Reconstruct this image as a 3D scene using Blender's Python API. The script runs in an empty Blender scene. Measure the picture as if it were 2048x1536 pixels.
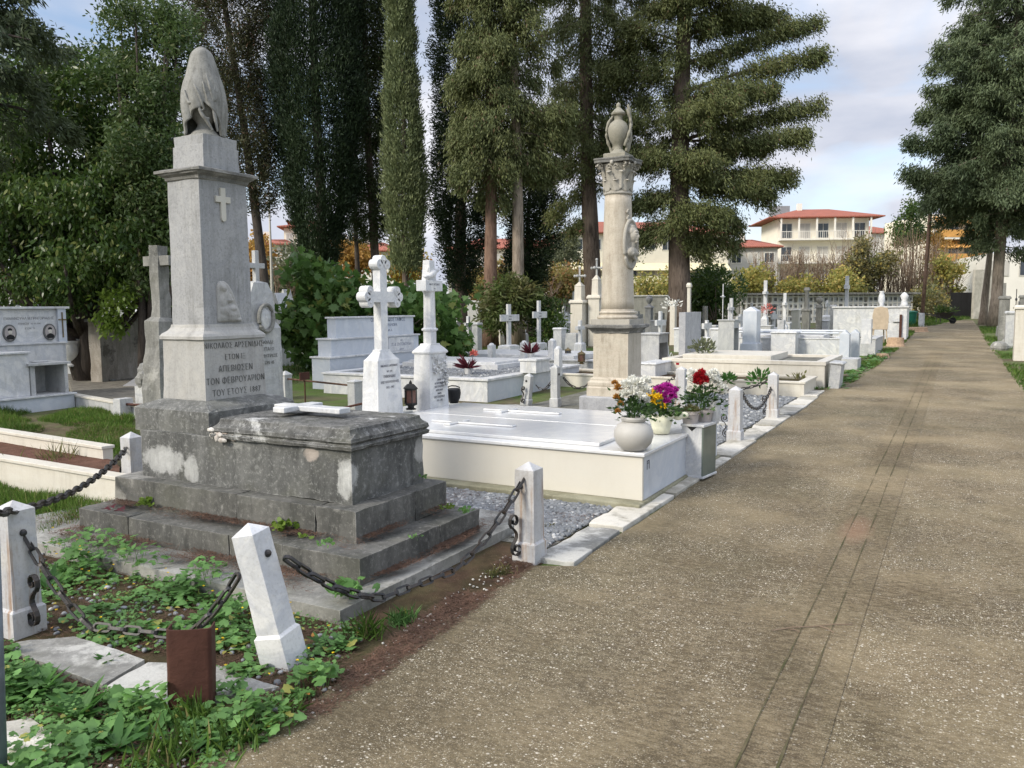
import bpy, bmesh, math, random
import numpy as np
from mathutils import Vector, Matrix, noise as mnoise
PI = math.pi
R = math.radians
rnd = random.Random(7)
scene = bpy.context.scene
col = scene.collection

# ---------------------------------------------------------------- camera
YAW, PITCH, ROLL, FOC, SL = 0.506393046, 0.0944471156, -0.0077155198, 1623.47, 0.00756
CAM = Vector((0, 0, 1.65))
cyw, syw = math.cos(YAW), math.sin(YAW)
_f = Vector((-syw, cyw, 0)); _r = Vector((cyw, syw, 0)); _u = Vector((0, 0, 1))
_f2 = _f * math.cos(PITCH) - _u * math.sin(PITCH); _u2 = _u * math.cos(PITCH) + _f * math.sin(PITCH)
_r3 = _r * math.cos(ROLL) + _u2 * math.sin(ROLL); _u3 = _u2 * math.cos(ROLL) - _r * math.sin(ROLL)
cd = bpy.data.cameras.new('camera'); cam = bpy.data.objects.new('camera', cd); col.objects.link(cam)
cam.matrix_world = Matrix(((_r3.x, _u3.x, -_f2.x, 0), (_r3.y, _u3.y, -_f2.y, 0), (_r3.z, _u3.z, -_f2.z, 1.65), (0, 0, 0, 1)))
cd.sensor_width = 36; cd.lens = 36 * FOC / 2048; cd.clip_start = .05; cd.clip_end = 2000
scene.camera = cam

# ---------------------------------------------------------------- sky, sun, exposure
SUN_EL, SUN_AZ = 33, 206          # azimuth clockwise from +Y
w = bpy.data.worlds.new('World'); scene.world = w; w.use_nodes = True
wn = w.node_tree; wn.nodes.clear()
def wnode(t, **k):
    n = wn.nodes.new(t)
    for a, b in k.items(): setattr(n, a, b)
    return n
out = wnode('ShaderNodeOutputWorld'); bg = wnode('ShaderNodeBackground')
sky = wnode('ShaderNodeTexSky', sky_type='NISHITA', sun_disc=False)
sky.sun_elevation = R(SUN_EL); sky.sun_rotation = R(SUN_AZ); sky.air_density = 1.0; sky.dust_density = .7; sky.ozone_density = 1.6
tc = wnode('ShaderNodeTexCoord'); mp = wnode('ShaderNodeMapping'); mp.inputs['Scale'].default_value = (1.0, 1.0, 3.2)
mp.inputs['Location'].default_value = (.35, .1, .2)
n1 = wnode('ShaderNodeTexNoise'); n1.inputs['Scale'].default_value = 2.1; n1.inputs['Detail'].default_value = 9; n1.inputs['Roughness'].default_value = .52
n1.inputs['Distortion'].default_value = .4
rp = wnode('ShaderNodeValToRGB'); rp.color_ramp.elements[0].position = .34; rp.color_ramp.elements[1].position = .56
n2 = wnode('ShaderNodeTexNoise'); n2.inputs['Scale'].default_value = 3.5; n2.inputs['Detail'].default_value = 6
rp2 = wnode('ShaderNodeValToRGB'); rp2.color_ramp.elements[0].color = (2.9, 3.15, 3.8, 1); rp2.color_ramp.elements[1].color = (4.9, 4.9, 5.2, 1)
rp2.color_ramp.elements[0].position = .35; rp2.color_ramp.elements[1].position = .62
mx = wnode('ShaderNodeMix', data_type='RGBA')
L = wn.links.new
L(tc.outputs['Generated'], mp.inputs['Vector']); L(mp.outputs[0], n1.inputs['Vector']); L(mp.outputs[0], n2.inputs['Vector'])
L(n1.outputs['Fac'], rp.inputs[0]); L(n2.outputs['Fac'], rp2.inputs[0])
L(rp.outputs[0], mx.inputs['Factor']); L(sky.outputs[0], mx.inputs['A']); L(rp2.outputs[0], mx.inputs['B'])
sxyz = wnode('ShaderNodeSeparateXYZ'); L(tc.outputs['Generated'], sxyz.inputs[0])
mr = wnode('ShaderNodeMapRange'); mr.inputs['From Min'].default_value = .36; mr.inputs['From Max'].default_value = .95; mr.inputs['To Min'].default_value = 1; mr.inputs['To Max'].default_value = 3.2
L(sxyz.outputs['Z'], mr.inputs['Value']); ve_ = wnode('ShaderNodeVectorMath', operation='SCALE')      # an overcast sky is brightest overhead
L(rp2.outputs[0], ve_.inputs[0]); L(mr.outputs[0], ve_.inputs['Scale']); L(ve_.outputs[0], mx.inputs['B']); L(mx.outputs['Result'], bg.inputs['Color']); bg.inputs['Strength'].default_value = .125
L(bg.outputs[0], out.inputs[0])
sd = bpy.data.lights.new('sun', 'SUN'); sd.energy = 2.3; sd.angle = R(16); sd.color = (1, .93, .80)
sun = bpy.data.objects.new('sun', sd); col.objects.link(sun)
_az = R(SUN_AZ); _el = R(SUN_EL)
_sd = Vector((math.sin(_az) * math.cos(_el), math.cos(_az) * math.cos(_el), math.sin(_el)))
sun.rotation_euler = _sd.to_track_quat('Z', 'Y').to_euler(); sun.location = (0, -5, 30)
scene.view_settings.view_transform = 'Standard'; scene.view_settings.look = 'None'
scene.view_settings.exposure = .68; scene.view_settings.gamma = 1

# ---------------------------------------------------------------- picture -> place
def _ray(px, py):
    return _r3 * ((px - 1024) / FOC) - _u3 * ((py - 768) / FOC) + _f2
def gz(y): return SL * min(y, 75)
def at(px, py, h=0):
    """ground point (or point h above the ground) seen at a photo pixel"""
    d = _ray(px, py); t = (1.65 - h) / (SL * d.y - d.z); return CAM + d * t
def P(px, py, D):
    """point at depth D metres seen at a photo pixel"""
    return CAM + _ray(px, py) * D
def foot(px, D):
    p = P(px, 768, D); p.z = gz(p.y); return p
def hgt(px, py, D):
    p = P(px, py, D); return p.z - gz(p.y)

# ---------------------------------------------------------------- mesh builder
class MB:
    def __init__(s): s.v = []; s.f = []; s.M = None
    def add(s, vs, fs):
        o = len(s.v)
        if s.M is not None: vs = [tuple(s.M @ Vector(a)) for a in vs]
        s.v.extend(tuple(a) for a in vs); s.f.extend(tuple(o + i for i in f) for f in fs); return s
    def box(s, x0, x1, y0, y1, z0, z1):
        return s.add([(x0,y0,z0),(x1,y0,z0),(x1,y1,z0),(x0,y1,z0),(x0,y0,z1),(x1,y0,z1),(x1,y1,z1),(x0,y1,z1)],
                     [(0,3,2,1),(4,5,6,7),(0,1,5,4),(1,2,6,5),(2,3,7,6),(3,0,4,7)])
    def cbox(s, cx, cy, cz, sx, sy, sz):
        return s.box(cx-sx/2, cx+sx/2, cy-sy/2, cy+sy/2, cz-sz/2, cz+sz/2)
    def loft(s, levels, cx=0, cy=0):
        """stack of rectangles (half x, half y, z[, dx, dy]); last may have zero size"""
        vs = []; fs = []
        for l in levels:
            hx, hy, z = l[:3]; dx, dy = (l[3], l[4]) if len(l) > 3 else (0, 0)
            x, y = cx + dx, cy + dy
            vs += [(x-hx,y-hy,z),(x+hx,y-hy,z),(x+hx,y+hy,z),(x-hx,y+hy,z)]
        fs.append((0,3,2,1))
        for i in range(len(levels)-1):
            a, b = i*4, i*4+4
            for k in range(4):
                k2 = (k+1) % 4; fs.append((a+k, a+k2, b+k2, b+k))
        n = (len(levels)-1)*4; fs.append((n, n+1, n+2, n+3))
        return s.add(vs, fs)
    def lathe(s, prof, n=20, cx=0, cy=0, arc=None):
        vs = []; fs = []
        for r, z in prof:
            for k in range(n):
                a = 2*PI*k/n; vs.append((cx+max(r,1e-4)*math.cos(a), cy+max(r,1e-4)*math.sin(a), z))
        for i in range(len(prof)-1):
            for k in range(n):
                k2 = (k+1) % n; fs.append((i*n+k, i*n+k2, (i+1)*n+k2, (i+1)*n+k))
        fs.append(tuple(range(n-1, -1, -1))); m = (len(prof)-1)*n; fs.append(tuple(range(m, m+n)))
        return s.add(vs, fs)
    def tube(s, pts, rad, n=6, flat=None, up=(0,0,1)):
        """tube along points; rad number or list; flat=(w,t) rectangular section"""
        pts = [Vector(p) for p in pts]; m = len(pts); vs = []; fs = []
        if not hasattr(rad, '__len__'): rad = [rad]*m
        if flat: n = 4
        last = None
        for i, p in enumerate(pts):
            t = (pts[min(i+1, m-1)] - pts[max(i-1, 0)]).normalized()
            u = Vector(up)
            if abs(t.dot(u)) > .97: u = last if last is not None else Vector((1, 0, 0))
            a = t.cross(u).normalized(); b = a.cross(t).normalized(); last = b
            for k in range(n):
                if flat:
                    q = [(1,1),(-1,1),(-1,-1),(1,-1)][k]; d = a*q[0]*flat[0]/2 + b*q[1]*flat[1]/2
                else:
                    an = 2*PI*k/n; d = (a*math.cos(an) + b*math.sin(an))*rad[i]
                vs.append(p + d)
        for i in range(m-1):
            for k in range(n):
                k2 = (k+1) % n; fs.append((i*n+k, i*n+k2, (i+1)*n+k2, (i+1)*n+k))
        fs.append(tuple(range(n-1, -1, -1))); e = (m-1)*n; fs.append(tuple(range(e, e+n)))
        return s.add(vs, fs)
    def ball(s, c, r, nu=10, nv=7, M=None):
        if not hasattr(r, '__len__'): r = (r, r, r)
        vs = []; fs = []
        for j in range(1, nv):
            th = PI*j/nv
            for k in range(nu):
                a = 2*PI*k/nu; q = Vector((r[0]*math.sin(th)*math.cos(a), r[1]*math.sin(th)*math.sin(a), r[2]*math.cos(th)))
                if M is not None: q = M @ q
                vs.append(q + Vector(c))
        top = len(vs); q = Vector((0,0,r[2])); vs.append((M @ q if M is not None else q) + Vector(c))
        q = Vector((0,0,-r[2])); vs.append((M @ q if M is not None else q) + Vector(c))
        for j in range(nv-2):
            for k in range(nu):
                k2 = (k+1) % nu; fs.append((j*nu+k, (j+1)*nu+k, (j+1)*nu+k2, j*nu+k2))
        for k in range(nu):
            k2 = (k+1) % nu; fs.append((top, k, k2)); fs.append((top+1, (nv-2)*nu+k2, (nv-2)*nu+k))
        return s.add(vs, fs)
    def prism(s, poly, a, b, axis='x'):
        """extrude 2D polygon between a and b along axis; poly coords are (y,z), (x,z) or (x,y)"""
        n = len(poly)
        def m(p, t):
            return {'x': (t, p[0], p[1]), 'y': (p[0], t, p[1]), 'z': (p[0], p[1], t)}[axis]
        vs = [m(p, a) for p in poly] + [m(p, b) for p in poly]
        fs = [tuple(range(n-1, -1, -1)), tuple(range(n, 2*n))] + [(i, (i+1) % n, n+(i+1) % n, n+i) for i in range(n)]
        return s.add(vs, fs)
    def build(s, name, mat, parent=None, smooth=False, bevel=0, fix=True, seg=2):
        me = bpy.data.meshes.new(name); me.from_pydata(s.v, [], s.f)
        if fix:
            bm = bmesh.new(); bm.from_mesh(me); bmesh.ops.recalc_face_normals(bm, faces=bm.faces); bm.to_mesh(me); bm.free()
        me.materials.append(mat)
        if smooth: me.polygons.foreach_set('use_smooth', [True]*len(me.polygons))
        o = bpy.data.objects.new(name, me); col.objects.link(o)
        if parent: o.parent = parent
        if bevel:
            b = o.modifiers.new('bevel', 'BEVEL'); b.width = bevel; b.segments = seg; b.limit_method = 'ANGLE'; b.angle_limit = R(32)
        if smooth == 'auto':
            me.polygons.foreach_set('use_smooth', [True]*len(me.polygons))
            m_ = me.attributes.get('sharp_edge') or me.attributes.new('sharp_edge', 'BOOLEAN', 'EDGE')
            bm = bmesh.new(); bm.from_mesh(me)
            for i, e in enumerate(bm.edges):
                m_.data[i].value = (len(e.link_faces) != 2) or e.calc_face_angle(0) > R(38)
            bm.free()
        return o

def tag(o, label=None, cat=None, group=None, kind=None):
    if label: o['label'] = label
    if cat: o['category'] = cat
    if group: o['group'] = group
    if kind: o['kind'] = kind
    return o
def thing(name, label, cat, loc=(0,0,0), rz=0, group=None):
    o = bpy.data.objects.new(name, None); col.objects.link(o); o.location = loc; o.rotation_euler = (0, 0, rz)
    o.empty_display_size = .1
    return tag(o, label, cat, group)
def dup(root, loc, rz=None, label=None, scale=None):
    def cp(o, par):
        c = o.copy(); col.objects.link(c); c.parent = par
        for ch in kids.get(o.name, []): cp(ch, c)
        return c
    kids = {}
    for o in list(col.objects):
        if o.parent: kids.setdefault(o.parent.name, []).append(o)
    c = cp(root, None); c.location = loc
    if rz is not None: c.rotation_euler = (0, 0, rz)
    if scale: c.scale = scale if hasattr(scale, '__len__') else (scale,)*3
    if label: c['label'] = label
    return c
def rough_up(o, cuts=3, amp=.004, scale=6, edge=0, seed=0):
    """subdivide and weather a stone mesh so that its edges are not ruler-straight"""
    me = o.data; bm = bmesh.new(); bm.from_mesh(me)
    for it in range(7):
        es = [e for e in bm.edges if e.calc_length() > cuts]
        if not es: break
        bmesh.ops.subdivide_edges(bm, edges=es, cuts=1, use_grid_fill=True)
        bmesh.ops.triangulate(bm, faces=[f for f in bm.faces if len(f.verts) > 4])
    bm.normal_update()
    sharp = {}
    for v in bm.verts:
        sharp[v.index] = any(len(e.link_faces) == 2 and e.calc_face_angle(0) > .5 for e in v.link_edges)
    bm.verts.index_update()
    for v in bm.verts:
        n = mnoise.noise(v.co*scale + Vector((seed, 0, 0))); n2 = mnoise.noise(v.co*scale*4 + Vector((0, seed, 3)))
        d = amp*(n + .5*n2)
        if edge and any(len(e.link_faces) == 2 and e.calc_face_angle(0) > .5 for e in v.link_edges):
            d -= edge*max(0, mnoise.noise(v.co*9 + Vector((seed, 5, 1))) + .15)*2
        v.co += v.normal*d
    bm.to_mesh(me); bm.free(); return o
def text(name, lines, size, mat, parent, M, depth=.0015, align='CENTER', leading=1.45, sx=1.0, thin=0, sp=1):
    """several lines of lettering as one mesh; M maps text plane (x right, y up, z out) to the parent's space"""
    vs = []; fs = []
    for i, ln in enumerate(lines):
        if isinstance(ln, tuple): ln, sz = ln
        else: sz = size
        cu = bpy.data.curves.new('t', 'FONT'); cu.body = ln; cu.size = sz; cu.align_x = align; cu.extrude = depth; cu.resolution_u = 1; cu.offset = thin; cu.space_character = sp
        ob = bpy.data.objects.new('t', cu); col.objects.link(ob)
        dg = bpy.context.evaluated_depsgraph_get(); me = bpy.data.meshes.new_from_object(ob.evaluated_get(dg))
        o = len(vs)
        for v in me.vertices: vs.append(M @ Vector((v.co.x*sx, v.co.y - i*size*leading, v.co.z)))
        for p in me.polygons: fs.append(tuple(o + k for k in p.vertices))
        bpy.data.objects.remove(ob); bpy.data.curves.remove(cu); bpy.data.meshes.remove(me)
    me = bpy.data.meshes.new(name); me.from_pydata(vs, [], fs); me.materials.append(mat)
    ob = bpy.data.objects.new(name, me); col.objects.link(ob); ob.parent = parent; return ob
def faceX(x, y, z):   # text plane on a wall that faces +X
    return Matrix(((0,0,1,x),(1,0,0,y),(0,1,0,z),(0,0,0,1)))
def faceYm(x, y, z):  # wall that faces -Y
    return Matrix(((1,0,0,x),(0,0,-1,y),(0,1,0,z),(0,0,0,1)))
def remesh(o, vox=.012, smooth=3):
    m = o.modifiers.new('merge', 'REMESH'); m.mode = 'VOXEL'; m.voxel_size = vox; m.use_smooth_shade = True
    s = o.modifiers.new('soft', 'SMOOTH'); s.iterations = smooth; s.factor = .5
    return o
# ---------------------------------------------------------------- materials
class NT:
    def __init__(s, name):
        s.m = bpy.data.materials.new(name); s.m.use_nodes = True; s.t = s.m.node_tree
        s.b = s.t.nodes['Principled BSDF']; s._o = None
    def n(s, t, **k):
        n = s.t.nodes.new(t)
        for a, b in k.items():
            if a.startswith('i_'): n.inputs[a[2:].replace('_', ' ')].default_value = b
            else: setattr(n, a, b)
        return n
    def l(s, a, b): s.t.links.new(a, b)
    def co(s, sc=(1,1,1), rand=True):
        tcn = s.n('ShaderNodeTexCoord'); mpn = s.n('ShaderNodeMapping'); mpn.inputs['Scale'].default_value = sc
        s.l(tcn.outputs['Object'], mpn.inputs['Vector'])
        if rand:
            oi = s.n('ShaderNodeObjectInfo'); ml = s.n('ShaderNodeMath', operation='MULTIPLY'); ml.inputs[1].default_value = 37
            s.l(oi.outputs['Random'], ml.inputs[0]); s.l(ml.outputs[0], mpn.inputs['Location'])
        return mpn.outputs[0]
    def noise(s, v, sc, det=4, ro=.55, dist=0):
        n = s.n('ShaderNodeTexNoise'); n.inputs['Scale'].default_value = sc; n.inputs['Detail'].default_value = det
        n.inputs['Roughness'].default_value = ro; n.inputs['Distortion'].default_value = dist; s.l(v, n.inputs['Vector']); return n.outputs['Fac']
    def ramp(s, f, stops):
        r = s.n('ShaderNodeValToRGB'); e = r.color_ramp.elements
        while len(e) < len(stops): e.new(.5)
        for i, (p, c) in enumerate(stops):
            e[i].position = p; e[i].color = (c, c, c, 1) if not hasattr(c, '__len__') else (*c, 1)
        s.l(f, r.inputs[0]); return r.outputs[0]
    def mix(s, f, a, b, mode='MIX'):
        m = s.n('ShaderNodeMix', data_type='RGBA', blend_type=mode)
        for v, k in ((f, 'Factor'), (a, 'A'), (b, 'B')):
            i = m.inputs[k] if k != 'Factor' else m.inputs[0]
            if k != 'Factor': i = m.inputs[6 if k == 'A' else 7]
            if isinstance(v, (int, float)): i.default_value = v
            elif isinstance(v, tuple): i.default_value = (*v, 1)
            else: s.l(v, i)
        return m.outputs[2]
    def math(s, op, a, b=None):
        m = s.n('ShaderNodeMath', operation=op)
        for i, v in enumerate((a, b)):
            if v is None: continue
            if isinstance(v, (int, float)): m.inputs[i].default_value = v
            else: s.l(v, m.inputs[i])
        return m.outputs[0]
    def bump(s, h, st=.3, d=.01):
        b = s.n('ShaderNodeBump'); b.inputs['Strength'].default_value = st; b.inputs['Distance'].default_value = d
        s.l(h, b.inputs['Height']); s.l(b.outputs[0], s.b.inputs['Normal']); return b
    def edge(s, r=.012):
        be = s.n('ShaderNodeBevel', samples=4); be.inputs['Radius'].default_value = r
        g = s.n('ShaderNodeNewGeometry'); d = s.n('ShaderNodeVectorMath', operation='DOT_PRODUCT')
        s.l(be.outputs[0], d.inputs[0]); s.l(g.outputs['Normal'], d.inputs[1])
        return s.ramp(d.outputs['Value'], [(.80, 1), (.985, 0)])
    def done(s, c, rough=.6, spec=.35):
        if isinstance(c, tuple): s.b.inputs['Base Color'].default_value = (*c, 1)
        else: s.l(c, s.b.inputs['Base Color'])
        if isinstance(rough, (int, float)): s.b.inputs['Roughness'].default_value = rough
        else: s.l(rough, s.b.inputs['Roughness'])
        s.b.inputs['Specular IOR Level'].default_value = spec
        return s.m

def marble(name, base=(.74,.735,.72), vein=(.42,.44,.48), vs=.5, dirt=.35, dcol=(.22,.21,.18), rough=.4, sc=1.0, wear=0, green=0, vd=(1,1,1), rust=0, streak=0):
    base = tuple(x*.84 for x in base); k = NT(name); v = k.co(); vv = k.co(vd)
    a = k.noise(vv, 2.2*sc, 8, .62, 1.6); f = k.ramp(a, [(.40, 0), (.495, 1), (.515, 1), (.62, 0)])
    cl = k.noise(v, 1.1*sc, 5, .6, .5)
    c = k.mix(k.math('MULTIPLY', f, vs), base, vein)
    c = k.mix(k.math('MULTIPLY', k.ramp(cl, [(.35, 0), (.7, 1)]), .35), c, tuple(x*.84 for x in base))
    d1 = k.noise(k.co((1,1,.22)), 9*sc, 6, .65); d2 = k.noise(v, 3.1, 7, .7)
    df = k.math('MULTIPLY', k.ramp(d1, [(.48, 0), (.75, 1)]), k.ramp(d2, [(.4, 0), (.62, 1)]))
    c = k.mix(k.math('MULTIPLY', df, dirt), c, dcol)
    fine = k.noise(v, 60, 4, .7)
    c = k.mix(k.math('MULTIPLY', k.ramp(fine, [(.5, 0), (.72, 1)]), dirt*.5), c, dcol)
    if green: c = k.mix(k.math('MULTIPLY', k.ramp(k.noise(v, 2.6, 5), [(.45, 0), (.7, 1)]), green), c, (.16,.17,.07))
    if streak:
        st_ = k.math('MULTIPLY', k.ramp(k.noise(k.co((1,1,.07)), 13, 7, .72), [(.46, 0), (.66, 1)]), k.ramp(k.noise(v, 1.9, 5, .65), [(.36, 0), (.60, 1)]))
        c = k.mix(k.math('MULTIPLY', st_, streak), c, tuple(x*.8 for x in dcol))
        c = k.mix(k.math('MULTIPLY', k.ramp(k.noise(v, 36, 6, .8), [(.56, 0), (.66, 1)]), streak*.5), c, tuple(min(.7, x*1.35) for x in base))
    if rust:
        zz = k.n('ShaderNodeSeparateXYZ'); k.l(k.co(rand=False), zz.inputs[0])
        rs = k.math('MULTIPLY', k.ramp(k.noise(k.co((1,1,.06)), 17, 5, .7), [(.53, 0), (.66, 1)]), k.ramp(zz.outputs['Z'], [(.02, .6), (.10, 1), (.46, .9), (.56, 0)]))
        c = k.mix(k.math('MULTIPLY', rs, rust), c, (.25,.13,.05))
    if wear: c = k.mix(k.math('MULTIPLY', k.edge(), wear), c, tuple(min(.85, x*1.2) for x in base))
    k.bump(k.noise(v, 28, 6, .7), .12 + dirt*.35, .006)
    return k.done(c, rough)
def oldstone(name, dark=(.085,.085,.08), mid=(.19,.19,.18), light=(.5,.5,.47), lf=.5, sc=1.0, patch=.56, stain=(.13,.13,.10)):
    k = NT(name); v = k.co()
    st = k.noise(k.co((1,1,.28)), 5.5*sc, 8, .7, .3)
    c = k.mix(k.ramp(st, [(.36, 0), (.62, 1)]), dark, mid)
    p = k.noise(v, 1.35*sc, 9, .68, .3); c = k.mix(k.math('MULTIPLY', k.ramp(p, [(patch, 0), (patch+.045, 1)]), lf), c, light)
    sp = k.noise(v, 30, 8, .82); c = k.mix(k.math('MULTIPLY', k.ramp(sp, [(.52, 0), (.66, 1)]), .6), c, tuple(x*.8 for x in light))
    s2 = k.noise(v, 75, 5, .8); c = k.mix(k.math('MULTIPLY', k.ramp(s2, [(.5, 0), (.7, 1)]), .35), c, tuple(x*.75 for x in dark))
    g = k.noise(v, 2.3, 6, .6); c = k.mix(k.math('MULTIPLY', k.ramp(g, [(.5, 0), (.68, 1)]), .4), c, stain)
    e = k.math('MULTIPLY', k.edge(.010), k.ramp(k.noise(v, 14, 5, .7), [(.42, 0), (.6, 1)]))
    c = k.mix(k.math('MULTIPLY', e, .7), c, light)
    k.bump(k.noise(v, 34, 8, .75), .55, .008)
    return k.done(c, .85, .2)
def plain(name, c, rough=.6, var=.15, sc=8, spec=.3, metal=0, bump=0, c2=None):
    k = NT(name); v = k.co()
    f = k.ramp(k.noise(v, sc, 5, .6), [(.35, 0), (.68, 1)])
    c2 = c2 or tuple(x*(1-var*2) for x in c)
    k.b.inputs['Metallic'].default_value = metal
    if bump: k.bump(k.noise(v, sc*5, 5, .7), bump, .006)
    return k.done(k.mix(f, c, c2), rough, spec)
def leafmat(name, c1, c2, c3=None, trans=.35, rough=.5, sc=.9, c3f=.0, dk=.5):
    k = NT(name); tcn = k.n('ShaderNodeTexCoord'); g = k.n('ShaderNodeNewGeometry')
    f = k.ramp(k.noise(tcn.outputs['Object'], sc, 3, .6), [(.35, 0), (.66, 1)])
    c = k.mix(f, c1, c2)
    c = k.mix(k.math('MULTIPLY', k.ramp(k.noise(tcn.outputs['Object'], sc*3.1, 3, .6), [(.50, 0), (.68, 1)]), .5), c, tuple(min(.9, x*1.5) for x in c2))
    rr = g.outputs['Random Per Island']
    c = k.mix(k.math('MULTIPLY', rr, dk), c, tuple(x*.45 for x in c1))
    if c3: c = k.mix(k.ramp(rr, [(1-c3f-.001, 0), (1-c3f, 1)]), c, c3)
    k.done(c, rough, .3)
    if trans:
        t = k.n('ShaderNodeBsdfTranslucent'); k.l(c, t.inputs['Color']); ms = k.n('ShaderNodeMixShader'); ms.inputs[0].default_value = trans
        o = k.t.nodes['Material Output']; k.l(k.b.outputs[0], ms.inputs[1]); k.l(t.outputs[0], ms.inputs[2]); k.l(ms.outputs[0], o.inputs['Surface'])
    return k.m
def barkmat(name, a, b, zs=.15):
    k = NT(name); v = k.co((1,1,zs)); f = k.noise(v, 16, 7, .7, .6)
    c = k.mix(k.ramp(f, [(.38, 0), (.6, 1)]), a, b); c = k.mix(k.math('MULTIPLY', k.ramp(k.noise(k.co(), 1.2, 4), [(.4,0),(.7,1)]), .5), c, tuple(x*1.35 for x in b))
    k.bump(f, .9, .03); return k.done(c, .9, .15)

M = {}
M['white'] = marble('white_marble', (.78,.775,.755), (.40,.42,.46), .6, .62, (.24,.23,.19), rough=.38)
M['polished'] = marble('polished_marble', (.76,.755,.735), (.44,.46,.50), .35, .10, (.42,.40,.34), rough=.13)
M['cream'] = marble('cream_marble', (.74,.70,.61), (.56,.51,.42), .4, .3, (.26,.22,.15), rough=.45, vd=(.5,.5,1.6), streak=.25)
M['bluewhite'] = marble('blue_or_skylit_marble', (.66,.69,.73), (.40,.45,.52), .45, .2, rough=.35)  # pale blue stone; also white walls with skylight put into the colour
M['weathered'] = marble('weathered_marble', (.58,.58,.56), (.33,.34,.36), .55, .8, (.10,.10,.085), rough=.6)
M['greymarble'] = marble('grey_marble', (.47,.47,.48), (.27,.28,.30), .6, .75, (.09,.09,.08), rough=.6)
M['postm'] = marble('post_marble', (.60,.59,.57), (.42,.43,.46), .6, .7, (.20,.17,.13), rough=.5, rust=.75)
M['shaft'] = marble('shaft_marble', (.41,.41,.405), (.27,.275,.285), .5, 1.0, (.115,.115,.105), rough=.65, wear=.3, streak=.55)
M['pedestal'] = marble('pedestal_marble', (.47,.455,.42), (.35,.35,.34), .45, .8, (.17,.165,.15), rough=.65, wear=.4, streak=.45)
M['column'] = marble('column_marble', (.60,.54,.44), (.43,.37,.29), .5, .85, (.19,.155,.11), rough=.55, vd=(.6,.6,1.2), streak=.4)
M['veil'] = marble('stained_veil_marble', (.34,.335,.31), (.22,.22,.20), .5, 1.0, (.075,.073,.06), rough=.8, wear=.4, streak=.7)
M['urn'] = marble('lichened_marble', (.34,.32,.26), (.22,.21,.17), .5, .8, (.10,.10,.06), rough=.8)
M['capital'] = marble('capital_marble', (.47,.44,.38), (.30,.28,.24), .5, .8, (.13,.12,.09), rough=.75)
M['old'] = oldstone('blackened_stone', (.075,.076,.072), (.17,.17,.16), (.52,.52,.49), .75, patch=.60)
M['oldlight'] = oldstone('grey_step_stone', (.060,.060,.055), (.135,.132,.120), (.36,.35,.32), .6, patch=.60)
M['lid'] = oldstone('lid_stone', (.045,.045,.043), (.14,.138,.13), (.50,.50,.48), .8, 1.8, patch=.60)
M['paving'] = oldstone('worn_paving', (.15,.147,.135), (.29,.285,.265), (.52,.51,.47), .7, patch=.50)
M['cornice'] = oldstone('cornice_stone', (.10,.10,.095), (.20,.195,.18), (.42,.41,.38), .5)
M['greyold'] = oldstone('lichened_grey_stone', (.12,.12,.11), (.25,.245,.225), (.45,.44,.40), .5)
M['olive'] = oldstone('mossy_concrete', (.17,.16,.105), (.27,.26,.18), (.40,.38,.28), .5)
M['plaster'] = oldstone('crumbling_plaster', (.24,.21,.17), (.40,.36,.31), (.13,.11,.09), .9, 1.1, patch=.58)
M['iron'] = plain('wrought_iron', (.013,.015,.017), .45, .3, 20, .5, 0, .4, (.05,.038,.03))
M['rust'] = plain('rusty_iron', (.055,.022,.015), .75, .3, 9, .25, 0, .6, (.085,.035,.024))
M['rustlight'] = plain('rusty_bar', (.13,.075,.05), .8, .3, 14, .2, 0, .5)
M['galv'] = plain('galvanised_pipe', (.17,.20,.235), .45, .2, 10, .5, .3)
M['brass'] = plain('tarnished_brass', (.20,.15,.07), .45, .3, 12, .5, .6)
M['bronze'] = plain('dark_bronze', (.035,.033,.028), .45, .3, 12, .5, .4)
M['letter'] = plain('carved_letter', (.17,.17,.16), .8, .2)
M['letterdark'] = plain('painted_letter', (.10,.10,.12), .6, .2)
M['letterblue'] = plain('faded_blue_letter', (.14,.16,.24), .6, .2)
M['black'] = plain('black_paint', (.012,.012,.013), .5, .2)
M['terracotta'] = plain('terracotta', (.30,.10,.06), .8, .2)
M['potgrey'] = plain('taupe_plastic', (.40,.36,.34), .5, .06)
M['wrap'] = plain('cream_wrap', (.72,.71,.55), .5, .1, 12)
M['photo'] = plain('oval_portrait', (.05,.05,.055), .3, .5, 14, .5, 0, 0, (.35,.33,.30))
M['bark'] = barkmat('cypress_bark', (.055,.042,.034), (.16,.125,.10))
M['barkwarm'] = barkmat('reddish_bark', (.07,.042,.03), (.20,.13,.095))
M['barkpale'] = barkmat('pale_bark', (.13,.105,.08), (.30,.25,.20))
M['barkdark'] = barkmat('dark_bark', (.03,.025,.022), (.085,.07,.06))
M['cyp'] = leafmat('cypress_foliage', (.055,.078,.028), (.085,.110,.040), (.10,.075,.045), .2, .6, .8, .03)
M['cypdark'] = leafmat('dark_cypress_foliage', (.020,.038,.017), (.040,.064,.026), None, .2, .6)
M['cyppale'] = leafmat('pale_cypress_foliage', (.15,.19,.085), (.22,.25,.12), None, .2, .6)
M['deodar'] = leafmat('conifer_spray', (.10,.125,.045), (.16,.175,.065), (.15,.10,.055), .2, .6, .8, .025)
M['deodark'] = leafmat('dark_conifer_spray', (.040,.062,.030), (.085,.11,.045), None, .2, .6)
M['laurel'] = leafmat('glossy_evergreen_leaf', (.040,.080,.017), (.088,.142,.032), (.20,.23,.07), .35, .33, .9, .07, .4)
M['paleleaf'] = leafmat('pale_loose_leaf', (.085,.125,.04), (.15,.19,.07), None, .4, .45)
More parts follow.
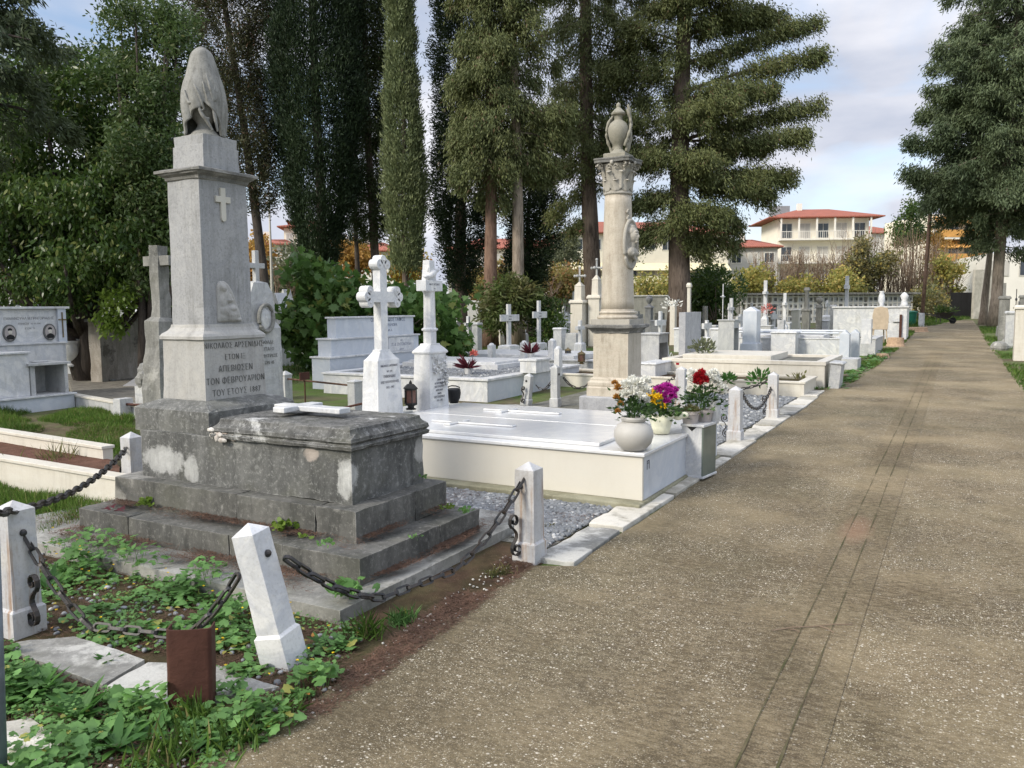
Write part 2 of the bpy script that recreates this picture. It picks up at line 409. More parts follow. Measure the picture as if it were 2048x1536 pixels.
M['maple'] = leafmat('maple_leaf', (.075,.16,.035), (.14,.23,.06), (.22,.25,.06), .4, .45, 1.2, .06)
M['weed'] = leafmat('mallow_leaf', (.11,.235,.06), (.19,.36,.11), (.38,.38,.10), .4, .5, 3, .02)
M['weeddark'] = leafmat('dock_leaf', (.06,.16,.035), (.11,.24,.05), None, .4, .45, 3)
M['grass'] = leafmat('grass_blade', (.09,.18,.03), (.16,.26,.05), (.28,.26,.11), .4, .5, .7, .07)
M['drygrass'] = leafmat('dry_grass_blade', (.25,.22,.10), (.14,.18,.05), None, .4, .6, 2)
M['needle'] = leafmat('needle_litter', (.085,.048,.032), (.14,.078,.05), None, 0, .8, 3)
M['yellow'] = leafmat('autumn_leaf', (.42,.33,.06), (.26,.26,.07), (.40,.20,.05), .35, .6, .4, .25)
M['orange'] = leafmat('orange_autumn_leaf', (.48,.24,.06), (.42,.30,.08), None, .35, .6, .4)
M['ygreen'] = leafmat('yellow_green_leaf', (.34,.32,.08), (.20,.22,.07), (.44,.34,.10), .35, .6, .4, .25)
M['greyleaf'] = leafmat('olive_grey_leaf', (.14,.16,.09), (.20,.21,.12), None, .3, .6)
M['redleaf'] = leafmat('burgundy_leaf', (.10,.018,.03), (.17,.04,.05), None, .25, .4)
M['twig'] = leafmat('bare_twig', (.17,.12,.085), (.26,.19,.13), None, 0, .8)
M['petalw'] = leafmat('white_petal', (.85,.84,.78), (.80,.80,.72), None, .25, .5, dk=.12)
M['petaly'] = leafmat('yellow_petal', (.85,.60,.02), (.80,.52,.02), None, .25, .5, dk=.12)
M['petalp'] = leafmat('magenta_petal', (.52,.04,.36), (.42,.03,.30), None, .25, .5, dk=.12)
M['petalr'] = leafmat('red_petal', (.42,.012,.02), (.30,.01,.02), None, .25, .5, dk=.12)
M['petalo'] = leafmat('dry_orange_petal', (.55,.28,.06), (.40,.18,.04), None, .25, .6)
M['pink'] = leafmat('coral_petal', (.70,.22,.18), (.6,.15,.12), None, .25, .6)
M['pebble'] = leafmat('blue_grey_pebble', (.15,.16,.17), (.25,.26,.27), (.42,.42,.41), 0, .6, 6, .06)
M['chips'] = leafmat('marble_chips', (.34,.34,.33), (.20,.20,.19), None, 0, .7, 6)
M['glass'] = plain('window_glass', (.05,.06,.075), .08, .2, 1, .6)
M['lglass'] = plain('lantern_glass', (.16,.07,.05), .15, .2, 3, .6)
M['wallcream'] = plain('cream_render', (.80,.74,.60), .85, .06, .6)
M['wallwhite'] = plain('white_render', (.76,.73,.66), .85, .05, .6)
M['wallgrey'] = plain('grey_render', (.50,.48,.44), .85, .06, .6)
M['wallyel'] = plain('yellow_render', (.84,.79,.66), .85, .05, .6)
M['awning'] = plain('cream_awning', (.78,.70,.46), .85, .06, 3)
M['orangeaw'] = plain('orange_awning', (.66,.34,.10), .85, .1, 3)
M['greysheet'] = plain('grey_cladding', (.26,.28,.30), .6, .1, 2)
M['green'] = plain('green_plastic', (.02,.17,.10), .5, .1)
M['chair'] = plain('beige_plastic', (.52,.42,.30), .6, .1)
M['sign'] = plain('teal_sign', (.10,.30,.32), .5, .1)
M['stump'] = barkmat('cut_stump', (.22,.14,.09), (.42,.30,.20), 1)
M['carpaint'] = plain('silver_paint', (.42,.43,.45), .3, .05, 1, .6, .3)
M['rubber'] = plain('rubber', (.02,.02,.02), .8)
def roofmat():
    k = NT('red_roof_tile'); v = k.co()
    wv = k.n('ShaderNodeTexWave', wave_type='BANDS', bands_direction='X'); wv.inputs['Scale'].default_value = 1.2; k.l(v, wv.inputs['Vector'])
    c = k.mix(k.ramp(k.noise(v, 1.5, 5), [(.35, 0), (.7, 1)]), (.36,.12,.08), (.27,.10,.07)); c = k.mix(k.math('MULTIPLY', wv.outputs['Fac'], .3), c, (.15,.06,.045))
    k.bump(wv.outputs['Fac'], .5, .05); return k.done(c, .85, .2)
M['roof'] = roofmat()
def pathmat(nm='exposed_aggregate_path', fl=1.0):
    k = NT(nm); v = k.co(rand=False)
    c = k.mix(k.ramp(k.noise(v, .9, 6, .6), [(.36, 0), (.66, 1)]), (.155,.118,.068), (.255,.202,.122))
    c = k.mix(k.math('MULTIPLY', k.ramp(k.noise(v, .55, 5, .7), [(.46, 0), (.66, 1)]), .55), c, (.135,.120,.065))
    c = k.mix(k.math('MULTIPLY', k.ramp(k.noise(k.co((1,.35,1),False), 3.2, 6, .7), [(.50, 0), (.66, 1)]), .4), c, (.10,.082,.058))
    g1 = k.noise(k.co((.55,1.3,1),False), 34, 6, .8); g2 = k.noise(v, 120, 4, .8)
    c = k.mix(k.math('MULTIPLY', k.ramp(g1, [(.40, 1), (.52, 0)]), .62), c, (.055,.040,.024))
    c = k.mix(k.math('MULTIPLY', k.ramp(g1, [(.52, 0), (.66, 1)]), .45), c, (.40,.34,.235))
    c = k.mix(k.math('MULTIPLY', k.ramp(g2, [(.44, 1), (.52, 0)]), .55), c, (.045,.034,.022))
    wr = k.n('ShaderNodeSeparateXYZ'); k.l(v, wr.inputs[0]); wn_ = k.noise(k.co((1,.25,1),False), 1.6, 5, .65)
    side = k.math('ADD', wr.outputs['X'], k.math('MULTIPLY', k.math('SUBTRACT', wn_, .5), 2.4))
    c = k.mix(k.math('MULTIPLY', k.ramp(k.math('MULTIPLY', k.math('ADD', side, 2.3), .3), [(.05, 1), (.55, 0)]), .38), c, (.085,.075,.048))     # damp mossy side
    c = k.mix(k.math('MULTIPLY', k.ramp(k.noise(v, .45, 4, .6), [(.48, 0), (.62, 1)]), .35), c, (.36,.285,.17))
    if nm == 'trench_patch':
        sb = k.n('ShaderNodeVectorMath', operation='SUBTRACT'); k.l(v, sb.inputs[0]); sb.inputs[1].default_value = (-.60, 6.1, .05)
        dv_ = k.n('ShaderNodeVectorMath', operation='DIVIDE'); k.l(sb.outputs[0], dv_.inputs[0]); dv_.inputs[1].default_value = (.13, .45, 5)
        le = k.n('ShaderNodeVectorMath', operation='LENGTH'); k.l(dv_.outputs[0], le.inputs[0])
        c = k.mix(k.ramp(k.math('ADD', le.outputs['Value'], k.math('MULTIPLY', k.math('SUBTRACT', g1, .5), 1.2)), [(.3, .42), (1, 0)]), c, (.27,.145,.095))
    def flecks(scale, thr, rad, amt, colr, c, seed):
        vo = k.n('ShaderNodeTexVoronoi'); vo.inputs['Scale'].default_value = scale
        mm = k.n('ShaderNodeMapping'); mm.inputs['Location'].default_value = (seed, seed, 0); mm.inputs['Scale'].default_value = (1, 1.25, 1); k.l(v, mm.inputs['Vector']); k.l(mm.outputs[0], vo.inputs['Vector'])
        sp = k.n('ShaderNodeSeparateColor'); k.l(vo.outputs['Color'], sp.inputs[0])
        pick = k.math('GREATER_THAN', sp.outputs[0], thr); rad2 = k.math('MULTIPLY', sp.outputs[1], rad)
        near = k.math('LESS_THAN', vo.outputs['Distance'], rad2)
        dens = k.ramp(k.noise(v, 1.7, 5, .7), [(.36, .15), (.58, 1)])
        return k.mix(k.math('MULTIPLY', k.math('MULTIPLY', pick, near), k.math('MULTIPLY', dens, amt*fl)), c, colr)
    c = flecks(105, .45, .42, .85, (.62,.57,.44), c, 0)
    c = flecks(170, .40, .5, .65, (.47,.42,.32), c, 3.3)
    c = flecks(64, .80, .42, .9, (.74,.69,.58), c, 7.7)
    c = flecks(120, .6, .55, .6, (.07,.055,.04), c, 5.1)
    k.bump(g1, .9, .012)
    return k.done(c, .9, .15)
M['path'] = pathmat(); M['trench'] = pathmat('trench_patch', .35)
def soilmat(name='soil', a=(.055,.035,.024), b=(.10,.065,.042), g=(.07,.09,.03), gf=.5, peb=True, big=1.1):
    k = NT(name); v = k.co(rand=False)
    c = k.mix(k.ramp(k.noise(v, 6, 7, .7), [(.38, 0), (.62, 1)]), a, b)
    c = k.mix(k.math('MULTIPLY', k.ramp(k.noise(v, big, 6, .65), [(.42, 0), (.6, 1)]), gf), c, g)
    c = k.mix(k.math('MULTIPLY', k.ramp(k.noise(v, 90, 4, .8), [(.62, 0), (.68, 1)]), .6), c, (.35,.32,.27))
    k.bump(k.noise(v, 45, 7, .8), .9, .02)
    return k.done(c, .95, .1)
M['soil'] = soilmat()
M['ground'] = soilmat('grassy_ground', (.09,.075,.045), (.14,.12,.075), (.085,.14,.03), .9, big=.5)
def sidewalk(): return None

# ---------------------------------------------------------------- leaves, blades, sprays
def npmesh(name, V, F, mat, parent=None, smooth=False):
    """V (n,3) float, F (m,k) int: fast mesh from numpy"""
    me = bpy.data.meshes.new(name); m, k = F.shape
    me.vertices.add(len(V)); me.vertices.foreach_set('co', V.astype(np.float32).ravel())
    me.loops.add(m*k); me.loops.foreach_set('vertex_index', F.astype(np.int32).ravel())
    me.polygons.add(m); me.polygons.foreach_set('loop_start', (np.arange(m)*k).astype(np.int32))
    me.polygons.foreach_set('loop_total', np.full(m, k, np.int32))
    if smooth: me.polygons.foreach_set('use_smooth', np.ones(m, bool))
    me.update(calc_edges=True); me.materials.append(mat)
    o = bpy.data.objects.new(name, me); col.objects.link(o)
    if parent: o.parent = parent
    return o
def unit(a): return a/np.maximum(np.linalg.norm(a, axis=1, keepdims=True), 1e-9)
SHAPES = {
    'kite': [(0,0), (.5,.45), (0,1), (-.5,.45)],
    'leaf': [(0,0), (.42,.3), (.42,.62), (0,1), (-.42,.62), (-.42,.3)],
    'blade': [(-.5,0), (.5,0), (.3,.6), (0,1), (-.3,.6)],
    'spray': [(-.1,0), (.1,0), (.55,.4), (.18,.5), (.38,.8), (0,1), (-.38,.8), (-.18,.5), (-.55,.4)],
}
def _star(lobes, deep, off=.5):
    pts = []
    for i in range(lobes*2):
        a = -PI/2 + 2*PI*i/(lobes*2) + (0 if True else 0); r = .5 if i % 2 else deep*.5
        pts.append((r*math.cos(a), off + r*math.sin(a)))
    return pts
SHAPES['mallow'] = [(0,.38)] + [(.5*s*math.sin(a), .5 - .5*s*math.cos(a)) for a, s in [(.5,.95),(.85,1.0),(1.2,.84),(1.6,1.0),(1.95,.86),(2.35,1.05),(2.75,.9),(3.14,1.05),(3.53,.9),(3.93,1.05),(4.33,.86),(4.68,1.0),(5.08,.84),(5.43,1.0),(5.78,.95)]]
SHAPES['maple'] = [(0,.15),(.22,.05),(.25,.2),(.5,.28),(.36,.45),(.48,.62),(.24,.62),(.17,.78),(0,1.05),(-.17,.78),(-.24,.62),(-.48,.62),(-.36,.45),(-.5,.28),(-.25,.2),(-.22,.05)]
def leaves(name, C, D, Ln, W, mat, parent=None, shape='kite', rng=None, Nrm=None, curl=.0):
    """a leaf-shaped polygon per centre C, pointing along D, length Ln, width W"""
    rng = rng or np.random.default_rng(1); n = len(C); D = unit(D)
    if Nrm is None: Nrm = rng.normal(size=(n, 3))
    S = unit(np.cross(D, Nrm)); U = np.cross(S, D)
    sh = np.array(SHAPES[shape]); k = len(sh); Ln = np.broadcast_to(Ln, (n,)); W = np.broadcast_to(W, (n,))
    V = C[:, None, :] + D[:, None, :]*(sh[None, :, 1:2]*Ln[:, None, None]) + S[:, None, :]*(sh[None, :, 0:1]*W[:, None, None])
    if curl: V += U[:, None, :]*((np.abs(sh[None, :, 0:1])*.9 - (sh[None, :, 1:2]**2)*.5)*curl*W[:, None, None])
    V = V.reshape(-1, 3); Fc = np.arange(n*k).reshape(n, k)
    return npmesh(name, V, Fc, mat, parent)
def inpoly(X, Y, poly):
    ins = np.zeros(len(X), bool); j = len(poly)-1
    for i in range(len(poly)):
        xi, yi = poly[i]; xj, yj = poly[j]
        c = ((yi > Y) != (yj > Y)) & (X < (xj-xi)*(Y-yi)/((yj-yi) if yj != yi else 1e-9) + xi); ins ^= c; j = i
    return ins
def scatter(poly, n, rng):
    P_ = np.array(poly); lo = P_.min(0); hi = P_.max(0); xs = []; ys = []; t = 0
    while t < n:
        X = rng.uniform(lo[0], hi[0], n*2); Y = rng.uniform(lo[1], hi[1], n*2); k = inpoly(X, Y, poly); xs.append(X[k]); ys.append(Y[k]); t += k.sum()
        if k.sum() == 0: break
    return np.concatenate(xs)[:n], np.concatenate(ys)[:n]
def grass(name, poly, n, h, label, seed=1, mat='grass', wd=.006, z=0, holes=(), clump=.0, kind='stuff', cat='grass'):
    rng = np.random.default_rng(seed); X, Y = scatter(poly, n, rng)
    if clump:
        f = np.array([mnoise.noise(Vector((x*clump, y*clump, seed))) for x, y in zip(X, Y)]); k = f > -.12; X, Y, f = X[k], Y[k], f[k]
        hs = .6 + np.clip(f, -.1, .5)*1.6
    else: hs = np.ones(len(X))
    for hx0, hx1, hy0, hy1 in holes:
        k = ~((X > hx0) & (X < hx1) & (Y > hy0) & (Y < hy1)); X, Y, hs = X[k], Y[k], hs[k]
    m = len(X); Z = z + SL*np.minimum(Y, 75)
    D = np.stack([rng.normal(0, .38, m), rng.normal(0, .38, m), np.ones(m)], 1)
    return tag(leaves(name, np.stack([X, Y, Z], 1), D, rng.uniform(.5, 1.2, m)*h*hs, wd, M[mat], None, 'blade', rng, curl=4), label, cat, kind=kind)
M['kerb'] = oldstone('worn_marble_kerb', (.26,.245,.205), (.44,.42,.37), (.64,.61,.54), .7, patch=.48, stain=(.30,.27,.20))
M['warmlit'] = marble('sun_warmed_marble', (.72,.68,.59), (.58,.56,.50), .3, .15, (.40,.36,.28), rough=.35, vd=(.4,.4,1.5))  # white marble with the warmth of the sun mixed into its colour
M['mirror'] = plain('dark_glossy_panel', (.16,.19,.16), .08, .2, 2, .8)
M['gravel'] = soilmat('grey_gravel_fill', (.12,.115,.10), (.24,.235,.21), (.10,.10,.06), .3)
M['soil2'] = soilmat('brown_litter_soil', (.10,.05,.035), (.16,.085,.06), (.09,.06,.04), .3)
M['lid2'] = oldstone('lichen_slab', (.11,.10,.085), (.22,.20,.165), (.33,.31,.26), .5)
M['plasterpale'] = oldstone('stained_render', (.36,.34,.29), (.50,.47,.40), (.60,.57,.50), .5)
M['laurelpale'] = leafmat('mid_green_leaf', (.055,.10,.028), (.11,.155,.052), (.20,.22,.09), .35, .4, .9, .05, .4)
M['ygleaf'] = leafmat('fresh_laurel_leaf', (.13,.22,.03), (.22,.30,.06), None, .4, .35, 2)
M['cypb'] = leafmat('olive_cypress_foliage', (.050,.055,.026), (.080,.085,.038), (.13,.075,.045), .2, .6, .7, .08)
M['deodark2'] = leafmat('grey_green_conifer_spray', (.080,.115,.055), (.14,.175,.085), None, .2, .6, .5)
M['yellow2'] = leafmat('dull_golden_leaf', (.30,.24,.07), (.22,.21,.08), (.34,.19,.08), .35, .6, .4, .2)
M['ygreen2'] = leafmat('green_brown_leaf', (.09,.15,.035), (.14,.12,.05), None, .35, .5, 1.2)
M['ygreen3'] = leafmat('loose_olive_leaf', (.16,.18,.07), (.22,.18,.09), (.34,.27,.08), .35, .5, .6, .15)

M['groundslab'] = oldstone('ground_slab_stone', (.15,.148,.135), (.27,.265,.24), (.46,.45,.41), .5, patch=.54)
M['kerbchip'] = plain('white_chip', (.55,.53,.48), .7, .1)

def cheststone():
    m = oldstone('blackened_chest_stone', (.06,.061,.058), (.15,.15,.142), (.50,.50,.47), .35, patch=.64)
    t = m.node_tree; b = t.nodes['Principled BSDF']; src = b.inputs['Base Color'].links[0].from_socket
    k = NT.__new__(NT); k.m = m; k.t = t; k.b = b
    v = k.co(rand=False); nz = k.noise(v, 7, 9, .78); n3 = k.noise(k.co((1,1,.3), False), 14, 8, .8); cur = src
    for (c, r, col_) in (((-.88,-.27,.60),(.26,.2,.105),(.50,.50,.48)), ((-.60,-.27,.56),(.09,.2,.10),(.46,.46,.44)), ((.77,-.27,.62),(.075,.10,.15),(.60,.60,.57)), ((.50,-.27,.745),(.075,.2,.05),(.44,.38,.33)), ((.80,.44,.68),(.10,.06,.10),(.46,.45,.42))):
        s_ = k.n('ShaderNodeVectorMath', operation='SUBTRACT'); k.l(v, s_.inputs[0]); s_.inputs[1].default_value = c
        d = k.n('ShaderNodeVectorMath', operation='DIVIDE'); k.l(s_.outputs[0], d.inputs[0]); d.inputs[1].default_value = r
        ln = k.n('ShaderNodeVectorMath', operation='LENGTH'); k.l(d.outputs[0], ln.inputs[0])
        f = k.ramp(k.math('ADD', ln.outputs['Value'], k.math('MULTIPLY', k.math('SUBTRACT', nz, .5), 1.7)), [(.40, .95), (.80, .7), (.98, 0)])
        cur = k.mix(k.math('MULTIPLY', f, k.ramp(n3, [(.30, .45), (.55, 1)])), cur, tuple(x*.86 for x in col_))
    k.l(cur, b.inputs['Base Color']); return m
M['chest'] = cheststone()
M['bouquetgreen'] = leafmat('bouquet_leaf', (.035,.08,.02), (.07,.13,.035), None, .3, .4, 3)
# ---------------------------------------------------------------- ground, path, kerb
def sheet(name, xs, ys, mat, z, kind='structure', jit=None):
    mb = MB(); nx, ny = len(xs), len(ys)
    vs = [(x if jit is None else jit(i, x, y), y, gz(y) + z) for y in ys for i, x in enumerate(xs)]
    fs = [(j*nx+i, j*nx+i+1, (j+1)*nx+i+1, (j+1)*nx+i) for j in range(ny-1) for i in range(nx-1)]
    mb.add(vs, fs); return tag(mb.build(name, mat), kind=kind)
sheet('ground', [-400, -60, -20, 0, 20, 60, 400], [-60, 0, 20, 40, 75, 120, 600], M['ground'], 0)
def pj(i, x, y):
    n = mnoise.noise(Vector((y*.9, i*5, 0)))*.05 + mnoise.noise(Vector((y*3.7, i*5, 2)))*.025
    if i == 0: return x + n
    return x - .008*max(0, y-10) + n*1.5
sheet('path', [-2.30, 1.05], [-8 + .12*i for i in range(600)], M['path'], .014, jit=lambda i, x, y: (pj(i, x, y) + (.26 if 4.45 < y < 14.2 and i == 0 else 0)))
MS = plain('damp_joint', (.12,.098,.060), .9, .2, 9, .1, 0, .5, (.05,.055,.022))
k_ = M['patch'] = soilmat('trench_patch', (.165,.130,.088), (.235,.195,.138), (.15,.13,.075), .6, big=2.2)
sheet('drain_strip', [-.725, -.365], [-8 + .15*i for i in range(240)], M['trench'], .018, jit=lambda i, x, y: x - .0035*y + mnoise.noise(Vector((y*.8, (-.735 if i == 0 else -.365)*9, 1)))*.006)
for nm, x0 in (('path_joint', -.628), ('path_joint', -.498)):
    sheet(nm, [x0, x0+.0045], [-8 + .10*i for i in range(330)], MS, .022, jit=lambda i, x, y, x0=x0: x - .0035*y + mnoise.noise(Vector((y*.8, x0*9, 1)))*.006 + (i-.5)*.011*mnoise.noise(Vector((y*5, x0, 4))))
sheet('soil', [-9, -2.26], [-6, 5.3], M['soil'], .004)
rk = random.Random(3)
y = 4.46
while y < 14.3:
    l_ = rk.uniform(.75, 1.25); x0 = -2.33 + rk.uniform(-.01, .01); x1 = -2.04 + rk.uniform(-.03, .015); h_ = rk.uniform(.028, .045)
    mb = MB(); mb.prism([(x0, y), (x1, y + rk.uniform(-.02, .05)), (x1 + rk.uniform(-.02, .02), y+l_-.02), (x0, y+l_-.012)], gz(y)-.03, gz(y)+h_, 'z')
    k1 = rough_up(mb.build('kerb', M['paving'] if rk.random() < .35 else M['kerb'] if 'kerb' in M else M['paving'], bevel=.006), .12, .007, 6, .012, seed=y)
    tag(k1, kind='structure'); y += l_
# needle litter lying between the kerbs and the plots
# ---------------------------------------------------------------- the blackened tomb with its veiled-urn stele
T = thing('stele_tomb', 'tall grey stele with a veiled urn, rising from blackened stone steps in the left foreground', 'tomb', (-4.0, 4.0, 0))
def tb(name, x0, x1, y0, y1, z0, z1, mat, bev=.006, cuts=.09, amp=.006, edge=.006, par=None, label=None, split=()):
    mb = MB(); g = .0035; xs = [x0] + [q for q in split if x0 < q < x1] + [x1]; ym = y0 + (y1-y0)*.62
    if not split: mb.box(x0+4, x1+4, y0-4, y1-4, z0, z1)
    for i, (a, b) in enumerate(zip(xs, xs[1:])):
        if not split: break
        if i == len(xs)-2: mb.box(a+4+g, b+4, y0-4, ym-4-g, z0, z1); mb.box(a+4+g, b+4, ym-4+g, y1-4, z0, z1-.002)
        else: mb.box(a+4+(g if i else 0), b+4-g, y0-4, y1-4, z0, z1-.0015*(i % 2))
    o = mb.build(name, M[mat], par or T); rough_up(o, cuts, amp, 5, edge, seed=x0*3+z0)
    if label: o['label'] = label
    return o
tb('ground_slab', -6.1, -2.74, 3.10, 5.25, -.05, .105, 'groundslab', cuts=.14, amp=.008)
tb('lower_step', -5.40, -2.87, 3.42, 4.70, .10, .268, 'oldlight', split=(-4.86,-3.9,-3.45))
tb('upper_step', -5.28, -3.066, 3.628, 4.585, .264, .464, 'oldlight', split=(-4.05,-3.38))
tb('tomb_chest', -5.12, -3.185, 3.742, 4.485, .460, .800, 'chest', cuts=.07)
lid = MB(); cx_, cy_ = (-4.36-3.155)/2+4, (3.71+4.515)/2-4; hx, hy = (4.36-3.155)/2, (4.515-3.71)/2
lid.loft([(hx-.02,hy-.02,.792),(hx,hy,.80),(hx+.004,hy+.004,.822),(hx-.012,hy-.012,.832),(hx+.002,hy+.002,.848),(hx-.004,hy-.004,.872),(hx-.03,hy-.03,.892),(hx-.04,hy-.04,.905),(hx-.045,hy-.045,.925),(hx-.08,hy-.08,.935)], cx_, cy_)
lo = lid.build('moulded_lid', M['lid'], T); rough_up(lo, .05, .003, 9, .008, 4)
cr = MB(); cr.M = Matrix.Translation((0, 0, 0))
def lying_cross(cx, cy, z0, z1, L_, A_, w_, mirror=1):
    h = w_/2; h0 = -L_/2; h1 = L_/2; c = h0 + L_*.30   # head towards -X
    return [(h0,-h),(h0,h),(c-h,h),(c-h,A_/2),(c+h,A_/2),(c+h,h),(h1,h),(h1,-h),(c+h,-h),(c+h,-A_/2),(c-h,-A_/2),(c-h,-h)]
cross = MB(); pl = lying_cross(0,0,0,0,.60,.36,.105); ang = R(-2)
pl = [(x*math.cos(ang)-y_*math.sin(ang), x*math.sin(ang)+y_*math.cos(ang)) for x, y_ in pl]
cross.prism(pl, 0, .036, 'z')
co_ = cross.build('marble_cross', M['white'], bevel=.006); co_.location = (-3.80, 4.075, gz(4.1)+.934-.030); rough_up(co_, .06, .002, 8)
co_.location.z = gz(4.08)+.936
tag(co_, 'plain white marble cross lying flat on the blackened tomb lid', 'cross')
bx = MB(); ox, oy = -4.815+4, 4.165-4
bx.loft([(.385,.405,.792),(.385,.405,.955),(.36,.38,.972),(.235,.30,1.015)], ox, oy)
rough_up(bx.build('stele_base', M['old'], T), .08, .005, 5, .006, 2)
pd = MB(); pd.loft([(.222,.283,1.008),(.222,.283,1.030),(.216,.277,1.20),(.212,.272,1.432),(.228,.289,1.440),(.228,.289,1.462),(.216,.276,1.480),(.190,.248,1.500),(.176,.232,1.522),(.172,.228,1.545)], ox, oy)
ped = rough_up(pd.build('inscribed_pedestal', M['pedestal'], T), .10, .003, 5, .003, 3)
sh = MB(); sh.loft([(.166,.222,1.535),(.160,.212,2.555)], ox, oy); rough_up(sh.build('shaft', M['shaft'], T), .12, .0025, 4, .004, 4)
cn = MB(); cn.loft([(.166,.218,2.552),(.172,.224,2.558),(.176,.228,2.575),(.205,.25,2.592),(.212,.256,2.600),(.232,.268,2.604),(.232,.268,2.622),(.19,.23,2.634)], ox, oy)
rough_up(cn.build('cornice', M['cornice'], T), .1, .002, 6, .004, 5)
bk = MB(); bk.loft([(.158,.162,2.63),(.156,.160,2.80)], ox, oy); bk.loft([(.150,.150,2.797),(.150,.150,2.868)], ox, oy)
rough_up(bk.build('top_block', M['shaft'], T), .1, .003, 6, .004, 6)
# inscription on the pedestal
text('inscription', [('ΝΙΚΟΛΑΟΣ ΑΡΣΕΝΙΔΗΣ', .058), ('ΕΤΩΝ ΙΞ', .058), ('ΑΠΕΒΙΩΣΕΝ', .066), ('ΤΟΝ ΦΕΒΡΟΥΑΡΙΟΝ', .066), ('ΤΟΥ ΕΤΟΥΣ 1887', .066)], .062, M['letter'], T, faceX(ox+.2160, oy+.0, 1.375) @ Matrix.Rotation(R(-1.2), 4, 'X'), .0022, leading=1.36, sx=.80, thin=-.0016, sp=1.08)
# inlaid cross on the shaft, rounded foot
ic = MB(); zc = 2.42
pts = [(-.022,zc+.09),(.022,zc+.09),(.022,zc+.030),(.066,zc+.030),(.066,zc-.014),(.022,zc-.014),(.022,zc-.120)] + [(.022*math.cos(a), zc-.125-.022*math.sin(a)) for a in [i*PI/6 for i in range(1,6)]] + [(-.022,zc-.120),(-.022,zc-.014),(-.066,zc-.014),(-.066,zc+.030),(-.022,zc+.030)]
ic.prism([(oy-.015+a, b) for a, b in pts], ox+.155, ox+.176, 'x')
ib = ic.build('inlaid_cross', marble('pale_cross_marble', (.66,.63,.54), (.5,.47,.4), .3, .2), T, bevel=.003)
# relief of a mourning seated figure with bowed head
rl = MB()
arch = [(-.105,1.56),(.115,1.56),(.100,1.63),(.068,1.70),(.04,1.775),(.0,1.83),(-.035,1.852),(-.075,1.85),(-.098,1.825),(-.105,1.79)]
rl.prism([(oy+a, b) for a, b in arch], ox+.150, ox+.176, 'x')
def B(y_, z_, ry, rz_, rx=.022, x_=.175): rl.ball((ox+x_, oy+y_, z_), (rx, ry, rz_), 10, 8)
B(-.045,1.800,.024,.028,.026); B(-.062,1.812,.022,.026,.018); B(-.03,1.745,.032,.05); B(-.052,1.70,.034,.06); B(.0,1.735,.018,.022); B(-.015,1.715,.05,.016,.024)
B(-.04,1.64,.05,.045,.028); B(.02,1.655,.05,.024,.030); B(.058,1.62,.02,.05,.028); B(.02,1.595,.07,.03,.022); B(.075,1.575,.03,.014,.03); B(-.05,1.60,.04,.04,.018)
for i in range(6): rl.tube([(ox+.195-.004*i, oy-.05+.018*i, 1.66), (ox+.197, oy-.02+.018*i, 1.61), (ox+.186, oy-.015+.02*i, 1.572)], .006, 5)
remesh(rl.build('mourner_relief', M['pedestal'], T), .0065, 1)
# veiled urn
ur = MB(); 
ur.loft([(.118,.118,2.864),(.118,.118,2.885)], ox, oy)
ur.lathe([(.10,2.882),(.095,2.905),(.06,2.935),(.05,2.965),(.062,2.985),(.10,3.03),(.118,3.09),(.120,3.15),(.105,3.22),(.09,3.28),(.07,3.33),(.0,3.36)], 20, ox, oy)
remesh(ur.build('urn_body', M['veil'], T), .012, 2)
ve = MB(); n = 72; rows = [(.0,3.500),(.026,3.496),(.048,3.480),(.060,3.455),(.072,3.41),(.086,3.36),(.102,3.30),(.122,3.245),(.136,3.18),(.143,3.10),(.142,3.03),(.136,2.97),(.130,2.92),(.128,2.885)]
vs = []; fs = []; use = {}
rz_ = [r_[1] for r_ in rows][::-1]; rr0 = [r_[0] for r_ in rows][::-1]; NR = 26
for i in range(NR+1):
    for kx in range(n):
        a = 2*PI*kx/n; d = abs(math.degrees((a - R(-50) + PI) % (2*PI) - PI)); sgn = (a - R(-50) + PI) % (2*PI) - PI
        hem = 2.885 + (.20*max(0, 1-d/64.)**.6*(1.15 if sgn > 0 else .9) if d < 64 else 0) + .006*math.sin(a*9)
        z0 = 3.5 - (3.5-hem)*(i/NR)**.85; r0 = float(np.interp(z0, rz_, rr0)); t = min(1, (3.5-z0)/.5)
        fold = .96 + t*(.17*abs(math.sin(a*3.5+1.0+z0*1.4))**.55 - .13) + .05*t*math.sin(a*9+z0*12) + .02*math.sin(a*5+z0*20)
        vs.append((ox + r0*fold*math.cos(a), oy + r0*fold*math.sin(a), z0))
for i in range(NR):
    for kx in range(n): fs.append((i*n+kx, i*n+(kx+1) % n, (i+1)*n+(kx+1) % n, (i+1)*n+kx))
ve.add(vs, fs); vo = ve.build('veil', M['veil'], T, smooth=True)
sm = vo.modifiers.new('solid', 'SOLIDIFY'); sm.thickness = .018; sm.offset = 1; s2 = vo.modifiers.new('sub', 'SUBSURF'); s2.levels = 1; s2.render_levels = 2
fr = MB()
def swag(a0, a1, z0, z1, sag, r=.142, th=.013):
    pts = []
    for i in range(13):
        t = i/12; a = R(a0+(a1-a0)*t); zz = z0+(z1-z0)*t - sag*math.sin(PI*t); rr = r + .006 + (.0 if zz < 3.2 else -(zz-3.2)*.35)
        pts.append((ox+rr*math.cos(a), oy+rr*math.sin(a), zz))
    fr.tube(pts, [th*(.6+.5*math.sin(PI*i/12)) for i in range(13)], 6)
